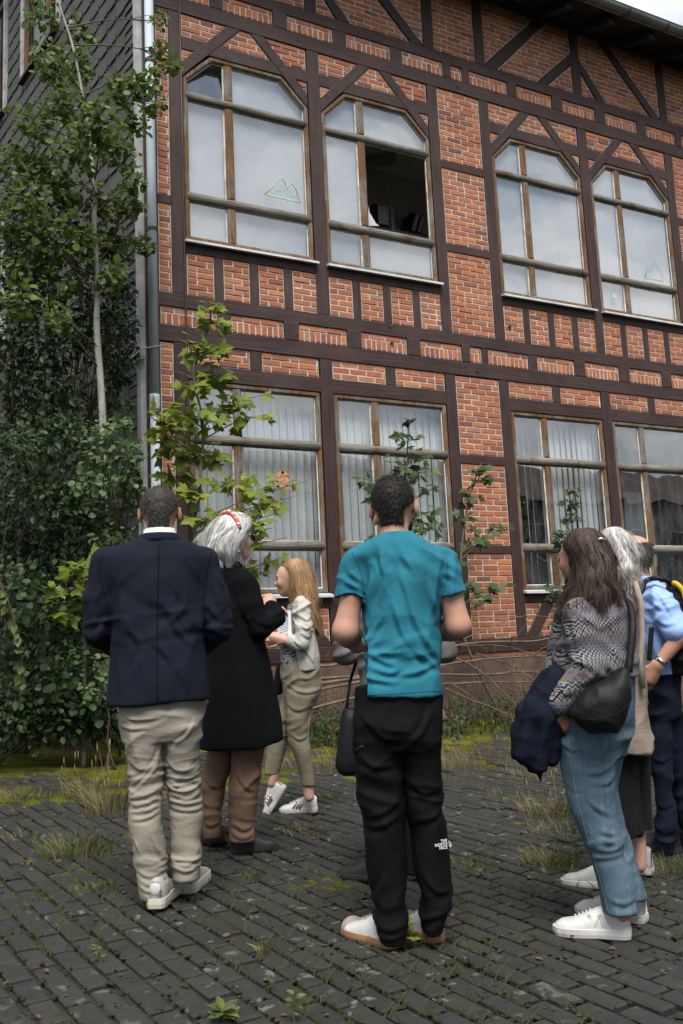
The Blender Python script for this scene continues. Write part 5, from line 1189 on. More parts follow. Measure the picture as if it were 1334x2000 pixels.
# ------------------------------------------------------------------ the visitors
def man_in_suit():
    p = Person(344, 1766, 'man in navy suit jacket and pale beige trousers, seen from behind at the left', 0); P = p.P; r = p.root
    hd = p.head(P(312, 1004, .03), .238, -.06, .0)
    body = hd+[Cone(P(312, 1015, .0), P(310, 1062, -.01), .058, .062, .02), Cone(P(310, 1120, 0), P(306, 1345, .0), .09, .11, .03, .8), Cone(P(285, 1400), P(299, 1725), .05, .03, .03), Cone(P(358, 1400), P(364, 1690, .03), .05, .03, .03)]
    wl, wr = P(236, 1268, .27), P(388, 1266, .27)
    body += [Cone(P(190, 1230, .02), wl, .04, .028, .02), Cone(P(430, 1232, .02), wr, .04, .028, .02)]+hand(wl, (.75, .6, .15), (0, .2, 1), curl=.55)+hand(wr, (-.75, .6, .15), (0, .2, 1), curl=.55, thumb=-1)
    V, F = grow(body, .008); V = relax(V, F, 1); mk('body', V, F, M['skin_tan'], r, True)
    short_hair(p, M['hair_greying'], 5200, 3, low=-.31, width=.0018, length=.012, spike=.25)
    cloth('shirt_collar', [Loft(p.rows([(1033, 282, 341, .0, .072), (1044, 278, 345, .0, .078), (1062, 272, 350, .0, .082)]), p=2.1)], M['white_cotton'], r, .006)
    jk = [Loft(p.rows([(1048, 280, 342, -.01, .070), (1054, 264, 352, -.01, .082), (1062, 243, 372, -.005, .092), (1075, 212, 398, 0, .108), (1092, 203, 406, 0, .122), (1130, 206, 402, 0, .136), (1180, 211, 399, 0, .142), (1235, 217, 397, 0, .140), (1280, 215, 402, 0, .142), (1330, 211, 407, 0, .148), (1375, 207, 412, 0, .150)]), k=.02, p=2.5)]
    for sg, sh, el, wr_, e2 in ((-1, P(207, 1098, 0), P(187, 1232, .01), wl, 0), (1, P(402, 1096, 0), P(426, 1232, .01), wr, 0)):
        jk += [Cone(sh, sh*.45+el*.55, .064, .066, .035), Cone(sh*.45+el*.55, el, .066, .062, .01), Cone(el, wr_, .064, .047, .012)]
    hz = P(310, 1374)[2]
    def cut(G): return np.minimum(hz+.012*np.sin(G[..., 0]*9+1)-.030*np.clip(-(G[..., 0]+.15)*6, 0, 1)-G[..., 2], 9)
    jo = cloth('jacket', jk, M['navy_suit'], r, .0075, [(.0055, (3, 3, 9), 35, P(0, 1190)[2], .13, 2), (.0055, (3, 3, 9), -35, P(0, 1200)[2], .13, 4), (.004, (7, 6, 2.2), 0, None, 1, 6), (.0055, (4, 4, 16), 10, P(0, 1232)[2], .06, 8), (.004, (9, 7, 1.4), 0, P(0, 1340)[2], .14, 9)], cut, 2, strokes=[([(P(a, b)[0], P(a, b)[2]) for a, b in q], 0.0065, 0.014) for q in [[(224,1088),(214,1159)],[(377,1103),(395,1147)],[(344,1147),(369,1205),(380,1223)],[(283,1271),(260,1325)],[(303,1256),(334,1287)],[(408,1185),(425,1208)],[(402,1223),(441,1243)],[(214,1205),(191,1241)],[(245,1160),(232,1215)],[(320,1180),(345,1230),(375,1262)],[(195,1150),(186,1190)],[(255,1230),(280,1262)],[(418,1140),(430,1190)],[(350,1300),(365,1350)],[(240,1290),(232,1350)]]])
    cloth('jacket_collar', [Loft(p.rows([(1043, 275, 347, -.012, .082), (1050, 268, 353, -.012, .088), (1060, 258, 364, -.010, .094)]), p=2.1)], M['navy_suit'], r, .006)
    zt, zb = P(310, 1062)[2], P(309, 1368)[2]
    drape(jo, [(P(310+q*3, y)[0], P(310, y)[2]) for q, y in ((0, 1068), (.3, 1100), (-.2, 1150), (-.5, 1220), (-.7, 1290), (-.6, 1366))], .0022, 'back_seam', M['black_wool'], jo, 40)
    for q in (((203, 1084), (197, 1110), (200, 1142), (213, 1185)), ((413, 1080), (404, 1112), (400, 1150), (395, 1190))): drape(jo, [(P(a, b)[0], P(a, b)[2]) for a, b in q], .002, 'sleeve_seam', M['black_wool'], jo, 30)
    tr = [Loft(p.rows([(1340, 226, 402, 0, .125), (1372, 228, 402, 0, .130), (1400, 232, 399, 0, .128), (1428, 236, 394, .0, .118), (1445, 238, 392, .0, .10)]), k=.02),
          Loft(p.rows([(1415, 236, 321, 0, .115), (1470, 246, 321, 0, .098), (1545, 250, 316, 0, .082), (1605, 252, 315, -.01, .080), (1660, 262, 323, -.01, .076), (1700, 268, 324, -.01, .074), (1728, 269, 331, -.015, .082), (1752, 271, 330, -.015, .080)]), k=.012),
          Loft(p.rows([(1415, 319, 393, 0, .115), (1470, 319, 387, .02, .098), (1520, 325, 389, .03, .084), (1550, 329, 393, .03, .082), (1600, 333, 396, .03, .078), (1640, 336, 390, .03, .074), (1680, 336, 392, .025, .078), (1716, 337, 392, .025, .078)]), k=.012)]
    kz, az = P(0, 1548)[2], P(0, 1715)[2]
    cloth('trousers', tr, M['beige_chino'], r, .0058, [(.0045, (6, 5, 26), -14, kz, .10, 3), (.0032, (8, 7, 40), 8, kz-.02, .11, 13), (.0055, (7, 6, 22), -12, az+.02, .06, 5), (.005, (4, 4, 9), 38, kz+.18, .16, 7), (.004, (7, 6, 2.5), 0, None, 1, 9), (.006, (3, 3, 14), -10, P(0, 1395)[2], .06, 11)], None, 1, strokes=[([(P(a, b)[0], P(a, b)[2]) for a, b in q], 0.0052, 0.0075) for q in [[(317,1449),(299,1488),(257,1529)],[(315,1470),(292,1509),(255,1548)],[(251,1481),(276,1497),(297,1490)],[(253,1557),(280,1550),(313,1534)],[(253,1571),(283,1564),(313,1550)],[(255,1582),(285,1578),(314,1564)],[(258,1596),(285,1592),(312,1580)],[(327,1520),(356,1532),(389,1518)],[(329,1534),(361,1543),(391,1532)],[(331,1548),(361,1557),(393,1548)],[(332,1562),(361,1567),(393,1562)],[(333,1576),(361,1580),(394,1577)],[(271,1709),(297,1718),(327,1702)],[(274,1723),(299,1730),(329,1716)],[(270,1695),(295,1702),(322,1690)],[(338,1677),(366,1684),(391,1670)],[(339,1690),(366,1697),(390,1684)],[(232,1391),(269,1403),(320,1394)],[(239,1417),(264,1421),(292,1417)],[(297,1626),(318,1672)],[(380,1400),(365,1430),(340,1450)],[(325,1480),(345,1500),(370,1505)],[(262,1630),(275,1660)]]])
    def heel(o, L, w, h, sole):
        V, F = grow([Ell((0, .006, h*.72), (w*.50, .012, h*.27), k=0)], .004); mk('heel_tab', V, F, M['leather_white'], o, True); laces(M['white_cotton'])(o, L, w, h, sole)
    g = lambda x, y: (lambda q: np.array([(q-p.G)@p.r, (q-p.G)@p.f, q[2]-p.G[2]]))(at_ground(x, y))
    h1 = g(303, 1783); shoe(p, h1+[0, .0, .012], h1+[.075, .27, 0], M['leather_grey'], M['rubber_cream'], .050, .112, .0, .042, heel)
    h2 = g(365, 1747); shoe(p, h2, h2+[.085, .27, 0], M['leather_grey'], M['rubber_cream'], .050, .112, 0, .042, heel)

def woman_in_coat():
    p = Person(470, 1666, 'woman with white wavy hair, sunglasses and a long black coat', -1.2); P = p.P; r = p.root
    yaw = -1.12
    hd = p.head(P(457, 1054, .0), .242, yaw, .05, ears=False); c = p.hc
    T = lambda *q: p.hc+p.hR@(np.array(q)*p.hh)
    hx = P(523, 1186, .12)
    body = hd+[Cone(P(452, 1075), P(450, 1118), .046, .052, .02), Cone(P(452, 1160), P(455, 1370), .09, .10, .03, .9), Cone(P(425, 1430, .05), P(412, 1612, .05), .05, .028, .03), Cone(P(478, 1430, -.04), P(472, 1615, -.04), .05, .028, .03)]
    body += [Cone(P(505, 1228, -.02), hx, .038, .028, .02)]+hand(hx, (.2, .75, .6), (.3, -.6, .5), curl=.7)+[Cone(P(440, 1230, .2), P(512, 1200, .26), .038, .028, .02)]+hand(P(512, 1200, .26), (.8, .3, .3), (0, .3, 1), curl=.6)
    V, F = grow(body, .007); V = relax(V, F, 1); mk('body', V, F, M['skin_pale'], r, True)
    H = Loft(p.rows([(1003, 438, 470, .0, .03), (1008, 428, 482, 0, .065), (1018, 419, 487, -.005, .095), (1032, 410, 486, -.01, .112), (1050, 403, 478, -.015, .118), (1066, 399, 471, -.02, .118), (1082, 402, 466, -.02, .112), (1096, 414, 463, -.02, .10), (1104, 424, 458, -.02, .08)]), k=.01, p=2.1)
    ho = cloth('hair', [H], M['hair_white'], r, .008, [(.006, (12, 12, 4), 0, None, 1, 3)], None, 1, lambda V: .12+.35*np.abs(vnoise(V*np.array((60, 60, 8)))))
    hair_over(H, 'strands', M['hair_white'], ho, 4200, (PI*.55, PI*2.06), (.0, .40), (.70, 1.10), .0028, .017, .008, seed=4)
    hair_over(H, 'strands', M['hair_white'], ho, 500, (PI*.0, PI*.45), (.0, .2), (.35, .6), .0042, .006, .004, seed=5)
    hair_over(H, 'strands', M['hair_white'], ho, 260, (PI*.7, PI*2.0), (.0, .5), (.8, 1.15), .0013, .03, .016, seed=6)
    # headband, sunglasses, earring
    hb = [P(432, 1009, -.03), P(436, 1003, -.05), P(447, 1000, -.075), P(456, 1006, -.105), P(463, 1018, -.122), P(468, 1033, -.126)]
    ob = mk('headband', *tube(spline(hb, 20), .013, 8), M['headband'], r, True)
    for i, t in enumerate((2, 5, 8, 11, 14, 17)): q = spline(hb, 20)[t]; V, F = grow([Ell(q+np.array((0, -.006, .004)), (.010, .010, .010), k=0)], .004); mk('headband_print', V, F, M[('headband_white', 'headband_yellow', 'headband_white')[i % 3]], ob, True)
    for sg in (-1, 1):
        V, F = grow([Ell(T(sg*.16, .40, .035), np.array((.125, .035, .10))*p.hh, p.hR, k=0)], .004); gl = mk('sunglasses_lens', V, F, M['black_plastic'], r, True)
        mk('sunglasses_arm', *tube([T(sg*.26, .38, .07), T(sg*.33, .16, .07), T(sg*.34, .0, .05)], .0042, 6), M['silver'], r, True)
    mk('earring', *tube([P(466, 1072, -.11), P(466, 1077, -.112), P(466, 1082, -.112)], [.003, .006, .007], 8), M['silver'], r, True)
    mo, _ = None, None
    V, F = grow([Ell(T(0, .36, -.235), np.array((.085, .045, .028))*p.hh, p.hR, k=0)], .004); mk('mouth', V, F, M['lip'], r, True)
    ct = [Loft(p.rows([(1100, 432, 466, 0, .07), (1108, 420, 482, 0, .10), (1122, 408, 492, 0, .135), (1160, 400, 500, 0, .15), (1230, 398, 512, 0, .155), (1300, 398, 528, 0, .165), (1380, 394, 543, 0, .185), (1430, 390, 551, 0, .20), (1464, 387, 554, 0, .205)]), k=.02, p=2.2)]
    sh, el = P(478, 1140, -.10), P(508, 1226, -.12); hv = P(530, 1188, .06)
    ct += [Cone(sh, sh*.5+el*.5, .066, .066, .035), Cone(sh*.5+el*.5, el, .066, .064, .01), Cone(el, P(537, 1205, -.02), .064, .056, .012), Cone(P(537, 1205, -.02), hv, .056, .044, .012), Cone(P(420, 1140, .10), P(430, 1230, .18), .065, .06, .03), Cone(P(430, 1230, .18), P(500, 1205, .24), .055, .045, .02)]
    hz = P(470, 1458)[2]
    def cut(G): return hz+.05*np.clip((G[..., 0]-.10)*4, 0, 1)-G[..., 2]
    cloth('coat', ct, M['black_wool'], r, .008, [(.006, (5, 5, 14), 30, P(0, 1205)[2], .10, 3), (.007, (6, 5, .9), 0, P(0, 1400)[2], .22, 5), (.005, (4, 4, 6), -30, P(0, 1150)[2], .10, 8)], cut, 2, strokes=[([(P(a, b)[0], P(a, b)[2]) for a, b in q], 0.007, 0.014) for q in [[(471,1190),(488,1221)],[(495,1260),(500,1310),(505,1400)],[(470,1300),(472,1450)],[(430,1300),(425,1450)],[(520,1290),(535,1440)],[(500,1215),(520,1222),(535,1212)],[(460,1150),(470,1190)]]])
    cloth('coat_collar', [Loft(p.rows([(1098, 430, 470, 0, .078), (1110, 424, 480, 0, .09)]), p=2.1)], M['black_wool'], r, .007)
    tr = [Loft(p.rows([(1420, 405, 460, .05, .09), (1480, 402, 455, .05, .085), (1540, 394, 442, .05, .075), (1585, 396, 432, .05, .065), (1636, 396, 430, .05, .062)]), k=.01), Loft(p.rows([(1420, 452, 520, -.04, .10), (1480, 454, 514, -.04, .095), (1540, 448, 505, -.04, .085), (1590, 447, 497, -.04, .072), (1615, 448, 496, -.04, .07), (1642, 449, 499, -.04, .07)]), k=.01)]
    cloth('trousers', tr, M['brown_chino'], r, .008, [(.006, (5, 5, 20), -8, P(0, 1612)[2], .06, 3), (.005, (4, 4, 9), 30, P(0, 1540)[2], .12, 6), (.004, (7, 6, 2.5), 0, None, 1, 9)], None, 1, strokes=[([(P(a, b)[0], P(a, b)[2]) for a, b in q], 0.006, 0.01) for q in [[(400,1520),(420,1535),(440,1530)],[(455,1600),(475,1612),(494,1605)],[(452,1618),(472,1628),(496,1622)],[(460,1500),(480,1530),(500,1540)],[(398,1605),(412,1612),(426,1606)]]])
    g = lambda x, y: (lambda q: np.array([(q-p.G)@p.r, (q-p.G)@p.f, q[2]-p.G[2]]))(at_ground(x, y))
    a = g(452, 1668); shoe(p, a, a+[.245, .05, 0], M['black_shoe'], M['black_rubber'], .050, .10, 0, .034, laces(M['black_shoe']))
    a = g(388, 1650); shoe(p, a, a+[.24, .09, 0], M['black_shoe'], M['black_rubber'], .050, .10, 0, .034, laces(M['black_shoe']))

def young_woman():
    p = Person(592, 1589, 'young woman with long fair hair and a pale cardigan, walking with an open notebook', 1.45); P = p.P; r = p.root
    hd = p.head(P(566, 1131, 0), .228, 1.42, -.10, ears=False, nose=.97); T = lambda *q: p.hc+p.hR@(np.array(q)*p.hh)
    wn_, we = P(556, 1250, -.13), P(590, 1257, -.17); hx = P(546, 1243, -.12)
    body = hd+[Cone(P(573, 1150), P(583, 1185), .042, .048, .02), Cone(P(586, 1205), P(592, 1290), .075, .085, .03), Cone(P(592, 1330, .05), P(545, 1430, .07), .06, .05, .03), Cone(P(545, 1430, .07), P(532, 1530, .05), .048, .030, .02), Cone(P(598, 1340, -.03), P(586, 1440, -.05), .06, .05, .03), Cone(P(586, 1440, -.05), P(604, 1556, -.05), .048, .032, .02)]
    body += [Cone(we, wn_, .034, .024, .02)]+hand(wn_, (-.95, .05, .28), (.0, -1, .2), L=.165, curl=.75)+[Cone(P(580, 1250, .16), P(548, 1258, .06), .034, .024, .02)]+hand(P(548, 1258, .06), (-.8, -.4, .2), (0, .2, -1), L=.165, curl=.7)
    V, F = grow(body, .006); V = relax(V, F, 1); mk('body', V, F, M['skin_pale'], r, True); p.eyes(r)
    V, F = grow([Ell(T(0, .352, -.238), np.array((.08, .045, .024))*p.hh, p.hR, k=0)], .004); mk('mouth', V, F, M['lip'], r, True)
    for sg in (1, -1): mk('eyebrow', *tube([T(sg*.07, .375, .115), T(sg*.14, .365, .135), T(sg*.22, .32, .12)], .0032, 5), M['brow'], r, True)
    H = Loft(p.rows([(1091, 572, 586, 0, .02), (1095, 560, 595, 0, .055), (1104, 550, 602, 0, .080), (1118, 556, 608, 0, .092), (1135, 562, 613, 0, .095), (1155, 566, 617, 0, .092), (1180, 572, 620, -.01, .088), (1205, 590, 623, -.02, .07), (1225, 608, 628, -.03, .05), (1238, 622, 632, -.03, .02)]), k=.01, p=2.1)
    ho = cloth('hair', [H], M['hair_fair'], r, .007, [(.003, (20, 20, 3), 0, None, 1, 3)], None, 1, lambda V: .1+.5*np.abs(vnoise(V*np.array((70, 70, 6)))))
    hair_over(H, 'strands', M['hair_fair'], ho, 3200, (PI*.42, PI*2.3), (0, .15), (.55, 1.05), .0027, .007, .005, seed=7, k=12)
    hair_over(H, 'strands', M['hair_fair'], ho, 160, (PI*1.0, PI*2.2), (.0, .5), (.8, 1.06), .0012, .02, .012, seed=9)
    cg = [Loft(p.rows([(1166, 579, 598, 0, .09), (1172, 571, 604, 0, .145), (1184, 567, 608, 0, .165), (1210, 563, 613, 0, .15), (1245, 566, 618, 0, .14), (1285, 572, 624, 0, .145), (1310, 574, 623, 0, .145)]), k=.02), Cone(P(590, 1184, -.12), P(594, 1225, -.16), .052, .050, .03), Cone(P(594, 1225, -.16), we, .050, .048, .01), Cone(we, P(568, 1252, -.145), .048, .040, .012), Cone(P(590, 1184, .12), P(590, 1245, .17), .052, .048, .03), Cone(P(590, 1245, .17), P(562, 1252, .11), .045, .038, .012)]
    cloth('cardigan', cg, M['oat_knit'], r, .007, [(.0055, (5, 5, 22), -25, P(0, 1245)[2], .07, 3), (.005, (4, 4, 12), 30, P(0, 1215)[2], .10, 5), (.004, (8, 7, 2), 0, None, 1, 7)], None, 1, strokes=[([(P(a, b)[0], P(a, b)[2]) for a, b in q], 0.006, 0.009) for q in [[(585,1200),(598,1212),(606,1205)],[(582,1215),(597,1228),(607,1222)],[(588,1235),(600,1245),(606,1240)],[(590,1265),(605,1280),(615,1300)],[(575,1250),(588,1262)],[(610,1240),(614,1290)]]])
    cloth('top', [Loft(p.rows([(1180, 562, 600, 0, .10), (1240, 552, 600, 0, .11), (1275, 547, 610, 0, .118), (1296, 547, 612, 0, .122)]), k=.01)], M['speckle_print'], r, .008)
    tr = [Loft(p.rows([(1290, 549, 621, 0, .125), (1312, 548, 626, 0, .135), (1335, 552, 629, 0, .14), (1360, 556, 624, 0, .13), (1375, 560, 616, 0, .11)]), k=.02),
          Loft(p.rows([(1350, 562, 622, -.05, .085), (1405, 560, 604, -.05, .078), (1445, 563, 604, -.05, .066), (1475, 575, 608, -.05, .062), (1510, 585, 612, -.05, .05), (1535, 590, 614, -.05, .046)]), k=.03),
          Cone(P(585, 1345, .06), P(548, 1425, .08), .085, .070, .04), Cone(P(548, 1425, .08), P(530, 1510, .06), .068, .046, .02)]
    zc = P(530, 1515)[2]
    cloth('trousers', tr, M['khaki'], r, .007, [(.005, (5, 5, 14), 30, P(0, 1350)[2], .10, 3), (.004, (5, 5, 16), 15, P(0, 1445)[2], .07, 5), (.003, (8, 7, 3), 0, None, 1, 7)], lambda G: np.where(G[..., 0] < P(570, 1500)[0], zc-G[..., 2], -1.), 1, strokes=[([(P(a, b)[0], P(a, b)[2]) for a, b in q], 0.005, 0.01) for q in [[(555,1330),(590,1350),(622,1345)],[(560,1370),(580,1385),(600,1380)],[(566,1430),(585,1440),(603,1432)],[(585,1325),(605,1322)]]])
    mk('belt_loop', *tube([P(556, 1294, -.13), P(556, 1302, -.135)], .004, 5), M['khaki'], r)
    def stripes(o, L, w, h, sole):
        laces(M['leather_white'])(o, L, w, h, sole)
        for t in (.40, .48, .56):
            for sg in (1, -1): mk('stripe', *tube([(sg*w*.98, t*L+.012, sole+.004), (sg*w*.90, t*L-.002, sole+.03), (sg*w*.62, t*L-.014, h*.74)], .0065, 5), M['holo'], o, True)
    g = lambda x, y: (lambda q: np.array([(q-p.G)@p.r, (q-p.G)@p.f, q[2]-p.G[2]]))(at_ground(x, y))
    a = g(620, 1586); shoe(p, a, a+[-.245, .03, 0], M['leather_white'], M['rubber_white'], .046, .098, 0, .03, stripes)
    a = P(560, 1537, .05); b = g(523, 1596); b = np.array((b[0]-.012, .0, b[2]+.01)); o = shoe(p, a, a+[-.245, .03, 0], M['leather_white'], M['rubber_white'], .046, .098, -.98, .03, stripes)
    # notebook and the blue bag she carries are things of their own
    nb = thing('notebook', 'open spiral notebook with written white pages held by the young woman', 'notebook', r.location, r.rotation_euler[2])
    q = [P(547, 1191, -.06), P(568, 1193, -.13), P(571, 1250, -.16), P(539, 1266, -.075)]; nrm = np.array((.25, .95, -.1))*.006
    mk('page_block', [*q, *[a_+nrm for a_ in q]], [[0, 1, 2, 3], [7, 6, 5, 4], [0, 4, 5, 1], [1, 5, 6, 2], [2, 6, 7, 3], [3, 7, 4, 0]], M['paper'], nb)
    off = -nrm*.35
    for i in range(13):
        t = (i+1)/14.5; L0 = q[0]*(1-t)+q[3]*t; R0 = q[1]*(1-t)+q[2]*t; a_, b_ = L0*.92+R0*.08+off, L0*.25+R0*.75+off; mk('written_line', *tube([a_, b_], .0016, 4), M['ink'] if i != 9 else M['highlighter'], nb)
    for i in range(16): t = (i+.5)/16; c_ = q[1]*(1-t)+q[2]*t; mk('spiral', *tube([c_+off*3, c_+np.array((.008, -.004, 0)), c_+nrm*1.5], .0022, 5), M['silver'], nb)
    bg = thing('shoulder_bag', 'blue bag hanging behind the black coat at the young woman\'s hip', 'bag', r.location, r.rotation_euler[2])
    cloth('pouch', [Loft(p.rows([(1300, 540, 553, .17, .06), (1330, 535, 555, .17, .09), (1356, 536, 552, .17, .08)]), p=3)], M['navy_jacket'], bg, .008)
    mk('strap', *tube([P(548, 1300, .17), P(560, 1240, .17), P(585, 1175, .10)], .010, 6), M['navy_jacket'], bg, True); mk('strap_end', *tube([P(540, 1356, .15), P(539, 1420, .14), P(538, 1492, .14)], .009, 6), M['navy_jacket'], bg, True)

def man_in_teal():
    p = Person(790, 1851, 'man in teal T-shirt and black trousers standing with his back turned, in the middle', 0); P = p.P; r = p.root
    hd = p.head(P(770, 993, .03), .242, -.20, .03)
    shl, ell_, wrl = P(698, 1104, 0), P(675, 1232, .0), P(697, 1262, .24); shr, elr, wrr = P(864, 1104, 0), P(895, 1222, -.01), P(850, 1240, .20)
    body = hd+[Cone(P(768, 1010, .0), P(769, 1062, -.01), .057, .060, .02), Cone(P(770, 1110, 0), P(775, 1330, 0), .09, .11, .03, .8), Cone(P(745, 1380), P(765, 1825), .06, .03, .03), Cone(P(825, 1380), P(846, 1815, .02), .06, .03, .03),
                    Cone(shl, shl*.5+ell_*.5, .034, .041, .03), Cone(shl*.5+ell_*.5, ell_, .042, .050, .02), Cone(ell_+[0, -.004, 0], ell_*.72+wrl*.28, .049, .047, .02), Cone(ell_*.72+wrl*.28, wrl, .047, .029, .02), Cone(shr, shr*.5+elr*.5, .036, .046, .03), Cone(shr*.5+elr*.5, elr, .047, .048, .02), Cone(elr, elr*.68+wrr*.32, .046, .046, .02), Cone(elr*.68+wrr*.32, wrr, .046, .030, .02)]
    body += hand(wrl, (.7, .55, .1), (0, .2, 1), curl=.6)+hand(wrr, (-.8, .5, .1), (0, .2, 1), curl=.6, thumb=-1)
    V, F = grow(body, .0075); V = relax(V, F, 1); mk('body', V, F, M['skin'], r, True)
    short_hair(p, M['hair_dark'], 6500, 8, low=-.30, width=.0018, length=.013, spike=.25)
    T = lambda *q: p.hc+p.hR@(np.array(q)*p.hh)
    V, F = grow([Ell(T(0, .12, -.26), np.array((.272, .285, .235))*p.hh, p.hR, k=0)], .006, lambda G: np.maximum(((G-p.hc)@p.hR)[..., 2]/p.hh+.12, .02-((G-p.hc)@p.hR)[..., 1]/p.hh)*p.hh); mk('beard', V, F, M['hair_dark'], r, True, np.full(len(V), .2))
    sh = [Loft(p.rows([(1043, 745, 801, -.005, .074), (1052, 728, 822, 0, .090), (1064, 705, 845, 0, .105), (1080, 692, 862, 0, .120), (1100, 697, 868, 0, .130), (1130, 711, 870, 0, .135), (1175, 711, 863, 0, .135), (1225, 703, 856, 0, .132), (1275, 692, 856, 0, .136), (1325, 688, 861, 0, .142), (1362, 686, 865, 0, .146)]), k=.02, p=2.4)]
    for a, e, t in ((shl, ell_, .52), (shr, elr, .50)): sh += [Cone(a+[0, 0, -.005], a*(1-t*.5)+e*t*.5, .066, .067, .035), Cone(a*(1-t*.5)+e*t*.5, a*(1-t)+e*t, .067, .070, .0)]
    zl, zr = P(684, 1169)[2], P(884, 1163)[2]; hz = P(775, 1358)[2]
    xl, xr = P(712, 1200)[0], P(863, 1200)[0]
    def cut(G):
        a = np.where(G[..., 0] < xl-.004, zl-.10*(G[..., 0]-P(684, 1169)[0])-G[..., 2], -1.); b = np.where(G[..., 0] > xr+.004, zr+.22*(G[..., 0]-P(884, 1163)[0])-G[..., 2], -1.)
        return np.maximum(np.maximum(a, b), hz-.02*G[..., 0]-.004*np.sin(G[..., 0]*14)-G[..., 2])
    ts = cloth('t_shirt', sh, M['teal_jersey'], r, .0058, [(.0085, (5.5, 5, 1.1), 22, P(0, 1245)[2], .20, 3), (.005, (9, 8, 1.2), -14, P(0, 1215)[2], .22, 23), (.0065, (3, 3, 15), 12, P(0, 1292)[2], .055, 5), (.0050, (3.5, 3, 20), -8, P(0, 1318)[2], .05, 15), (.0048, (6, 5, 2.2), -28, P(0, 1130)[2], .16, 8), (.0050, (5, 5, 14), -35, P(0, 1140)[2], .06, 10), (.003, (9, 8, 5), 0, None, 1, 12)], cut, 2, strokes=[([(P(a, b)[0], P(a, b)[2]) for a, b in q], 0.0075, 0.011) for q in [[(745,1090),(752,1137),(745,1180)],[(780,1120),(792,1162),(805,1205),(820,1235),(845,1272),(856,1290)],[(785,1085),(805,1122)],[(835,1135),(845,1175),(850,1212)],[(710,1270),(740,1285),(775,1297)],[(720,1300),(760,1310),(785,1302)],[(780,1315),(815,1310),(852,1290)],[(692,1310),(725,1322),(770,1330)],[(767,1180),(780,1225),(795,1255)],[(702,1262),(727,1237),(745,1207)],[(682,1117),(707,1140)],[(677,1137),(705,1152)],[(870,1120),(885,1135)],[(725,1105),(722,1150),(718,1190)],[(810,1270),(830,1285),(850,1300)]]])
    for q in (((688, 1080), (703, 1112), (711, 1150), (713, 1172)), ((868, 1086), (872, 1112), (867, 1148), (863, 1168)), ((688, 1354), (730, 1353), (780, 1350), (830, 1347), (862, 1347)), ((662, 1162), (680, 1165), (708, 1168))): drape(ts, [(P(a, b)[0], P(a, b)[2]) for a, b in q], .0016, 'seam', M['teal_seam'], ts, 34)
    cloth('neck_band', [Loft(p.rows([(1041, 744, 802, -.004, .0765), (1049, 737, 811, -.004, .084)]), p=2.2)], M['teal_jersey'], r, .006)
    tr = [Loft(p.rows([(1335, 690, 862, 0, .125), (1365, 687, 865, 0, .132), (1400, 687, 865, -.01, .136), (1440, 688, 864, -.01, .125), (1462, 688, 863, 0, .11)]), k=.02),
          Loft(p.rows([(1440, 687, 787, 0, .115), (1500, 689, 788, 0, .105), (1555, 694, 788, 0, .096), (1630, 712, 790, 0, .088), (1690, 716, 793, 0, .086), (1747, 729, 794, 0, .080), (1790, 731, 797, .0, .080), (1815, 735, 798, 0, .082), (1836, 741, 795, 0, .078)]), k=.012),
          Loft(p.rows([(1440, 786, 864, 0, .115), (1495, 788, 862, .01, .105), (1560, 791, 865, .02, .096), (1620, 803, 871, .02, .086), (1690, 808, 880, .02, .084), (1750, 821, 884, .02, .080), (1785, 819, 882, .02, .078), (1805, 822, 872, .02, .076), (1822, 824, 869, .02, .072)]), k=.012)]
    cloth('trousers', tr, M['black_trouser'], r, .0065, [(.006, (4, 4, 10), 30, P(0, 1450)[2], .12, 3), (.006, (4, 4, 12), -20, P(0, 1590)[2], .12, 5), (.0075, (4, 4, 14), 12, P(0, 1790)[2], .08, 7), (.004, (7, 6, 2), 0, None, 1, 9)], None, 1, strokes=[([(P(a, b)[0], P(a, b)[2]) for a, b in q], 0.007, 0.012) for q in [[(711,1395),(752,1433),(785,1439)],[(719,1587),(752,1576),(782,1552)],[(716,1605),(745,1602),(775,1587)],[(801,1527),(826,1543),(854,1538)],[(730,1794),(763,1802),(790,1791)],[(821,1791),(845,1780),(878,1774)],[(752,1697),(738,1752)],[(840,1380),(822,1420),(800,1440)],[(700,1470),(735,1490),(775,1485)],[(808,1600),(840,1590),(865,1570)],[(825,1700),(850,1730),(880,1735)],[(740,1815),(765,1818),(792,1808)]]])
    mk('thigh_pocket_zip', *tube([P(694, 1470, -.075), P(700, 1462, -.090), P(710, 1456, -.10)], .006, 6), M['black_nylon'], r, True)
    # the three-line maker's mark printed on the calf
    lg = bpy.data.objects.new('calf_print', None); COL.objects.link(lg); lg.parent = r; q = P(869, 1648, -.062); lg.location = q
    lg.rotation_euler = (PI/2, 0, .50)
    for i, tx in enumerate(('THE', 'NORTH', 'FACE')):
        cu = bpy.data.curves.new('print_line', 'FONT'); cu.body = tx; cu.size = .0150; cu.align_x = 'RIGHT'; cu.extrude = .0004; cu.offset = .0002; cu.materials.append(M['white_cotton']); tmp = bpy.data.objects.new('print_line', cu); me = bpy.data.meshes.new_from_object(tmp); bpy.data.objects.remove(tmp); bpy.data.curves.remove(cu); o = bpy.data.objects.new('print_line', me); COL.objects.link(o); o.parent = lg; o.location = (.010, .006-i*.0118, 0)
    for i in range(3): V, F = tube([(.016+(.004+.0035*i)*math.cos(t), -.014+(.008+.0065*i)*math.sin(t), 0) for t in np.linspace(0, PI/2, 7)], .0012, 4); mk('print_arc', V, F, M['white_cotton'], lg)
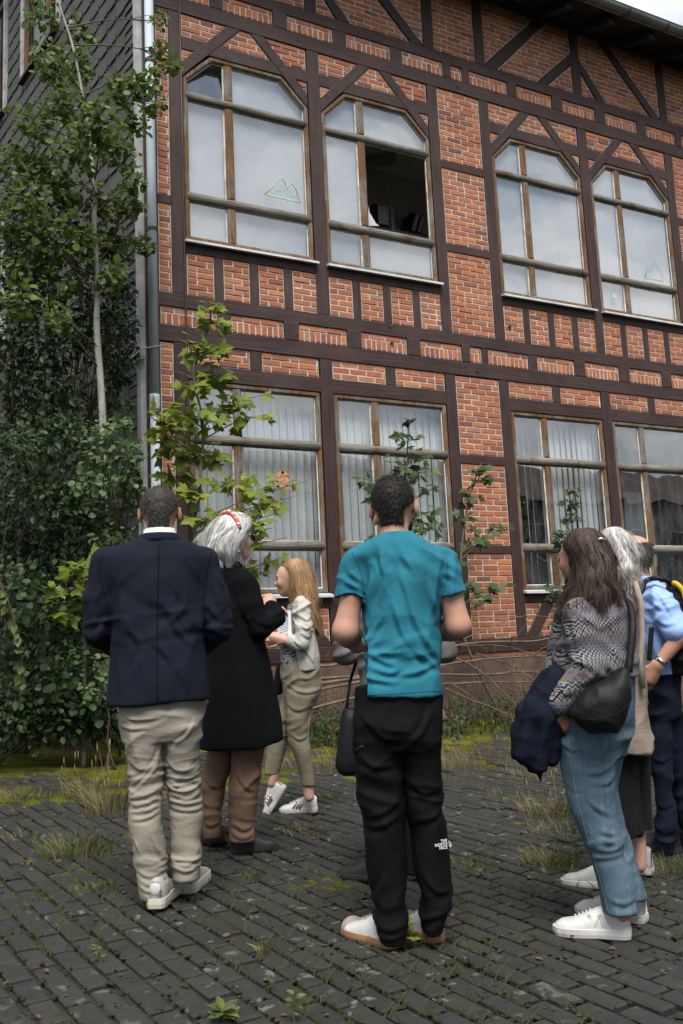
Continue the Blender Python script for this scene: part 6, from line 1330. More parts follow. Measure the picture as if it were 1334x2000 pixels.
    def ex(o, L, w, h, sole):
        laces(M['suede_taupe'])(o, L, w, h, sole)
        V, F = grow([Ell((0, L*.86, sole*.9), (w*.98, L*.155, h*.40), k=0)], .005, lambda G: sole*.8-G[..., 2]); mk('toe_cap', V, F, M['suede_taupe'], o, True)
        V, F = grow([Ell((0, L*.12, sole*.9), (w*.90, L*.15, h*.52), k=0)], .005, lambda G: sole*.8-G[..., 2]); mk('heel_counter', V, F, M['suede_taupe'], o, True)
    g = lambda x, y: (lambda q: np.array([(q-p.G)@p.r, (q-p.G)@p.f, q[2]-p.G[2]]))(at_ground(x, y))
    a = g(776, 1853); shoe(p, a, a+[-.195, .20, 0], M['leather_white'], M['rubber_gum'], .050, .105, 0, .030, ex)
    a = g(856, 1843); shoe(p, a, a+[-.125, .215, 0], M['leather_white'], M['rubber_gum'], .050, .105, 0, .030, ex)

def man_behind():
    p = Person(778, 1716, 'person in grey jacket mostly hidden behind the man in the teal T-shirt', 0); P = p.P; r = p.root
    hd = p.head(P(766, 1012, .0), .23, .1, 0)
    el1, el2 = P(676, 1272, 0), P(866, 1268, 0)
    body = hd+[Cone(P(766, 1030), P(766, 1080), .055, .06, .03), Cone(P(766, 1120), P(768, 1380), .09, .11, .03), Cone(P(740, 1400), P(735, 1700), .06, .04, .03), Cone(P(800, 1400), P(805, 1700), .06, .04, .03), Cone(el1, P(720, 1270, .25), .04, .03, .02), Cone(el2, P(820, 1270, .25), .04, .03, .02)]+hand(P(720, 1270, .25), (.8, .4, .1), (0, .2, 1), curl=.6)+hand(P(820, 1270, .25), (-.8, .4, .1), (0, .2, 1), curl=.6, thumb=-1)
    V, F = grow(body, .012); mk('body', V, F, M['skin_pale'], r, True); short_hair(p, M['hair_silver'], 1500, 9, width=.003, length=.03, low=-.35)
    jk = [Loft(p.rows([(1075, 735, 800, 0, .09), (1095, 705, 830, 0, .11), (1200, 700, 838, 0, .13), (1320, 700, 845, 0, .14), (1400, 694, 868, 0, .145), (1412, 692, 876, 0, .145)]), k=.02), Cone(P(708, 1110), el1, .065, .062, .03), Cone(el1, P(716, 1270, .22), .066, .048, .01), Cone(P(828, 1110), el2, .065, .062, .03), Cone(el2, P(824, 1270, .22), .066, .048, .01)]
    cloth('jacket', jk, M['grey_jacket'], r, .009, [(.006, (5, 5, 14), 20, None, 1, 3)])
    cloth('trousers', [Loft(p.rows([(1395, 705, 840, 0, .12), (1440, 706, 838, 0, .11)]), k=.02), Loft(p.rows([(1430, 716, 772, 0, .095), (1600, 722, 768, 0, .075), (1706, 728, 766, 0, .07)]), k=.01), Loft(p.rows([(1430, 772, 835, 0, .095), (1600, 785, 830, 0, .075), (1706, 790, 828, 0, .07)]), k=.01)], M['black_cotton'], r, .010)
    g = lambda x, y: (lambda q: np.array([(q-p.G)@p.r, (q-p.G)@p.f, q[2]-p.G[2]]))(at_ground(x, y))
    a = g(752, 1722); shoe(p, a, a+[-.22, .12, 0], M['black_shoe'], M['black_rubber'], .048, .095, 0, .026)
    a = g(808, 1716); shoe(p, a, a+[.03, .26, 0], M['black_shoe'], M['black_rubber'], .048, .095, 0, .026)
    bg = thing('handbag', 'black bag hanging beside the left leg of the man in teal', 'bag', r.location, r.rotation_euler[2])
    cloth('pouch', [Loft(p.rows([(1384, 672, 696, .0, .03), (1400, 668, 700, 0, .05), (1450, 661, 705, 0, .06), (1490, 657, 706, 0, .065), (1508, 662, 704, 0, .06), (1513, 672, 700, 0, .04)]), p=2.6)], M['black_nylon'], bg, .008, [(.006, (6, 6, 3), 10, None, 1, 3)])
    mk('handle', *tube([P(676, 1388, 0), P(684, 1330, .05), P(700, 1280, .15)], .008, 6), M['black_nylon'], bg, True)

def woman_in_pattern():
    p = Person(1188, 1825, 'woman with long brown hair, patterned blouse and blue jeans, facing the wall', .95); P = p.P; r = p.root
    hd = p.head(P(1138, 1092, .0), .235, 1.02, -.02, ears=False); T = lambda *q: p.hc+p.hR@(np.array(q)*p.hh)
    sh, el, wr = P(1133, 1200, -.13), P(1152, 1302, -.17), P(1076, 1396, -.15)
    body = hd+[Cone(P(1147, 1120), P(1155, 1165), .048, .054, .02), Cone(P(1160, 1205), P(1170, 1340), .09, .10, .03), Cone(P(1150, 1400, -.04), P(1214, 1790, -.03), .05, .032, .03), Cone(P(1165, 1400, .1), P(1228, 1775, .12), .030, .027, .03), Cone(sh, el, .04, .038, .02), Cone(el, wr, .040, .027, .02)]+hand(wr, (.55, .5, -.55), (-.3, -.9, .1), L=.165, curl=.7)
    body += [Cone(P(1110, 1200, .13), P(1090, 1300, .2), .04, .036, .02), Cone(P(1090, 1300, .2), P(1078, 1330, .02), .036, .028, .02)]
    V, F = grow(body, .007); V = relax(V, F, 1); mk('body', V, F, M['skin_tan'], r, True); p.eyes(r)
    for sg in (1, -1): mk('eyebrow', *tube([T(sg*.07, .375, .115), T(sg*.14, .365, .135), T(sg*.22, .32, .12)], .0032, 5), M['brow'], r, True)
    H = Loft(p.rows([(1034, 1128, 1152, .0, .03), (1039, 1114, 1166, .0, .078), (1052, 1108, 1176, .0, .098), (1066, 1103, 1186, .0, .112), (1078, 1110, 1190, -.005, .114), (1092, 1119, 1195, -.015, .114), (1110, 1122, 1199, -.025, .115), (1135, 1117, 1202, -.03, .117), (1160, 1107, 1206, -.035, .12), (1185, 1100, 1213, -.045, .115), (1205, 1098, 1222, -.06, .095)]), k=.01, p=2.1)
    ho = cloth('hair', [H], M['hair_brown'], r, .007, [(.005, (16, 16, 3), 0, None, 1, 3)], lambda G: P(1140, 1168)[2]-.02-G[..., 2], 1, lambda V: .1+.4*np.abs(vnoise(V*np.array((60, 60, 6)))))
    hair_over(H, 'strands', M['hair_brown'], ho, 5600, (PI*.62, PI*2.25), (0, .3), (.62, 1.05), .0027, .011, .005, seed=12, k=11)
    hair_over(H, 'strands', M['hair_brown'], ho, 350, (PI*.88, PI*1.15), (.3, .5), (.95, 1.12), .0034, .009, .006, seed=13, k=12)
    hair_over(H, 'strands', M['hair_brown'], ho, 260, (PI*.9, PI*2.1), (.1, .6), (.9, 1.15), .0014, .03, .016, seed=14, k=11)
    mk('hair_clip', *tube([P(1166, 1056, -.10), P(1174, 1052, -.10), P(1182, 1056, -.095)], .008, 6), M['silver'], ho, True)
    bl = [Loft(p.rows([(1156, 1135, 1175, 0, .08), (1164, 1122, 1200, 0, .11), (1178, 1108, 1222, 0, .145), (1205, 1098, 1236, 0, .165), (1240, 1086, 1243, 0, .17), (1268, 1077, 1246, 0, .17), (1298, 1080, 1247, 0, .17), (1322, 1092, 1249, 0, .168)]), k=.02, p=2.2), Cone(sh, sh*.45+el*.55, .068, .066, .03), Cone(sh*.45+el*.55, el, .066, .062, .01), Cone(el, el*.25+wr*.75, .060, .050, .012), Cone(P(1112, 1200, .13), P(1092, 1295, .2), .062, .055, .03), Cone(P(1092, 1295, .2), P(1080, 1330, .06), .05, .045, .012)]
    zw = wr+(el-wr)*.22; dw = (el-wr)/np.linalg.norm(el-wr)
    cloth('blouse', bl, M['jacquard'], r, .007, [(.006, (5, 5, 13), 25, P(0, 1260)[2], .10, 3), (.006, (5, 5, 12), -30, P(0, 1330)[2], .08, 5), (.005, (5, 5, 8), 0, P(0, 1200)[2], .08, 7), (.006, (7, 6, 2), 0, P(0, 1300)[2], .06, 9)], None, 1, strokes=[([(P(a, b)[0], P(a, b)[2]) for a, b in q], 0.0065, 0.011) for q in [[(1113,1193),(1145,1209),(1171,1228)],[(1078,1262),(1099,1257),(1110,1262)],[(1121,1294),(1145,1291),(1171,1313)],[(1190,1210),(1200,1260),(1205,1300)],[(1130,1330),(1150,1322),(1165,1305)],[(1100,1350),(1120,1345)],[(1120,1220),(1128,1260)],[(1175,1280),(1195,1305),(1220,1312)]]])
    tr = [Loft(p.rows([(1300, 1094, 1240, 0, .15), (1350, 1088, 1240, .01, .16), (1400, 1086, 1240, .02, .165), (1440, 1089, 1237, .03, .155), (1475, 1093, 1222, .03, .13)]), k=.02),
          Loft(p.rows([(1440, 1089, 1210, -.03, .115), (1490, 1093, 1201, -.035, .105), (1560, 1108, 1200, -.04, .09), (1600, 1122, 1205, -.04, .082), (1640, 1141, 1216, -.04, .080), (1690, 1156, 1228, -.04, .078), (1740, 1170, 1240, -.04, .078), (1780, 1179, 1245, -.04, .080)]), k=.03),
          Loft(p.rows([(1440, 1140, 1228, .09, .10), (1540, 1145, 1206, .10, .09), (1610, 1160, 1219, .11, .082), (1690, 1186, 1246, .12, .078), (1752, 1206, 1264, .12, .076)]), k=.03)]
    jn = cloth('jeans', tr, M['denim'], r, .007, [(.0055, (4, 4, 11), 25, P(0, 1640)[2], .10, 3), (.005, (5, 5, 12), 30, P(0, 1460)[2], .08, 5), (.004, (4, 4, 14), 12, P(0, 1760)[2], .06, 7), (.003, (8, 7, 3), 0, None, 1, 9)], None, 1, strokes=[([(P(a, b)[0], P(a, b)[2]) for a, b in q], 0.0055, 0.01) for q in [[(1166,1521),(1187,1518),(1198,1507)],[(1155,1645),(1187,1648),(1216,1643)],[(1155,1665),(1190,1660),(1218,1658)],[(1171,1608),(1203,1619)],[(1150,1552),(1192,1582)],[(1145,1500),(1165,1500),(1195,1490)],[(1180,1630),(1200,1633)],[(1190,1740),(1215,1748),(1238,1742)],[(1100,1445),(1120,1455),(1140,1450)]]])
    seam = [(1108, 1400), (1112, 1450), (1122, 1520), (1138, 1590), (1155, 1650), (1172, 1710), (1188, 1770)]
    drape(jn, [(P(a, b)[0], P(a, b)[2]) for a, b in seam], .0014, 'side_seam', M['denim_stitch'], jn, 60)
    drape(jn, [(P(a, b)[0], P(a, b)[2]) for a, b in ((1145, 1432), (1147, 1470), (1160, 1478), (1188, 1486), (1200, 1478), (1215, 1458), (1219, 1425))], .0014, 'back_pocket_stitch', M['denim_stitch'], jn, 50)
    for dx in (0, 3): drape(jn, [(P(a+dx, b+dx)[0], P(a, b)[2]) for a, b in ((1182, 1776), (1195, 1779), (1212, 1781), (1230, 1779), (1242, 1775))], .0028, 'cuff_stitch', M['denim'], jn, 24)
    0 and mk('trouser_cuff', *tube([np.array((P(1212, 1779)[0]+.066*2*.95*math.cos(t)*.66, -.04+.082*math.sin(t), P(1212, 1779)[2])) for t in np.linspace(0, 2*PI, 22)], .005, 5, False), M['denim'], r, True)
    # watch
    wv = wr+dw*.012; mk('watch', *tube([wv-dw*.012, wv+dw*.012], .031, 12), M['black_plastic'], r, True); V, F = grow([Ell(wv+np.array((-.022, -.022, .0)), (.015, .010, .015), k=0)], .004); mk('watch_face', V, F, M['black_plastic'], r, True)
    def nb(o, L, w, h, sole):
        laces(M['leather_white'])(o, L, w, h, sole)
        for sg in (1, -1):                                    # the stitched letter on the side
            for a, b in (((.30, .40), (.36, .80)), ((.36, .80), (.44, .40)), ((.44, .40), (.50, .78)), ((.33, .40), (.385, .76)), ((.47, .44), (.525, .76))):
                mk('side_mark', *tube([(sg*(w*.80*(1.12-.42*a[1])+.002), a[0]*L, a[1]*h), (sg*(w*.80*(1.12-.42*b[1])+.002), b[0]*L, b[1]*h)], .0022, 4), M['leather_grey'], o)
    g = lambda x, y: (lambda q: np.array([(q-p.G)@p.r, (q-p.G)@p.f, q[2]-p.G[2]]))(at_ground(x, y))
    a = g(1233, 1833); shoe(p, a, a+[-.285, .03, 0], M['leather_white'], M['rubber_white'], .050, .112, 0, .034, nb)
    a = g(1263, 1803); shoe(p, a, a+[-.27, .10, 0], M['leather_white'], M['rubber_white'], .050, .112, 0, .034, nb)
    bg = thing('crossbody_bag', 'black half moon crossbody bag on the hip of the woman in jeans', 'bag', r.location, r.rotation_euler[2])
    B = Loft(p.rows([(1304, 1212, 1228, -.18, .03), (1318, 1190, 1231, -.19, .05), (1340, 1155, 1232, -.205, .065), (1365, 1125, 1232, -.215, .07), (1390, 1110, 1231, -.215, .07), (1405, 1118, 1229, -.212, .068), (1420, 1135, 1222, -.205, .06), (1431, 1155, 1205, -.20, .04)]), p=2.3, k=.01)
    po = cloth('pouch', [B], M['black_nylon'], bg, .007, [(.004, (8, 8, 8), 20, None, 1, 4)])
    drape(po, [(P(a, b)[0], P(a, b)[2]) for a, b in ((1116, 1384), (1140, 1392), (1170, 1391), (1200, 1382), (1226, 1362))], .0018, 'zip', M['black_cotton'], bg, 40)
    st = spline([P(1228, 1312, -.19), P(1233, 1260, -.165), P(1236, 1215, -.13), P(1228, 1180, -.07), P(1205, 1164, .0)], 18); V, F = tube(st, .016, 6); V = np.asarray(V); c_ = np.repeat(st, 6, 0); V[:, 1] = c_[:, 1]+(V[:, 1]-c_[:, 1])*.3; mk('strap', V, F, M['black_nylon'], bg, True)
    jk = thing('folded_jacket', 'navy jacket draped over the arm of the woman in jeans', 'jacket', r.location, r.rotation_euler[2])
    J = [Cone(P(1090, 1312, -.10), P(1072, 1330, .04), .030, .034, .02), Cone(P(1080, 1318, -.11), P(1046, 1380, -.14), .026, .038, .03), Cone(P(1046, 1380, -.14), P(1024, 1478, -.13), .040, .036, .02), Cone(P(1066, 1322, -.04), P(1026, 1388, -.05), .030, .034, .03), Cone(P(1026, 1388, -.05), P(1014, 1468, -.06), .036, .030, .02),
         Cone(P(1086, 1330, -.13), P(1066, 1400, -.15), .026, .036, .03), Cone(P(1066, 1400, -.15), P(1054, 1496, -.14), .036, .030, .02), Cone(P(1090, 1345, -.10), P(1082, 1420, -.12), .026, .034, .03), Cone(P(1082, 1420, -.12), P(1078, 1484, -.10), .034, .028, .02), Cone(P(1054, 1480, -.12), P(1057, 1526, -.11), .024, .008, .02), Cone(P(1010, 1420, -.03), P(1008, 1474, -.05), .022, .020, .02), Cone(P(1045, 1400, -.05), P(1045, 1490, -.06), .05, .04, .03), Cone(P(1036, 1470, -.12), P(1040, 1500, -.11), .030, .018, .02)]
    cloth('draped_cloth', J, M['navy_jacket'], jk, .006, [(.004, (14, 12, 2), -16, None, 1, 4), (.003, (9, 9, 9), 30, None, 1, 12)])

def woman_in_vest():
    p = Person(1216, 1722, 'woman with grey wavy hair and beige vest behind the woman in jeans', .9); P = p.P; r = p.root
    hd = p.head(P(1202, 1090, 0), .232, 1.1, 0, ears=False)
    body = hd+[Cone(P(1208, 1115), P(1213, 1160), .048, .054, .02), Cone(P(1213, 1200), P(1220, 1390), .09, .10, .03), Cone(P(1205, 1480, -.02), P(1205, 1720, -.02), .036, .034, .03), Cone(P(1245, 1480, .08), P(1248, 1690, .09), .036, .034, .03), Cone(P(1190, 1200, .1), P(1180, 1320, .15), .04, .03, .02)]+hand(P(1180, 1320, .15), (-.3, .2, -.9), (-.3, -.9, .1), L=.165, curl=.5)
    V, F = grow(body, .010); V = relax(V, F, 1); mk('body', V, F, M['skin_pale'], r, True)
    H = Loft(p.rows([(1031, 1188, 1206, 0, .03), (1036, 1178, 1216, 0, .07), (1048, 1172, 1228, 0, .10), (1065, 1170, 1237, 0, .115), (1090, 1174, 1244, -.01, .12), (1115, 1180, 1246, -.02, .12), (1140, 1188, 1245, -.02, .11), (1158, 1198, 1242, -.02, .09)]), k=.01, p=2.1)
    ho = cloth('hair', [H], M['hair_silver'], r, .008, [(.007, (12, 12, 5), 0, None, 1, 3)], None, 1, lambda V: .1+.4*np.abs(vnoise(V*np.array((60, 60, 8)))))
    hair_over(H, 'strands', M['hair_silver'], ho, 2800, (PI*.6, PI*2.2), (0, .4), (.7, 1.06), .0030, .016, .006, seed=21)
    hair_over(H, 'strands', M['hair_silver'], ho, 220, (PI*.9, PI*2.1), (.0, .5), (.8, 1.12), .0013, .03, .016, seed=22)
    vs = [Loft(p.rows([(1150, 1190, 1235, 0, .09), (1165, 1175, 1250, 0, .12), (1220, 1170, 1256, 0, .15), (1300, 1168, 1259, 0, .155), (1380, 1165, 1266, 0, .17), (1440, 1163, 1276, 0, .18), (1467, 1162, 1281, 0, .185)]), k=.02)]
    cloth('vest', vs, M['beige_vest'], r, .008, [(.006, (7, 6, 1.2), 0, None, 1, 3), (.004, (4, 4, 8), 20, None, 1, 5)])
    cloth('sleeve', [Cone(P(1182, 1190, .10), P(1178, 1290, .16), .058, .052, .02)], M['black_cotton'], r, .009)
    mk('strap', *tube([P(1240, 1135, -.12), P(1252, 1175, -.135), P(1255, 1240, -.15), P(1250, 1290, -.155), P(1256, 1345, -.16)], .014, 6), M['suede_taupe'], r, True)
    tr = [Loft(p.rows([(1440, 1170, 1272, .02, .15), (1480, 1172, 1270, .02, .14)]), k=.02), Loft(p.rows([(1470, 1172, 1240, -.02, .10), (1560, 1180, 1248, -.02, .09), (1632, 1186, 1256, -.02, .09)]), k=.02), Loft(p.rows([(1470, 1218, 1270, .08, .09), (1560, 1226, 1272, .09, .085), (1622, 1232, 1276, .09, .085)]), k=.02)]
    cloth('trousers', tr, M['black_cotton'], r, .009, [(.006, (7, 6, 1.5), 0, None, 1, 3)])
    g = lambda x, y: (lambda q: np.array([(q-p.G)@p.r, (q-p.G)@p.f, q[2]-p.G[2]]))(at_ground(x, y))
    a = g(1204, 1736); shoe(p, a, a+[-.24, .05, 0], M['leather_grey'], M['rubber_white'], .046, .098, 0, .03)
    a = g(1276, 1708); shoe(p, a, a+[-.25, .07, 0], M['leather_grey'], M['rubber_white'], .046, .12, 0, .03)

def man_in_blue():
    p = Person(1300, 1668, 'balding man in light blue short-sleeved shirt and navy trousers at the right edge', .9); P = p.P; r = p.root
    hd = p.head(P(1236, 1088, .0), .235, .95, 0)
    sh, el, wr = P(1292, 1172, -.12), P(1328, 1243, -.20), P(1284, 1300, -.22)
    body = hd+[Cone(P(1242, 1105), P(1256, 1150), .050, .056, .02), Cone(P(1278, 1200), P(1290, 1330), .09, .10, .03), Cone(P(1291, 1380, -.03), P(1301, 1600, -.03), .036, .030, .03), Cone(P(1315, 1380, .08), P(1342, 1595, .1), .036, .030, .03), Cone(sh, el, .048, .044, .02), Cone(el, wr, .044, .028, .02)]+hand(wr, (-.55, .15, -.8), (.2, -1, -.1), L=.185, curl=.45, thumb=-1)
    body += [Cone(P(1250, 1180, .14), P(1240, 1260, .2), .045, .04, .02), Cone(P(1240, 1260, .2), P(1225, 1300, .1), .04, .028, .02)]
    V, F = grow(body, .007); V = relax(V, F, 1); mk('body', V, F, M['skin'], r, True)
    h = short_hair(p, M['hair_greying'], 1500, 15, low=-.22, width=.0026, length=.02)
    me = h.data                                               # bald on top: keep only the ring of hair
    sv = np.array([((np.array(v.co)-p.hc)@p.hR)[2]/p.hh for v in me.vertices]); import bmesh
    bm = bmesh.new(); bm.from_mesh(me); bm.verts.ensure_lookup_table(); bmesh.ops.delete(bm, geom=[bm.verts[i] for i in range(len(sv)) if sv[i] > .30], context='VERTS'); bm.to_mesh(me); bm.free()
    for ch in list(h.children):
        m2 = ch.data; bm = bmesh.new(); bm.from_mesh(m2); bmesh.ops.delete(bm, geom=[v for v in bm.verts if ((np.array(v.co)-p.hc)@p.hR)[2]/p.hh > .32], context='VERTS'); bm.to_mesh(m2); bm.free()
    bs = [Loft(p.rows([(1136, 1244, 1285, 0, .08), (1146, 1240, 1305, 0, .11), (1165, 1242, 1322, 0, .14), (1220, 1254, 1325, 0, .15), (1300, 1258, 1326, 0, .15), (1318, 1260, 1326, 0, .15)]), k=.02), Cone(sh, sh*.45+el*.55, .070, .072, .03), Cone(sh*.45+el*.55, sh*.2+el*.8, .072, .076, .0), Cone(P(1250, 1180, .14), P(1242, 1230, .18), .07, .07, .02)]
    cloth('shirt', bs, M['blue_shirt'], r, .008, [(.006, (5, 5, 9), 30, None, 1, 3), (.005, (7, 6, 2), 0, None, 1, 5)], strokes=[([(P(a, b)[0], P(a, b)[2]) for a, b in q], 0.006, 0.011) for q in [[(1265,1170),(1290,1190),(1315,1185)],[(1280,1210),(1300,1220),(1320,1215)],[(1262,1240),(1268,1290)],[(1285,1160),(1310,1200)]]])
    cloth('collar', [Loft(p.rows([(1126, 1240, 1272, 0, .07), (1140, 1240, 1285, 0, .085)]), p=2.1)], M['blue_shirt'], r, .007)
    dw = (el-wr)/np.linalg.norm(el-wr); mk('wristwatch', *tube([wr+dw*.016, wr+dw*.040], .033, 12), M['silver'], r, True)
    tr = [Loft(p.rows([(1300, 1262, 1328, 0, .14), (1360, 1262, 1330, 0, .145), (1400, 1263, 1332, .02, .14)]), k=.02), Loft(p.rows([(1390, 1264, 1318, -.03, .10), (1480, 1270, 1312, -.03, .09), (1560, 1276, 1318, -.03, .085), (1642, 1280, 1326, -.03, .08)]), k=.02), Loft(p.rows([(1390, 1290, 1340, .08, .10), (1500, 1308, 1350, .09, .085), (1622, 1325, 1365, .10, .08)]), k=.02)]
    cloth('trousers', tr, M['navy_chino'], r, .009, [(.006, (5, 5, 9), 20, None, 1, 3), (.006, (5, 5, 16), -10, P(0, 1610)[2], .06, 5)], strokes=[([(P(a, b)[0], P(a, b)[2]) for a, b in q], 0.006, 0.011) for q in [[(1272,1470),(1290,1480),(1308,1474)],[(1276,1560),(1295,1570),(1315,1562)],[(1282,1610),(1300,1618),(1320,1610)]]])
    g = lambda x, y: (lambda q: np.array([(q-p.G)@p.r, (q-p.G)@p.f, q[2]-p.G[2]]))(at_ground(x, y))
    a = g(1330, 1668); shoe(p, a, a+[-.27, .06, 0], M['black_shoe'], M['black_rubber'], .052, .11, 0, .034, laces(M['black_shoe']))
    a = g(1370, 1655); shoe(p, a, a+[-.27, .10, 0], M['black_shoe'], M['black_rubber'], .052, .11, 0, .034)
    bg = thing('backpack', 'black backpack with yellow trim on the man in the light blue shirt', 'backpack', r.location, r.rotation_euler[2])
    cloth('pack', [Loft(p.rows([(1128, 1305, 1350, -.02, .09), (1150, 1296, 1372, -.02, .14), (1220, 1300, 1385, -.03, .15), (1290, 1300, 1388, -.03, .15), (1318, 1306, 1380, -.03, .13)]), p=2.8, k=.01)], M['black_nylon'], bg, .009, [(.006, (6, 6, 6), 0, None, 1, 3)])
    mk('trim', *tube(spline([P(1315, 1138, -.15), P(1324, 1142, -.17), P(1334, 1155, -.18), P(1342, 1180, -.185)], 12), .013, 7), M['yellow_trim'], bg, True)
    for q in ([P(1312, 1140, -.10), P(1290, 1130, -.14), P(1262, 1134, -.12), P(1252, 1160, -.10)], [P(1272, 1225, -.155), P(1270, 1260, -.165), P(1268, 1290, -.165)]): mk('strap', *tube(spline(q, 14), .014, 6), M['black_nylon'], bg, True)

man_in_suit(); woman_in_coat(); young_woman(); man_in_teal(); man_behind(); woman_in_pattern(); woman_in_vest(); man_in_blue()
# ------------------------------------------------------------------ grass, moss and litter on the paving
def ribbons_ok(): return True
big = [((215, 1585), 'tall dry grass tuft just left of the suited man\'s knee', 150, .20, .16, .7, 14), ((170, 1555), 'grey green grass clump with dry stalks, left of the tallest tuft', 110, .16, .18, .55, 8), ((150, 1665), 'dark bushy grass tuft low at the left, beside the suited man\'s shin', 240, .11, .20, .35, 0), ((45, 1560), 'low grass patch at the left edge of the paving', 130, .08, .22, .5, 0),
       ((120, 1480), 'sparse dry grass near the far left shrubs', 120, .16, .3, .8, 12), ((210, 1470), 'dry yellow grass clump under the low shrub', 150, .18, .28, .75, 16), ((50, 1640), 'small weedy tuft near the left edge', 60, .06, .12, .5, 0), ((240, 1430), 'thin tall grass stems beside the jacket hem at the far shrubs', 60, .22, .25, .9, 16),
       ((1085, 1590), 'grass clump beyond the held navy jacket', 240, .12, .24, .45, 6), ((1075, 1690), 'bushy grass tuft in front of the white sneakers', 220, .10, .14, .4, 0), ((1110, 1625), 'weedy grass patch beside the jeans at knee level', 170, .07, .24, .4, 0), ((1305, 1700), 'grass tuft at the right edge near the black shoes', 160, .07, .16, .4, 0), ((1010, 1560), 'sparse low grass between the man in teal and the navy jacket', 70, .06, .22, .5, 0),
       ((512, 1862), 'tiny grass tuft alone on the pavers in the foreground', 46, .045, .022, .55, 0), ((495, 1712), 'flat mossy grass tuft below the black shoes', 90, .03, .06, .3, 0), ((455, 1650), 'upright little tuft between the black shoes', 40, .07, .03, .5, 0), ((930, 1500), 'long dry grass lying on the mossy paving behind the man in teal', 130, .22, .35, .85, 10), ((640, 1500), 'dry straw grass behind the young woman\'s foot', 170, .16, .4, .85, 6), ((600, 1625), 'low reddish grass patch below the walking shoes', 110, .045, .18, .6, 0), ((1060, 1520), 'dry grass strands behind the hanging jacket', 90, .12, .25, .75, 4), ((925, 1690), 'small weed patch right of the black trousers', 70, .05, .12, .4, 0), ((280, 1640), 'low tuft behind the suited man\'s legs', 60, .06, .1, .5, 0), ((650, 1560), 'thin grass by the black trousers, at knee level', 70, .06, .2, .6, 0), ((190, 1735), 'mossy tuft left of the grey sneaker heel', 80, .035, .1, .3, 0), ((1320, 1420), 'dry grass under the right-hand wall foot', 120, .3, .35, .85, 10)]
for i, (sp, lb, n, h, s_, d, st) in enumerate(big): tuft(sp, lb, n, h, s_, d, 200+i, stalks=st)
def weed(spot, label, n, size, h, seed, mat='leaf_maple', spread=1., tp=None):
    g = np.random.default_rng(seed); b = at_ground(*spot); o = thing('weed', label, 'weed', b); V0, F0 = tp or tpl_oval(); mb = MB()
    top = np.array([g.normal(0, .01), g.normal(0, .01), h]); mb.add(*tube(spline([(0, 0, -.01), top*.5+g.normal(0, .004, 3), top], 8), np.linspace(.003, .0016, 8), 5)); mb.build('stem', M['maple_bark'], o, True)
    for i in range(n):
        t = .35+.65*i/max(n-1, 1); a = i*2.4+g.normal(0, .3); d = np.array([math.cos(a)*spread, math.sin(a)*spread, .45-.5*(1-t)]); R = frames((d+g.normal(0, .1, 3))[None], (np.array([0, -.2, 1])+g.normal(0, .2, 3))[None])[0]
        V = top*t+(V0*np.array([.8, 1, 1])*size*g.uniform(.7, 1.1))@R.T; mk('leaf', V, F0, M[mat], o, False, np.full(len(V), g.random()*.8))
weed((790, 1852), 'bright yellow green weed sprouting beside the heel of the cream sneaker', 13, .052, .085, 301)
weed((577, 1998), 'pale green seedling with a dark stem at the bottom edge', 8, .044, .09, 302, 'leaf_birch')
weed((438, 1992), 'rosette of green and reddish leaves at the bottom edge', 12, .062, .03, 303, 'leaf_birch')
weed((197, 1880), 'thin reddish seedling in the dark pavers at the lower left', 5, .028, .055, 304)
weed((945, 1672), 'leafless brown weed stalk with a few leaves right of the black trousers', 5, .03, .17, 305, 'leaf_bramble')
weed((185, 1575), 'small green leafy weed in the dry grass at the left', 10, .06, .07, 306, 'leaf_sucker'); weed((940, 1715), 'flat weed rosette right of the black trouser leg', 10, .035, .03, 307, 'leaf_birch'); weed((1030, 1500), 'little yellow green weed behind the navy jacket', 9, .05, .06, 308)
def in_joint(q, tol=.13):
    a = math.radians(-83); L = np.array([math.cos(a), math.sin(a)]); W = np.array([-L[1], L[0]]); d = q[:, :2]-np.array([3.5, 6.0]); u = d@W/.0985; i = np.round(u); w = d@L/.197-np.where(i % 2, .5, 0)
    return (np.abs(u-i) > .5-tol) | (np.abs(w-np.round(w)) > .5-tol*.5)
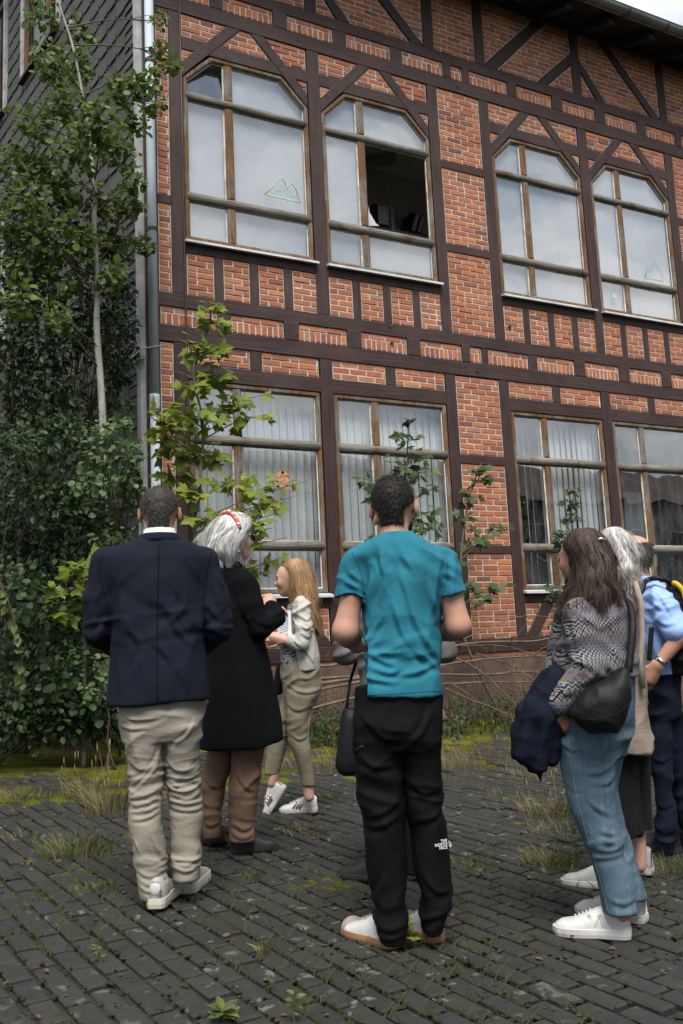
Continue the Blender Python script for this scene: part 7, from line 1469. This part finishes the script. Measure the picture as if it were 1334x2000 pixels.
def moss():
    """cushions of moss: a lumpy skin that stands above the paving only where moss grows"""
    xs = np.linspace(-4, 12.5, 300); ys = np.linspace(3.8, 10.6, 170); X, Y = np.meshgrid(xs, ys, indexing='ij')
    n = vnoise(np.stack([X*1.1, Y*1.6, 0*X], -1))*.6+vnoise(np.stack([X*4.3, Y*4.3, 0*X+9], -1))*.35+vnoise(np.stack([X*13, Y*13, 0*X+4], -1))*.25
    far_ = np.clip((Y-5.6)/1.6, 0, 1.5); Z = gz(X, Y)-.020+np.clip(n*.050+far_*.026-.014, -.03, .040)
    Z = Z+vnoise(np.stack([X*40, Y*40, 0*X+2], -1))*.003
    V = np.stack([X, Y, Z], -1).reshape(-1, 3); b = len(ys); keep = (Z-gz(X, Y) > -.014)
    F = [[i*b+j, (i+1)*b+j, (i+1)*b+j+1, i*b+j+1] for i in range(len(xs)-1) for j in range(b-1) if keep[i, j] or keep[i+1, j] or keep[i, j+1] or keep[i+1, j+1]]
    o = mk('moss', V, F, M['moss'], None, True, kind='stuff'); o['label'] = 'yellow green moss cushions over the far paving by the wall'; o['category'] = 'moss'
    # crumbs of moss and dead leaves in the joints
    g = np.random.default_rng(81); mb = MB(); N = 4500
    for _ in range(N):
        q = at_ground(g.uniform(-20, 1354), 1430+570*g.random()**1.3)
        if g.random() < .85 and not in_joint(q[None])[0]: continue
        r = g.uniform(.004, .012)*(1 if g.random() < .9 else 1.7)
        a = np.arange(6)*PI/3+g.random(); V = [(q[0]+r*g.uniform(.7, 1.3)*math.cos(t), q[1]+r*g.uniform(.7, 1.3)*math.sin(t), q[2]-.001) for t in a]+[(q[0]+g.normal(0, r*.2), q[1]+g.normal(0, r*.2), q[2]+r*.55)]
        mb.add(V, [[i, (i+1) % 6, 6] for i in range(6)], g.random())
    o = mb.build('moss_crumbs', M['mossy_soil'], None, True, 'stuff'); o['label'] = 'dark crumbs of moss and earth scattered on the pavers'; o['category'] = 'moss'
    P_, T_, N_ = [], [], []
    for _ in range(230):
        q = at_ground(g.uniform(-20, 1354), 1430+560*g.random()**1.6); P_.append(q+[0, 0, .006]); T_.append(g.normal(size=3)*[1, 1, .15]); N_.append(np.array([0, 0, 1])+g.normal(0, .25, 3))
    V, F = scatter(np.array(P_), np.array(T_), np.array(N_), g.uniform(.010, .034, 230), tpl_oval()); o = mk('fallen_leaves', V, F, M['dead_leaf'], None, False, kind='stuff'); o['label'] = 'small fallen leaves littering the paving'; o['category'] = 'leaves'
    # grass and moss sprouting from the joints
    n = 16000; q = np.array([at_ground(g.uniform(-20, 1354), 1425+(575*g.random()**2.2)) for _ in range(n)]); q = q[(vnoise(np.c_[q[:, 0]*1.3, q[:, 1]*1.3, 0*q[:, 0]]) > -.15) & (q[:, 1] < 9.3)]; q = q[in_joint(q)]; n = len(q); K = 4
    a = g.uniform(0, 2*PI, n); s = np.linspace(0, 1, K)[None]; L = g.uniform(.015, .06, n)[:, None]; o3 = np.stack([np.cos(a)[:, None]*L*s**2*.8, np.sin(a)[:, None]*L*s**2*.8, L*s], -1)
    o = ribbons(q[:, None, :]+o3-[0, 0, .01], np.full(n, .0045), np.stack([-np.sin(a)[:, None]+0*s, np.cos(a)[:, None]+0*s, 0*s+0*a[:, None]], -1), 'joint_grass', M['grass_green'], None, g.random(n)); o['kind'] = 'stuff'; o['label'] = 'short grass sprouting from the paving joints'; o['category'] = 'grass'
moss()
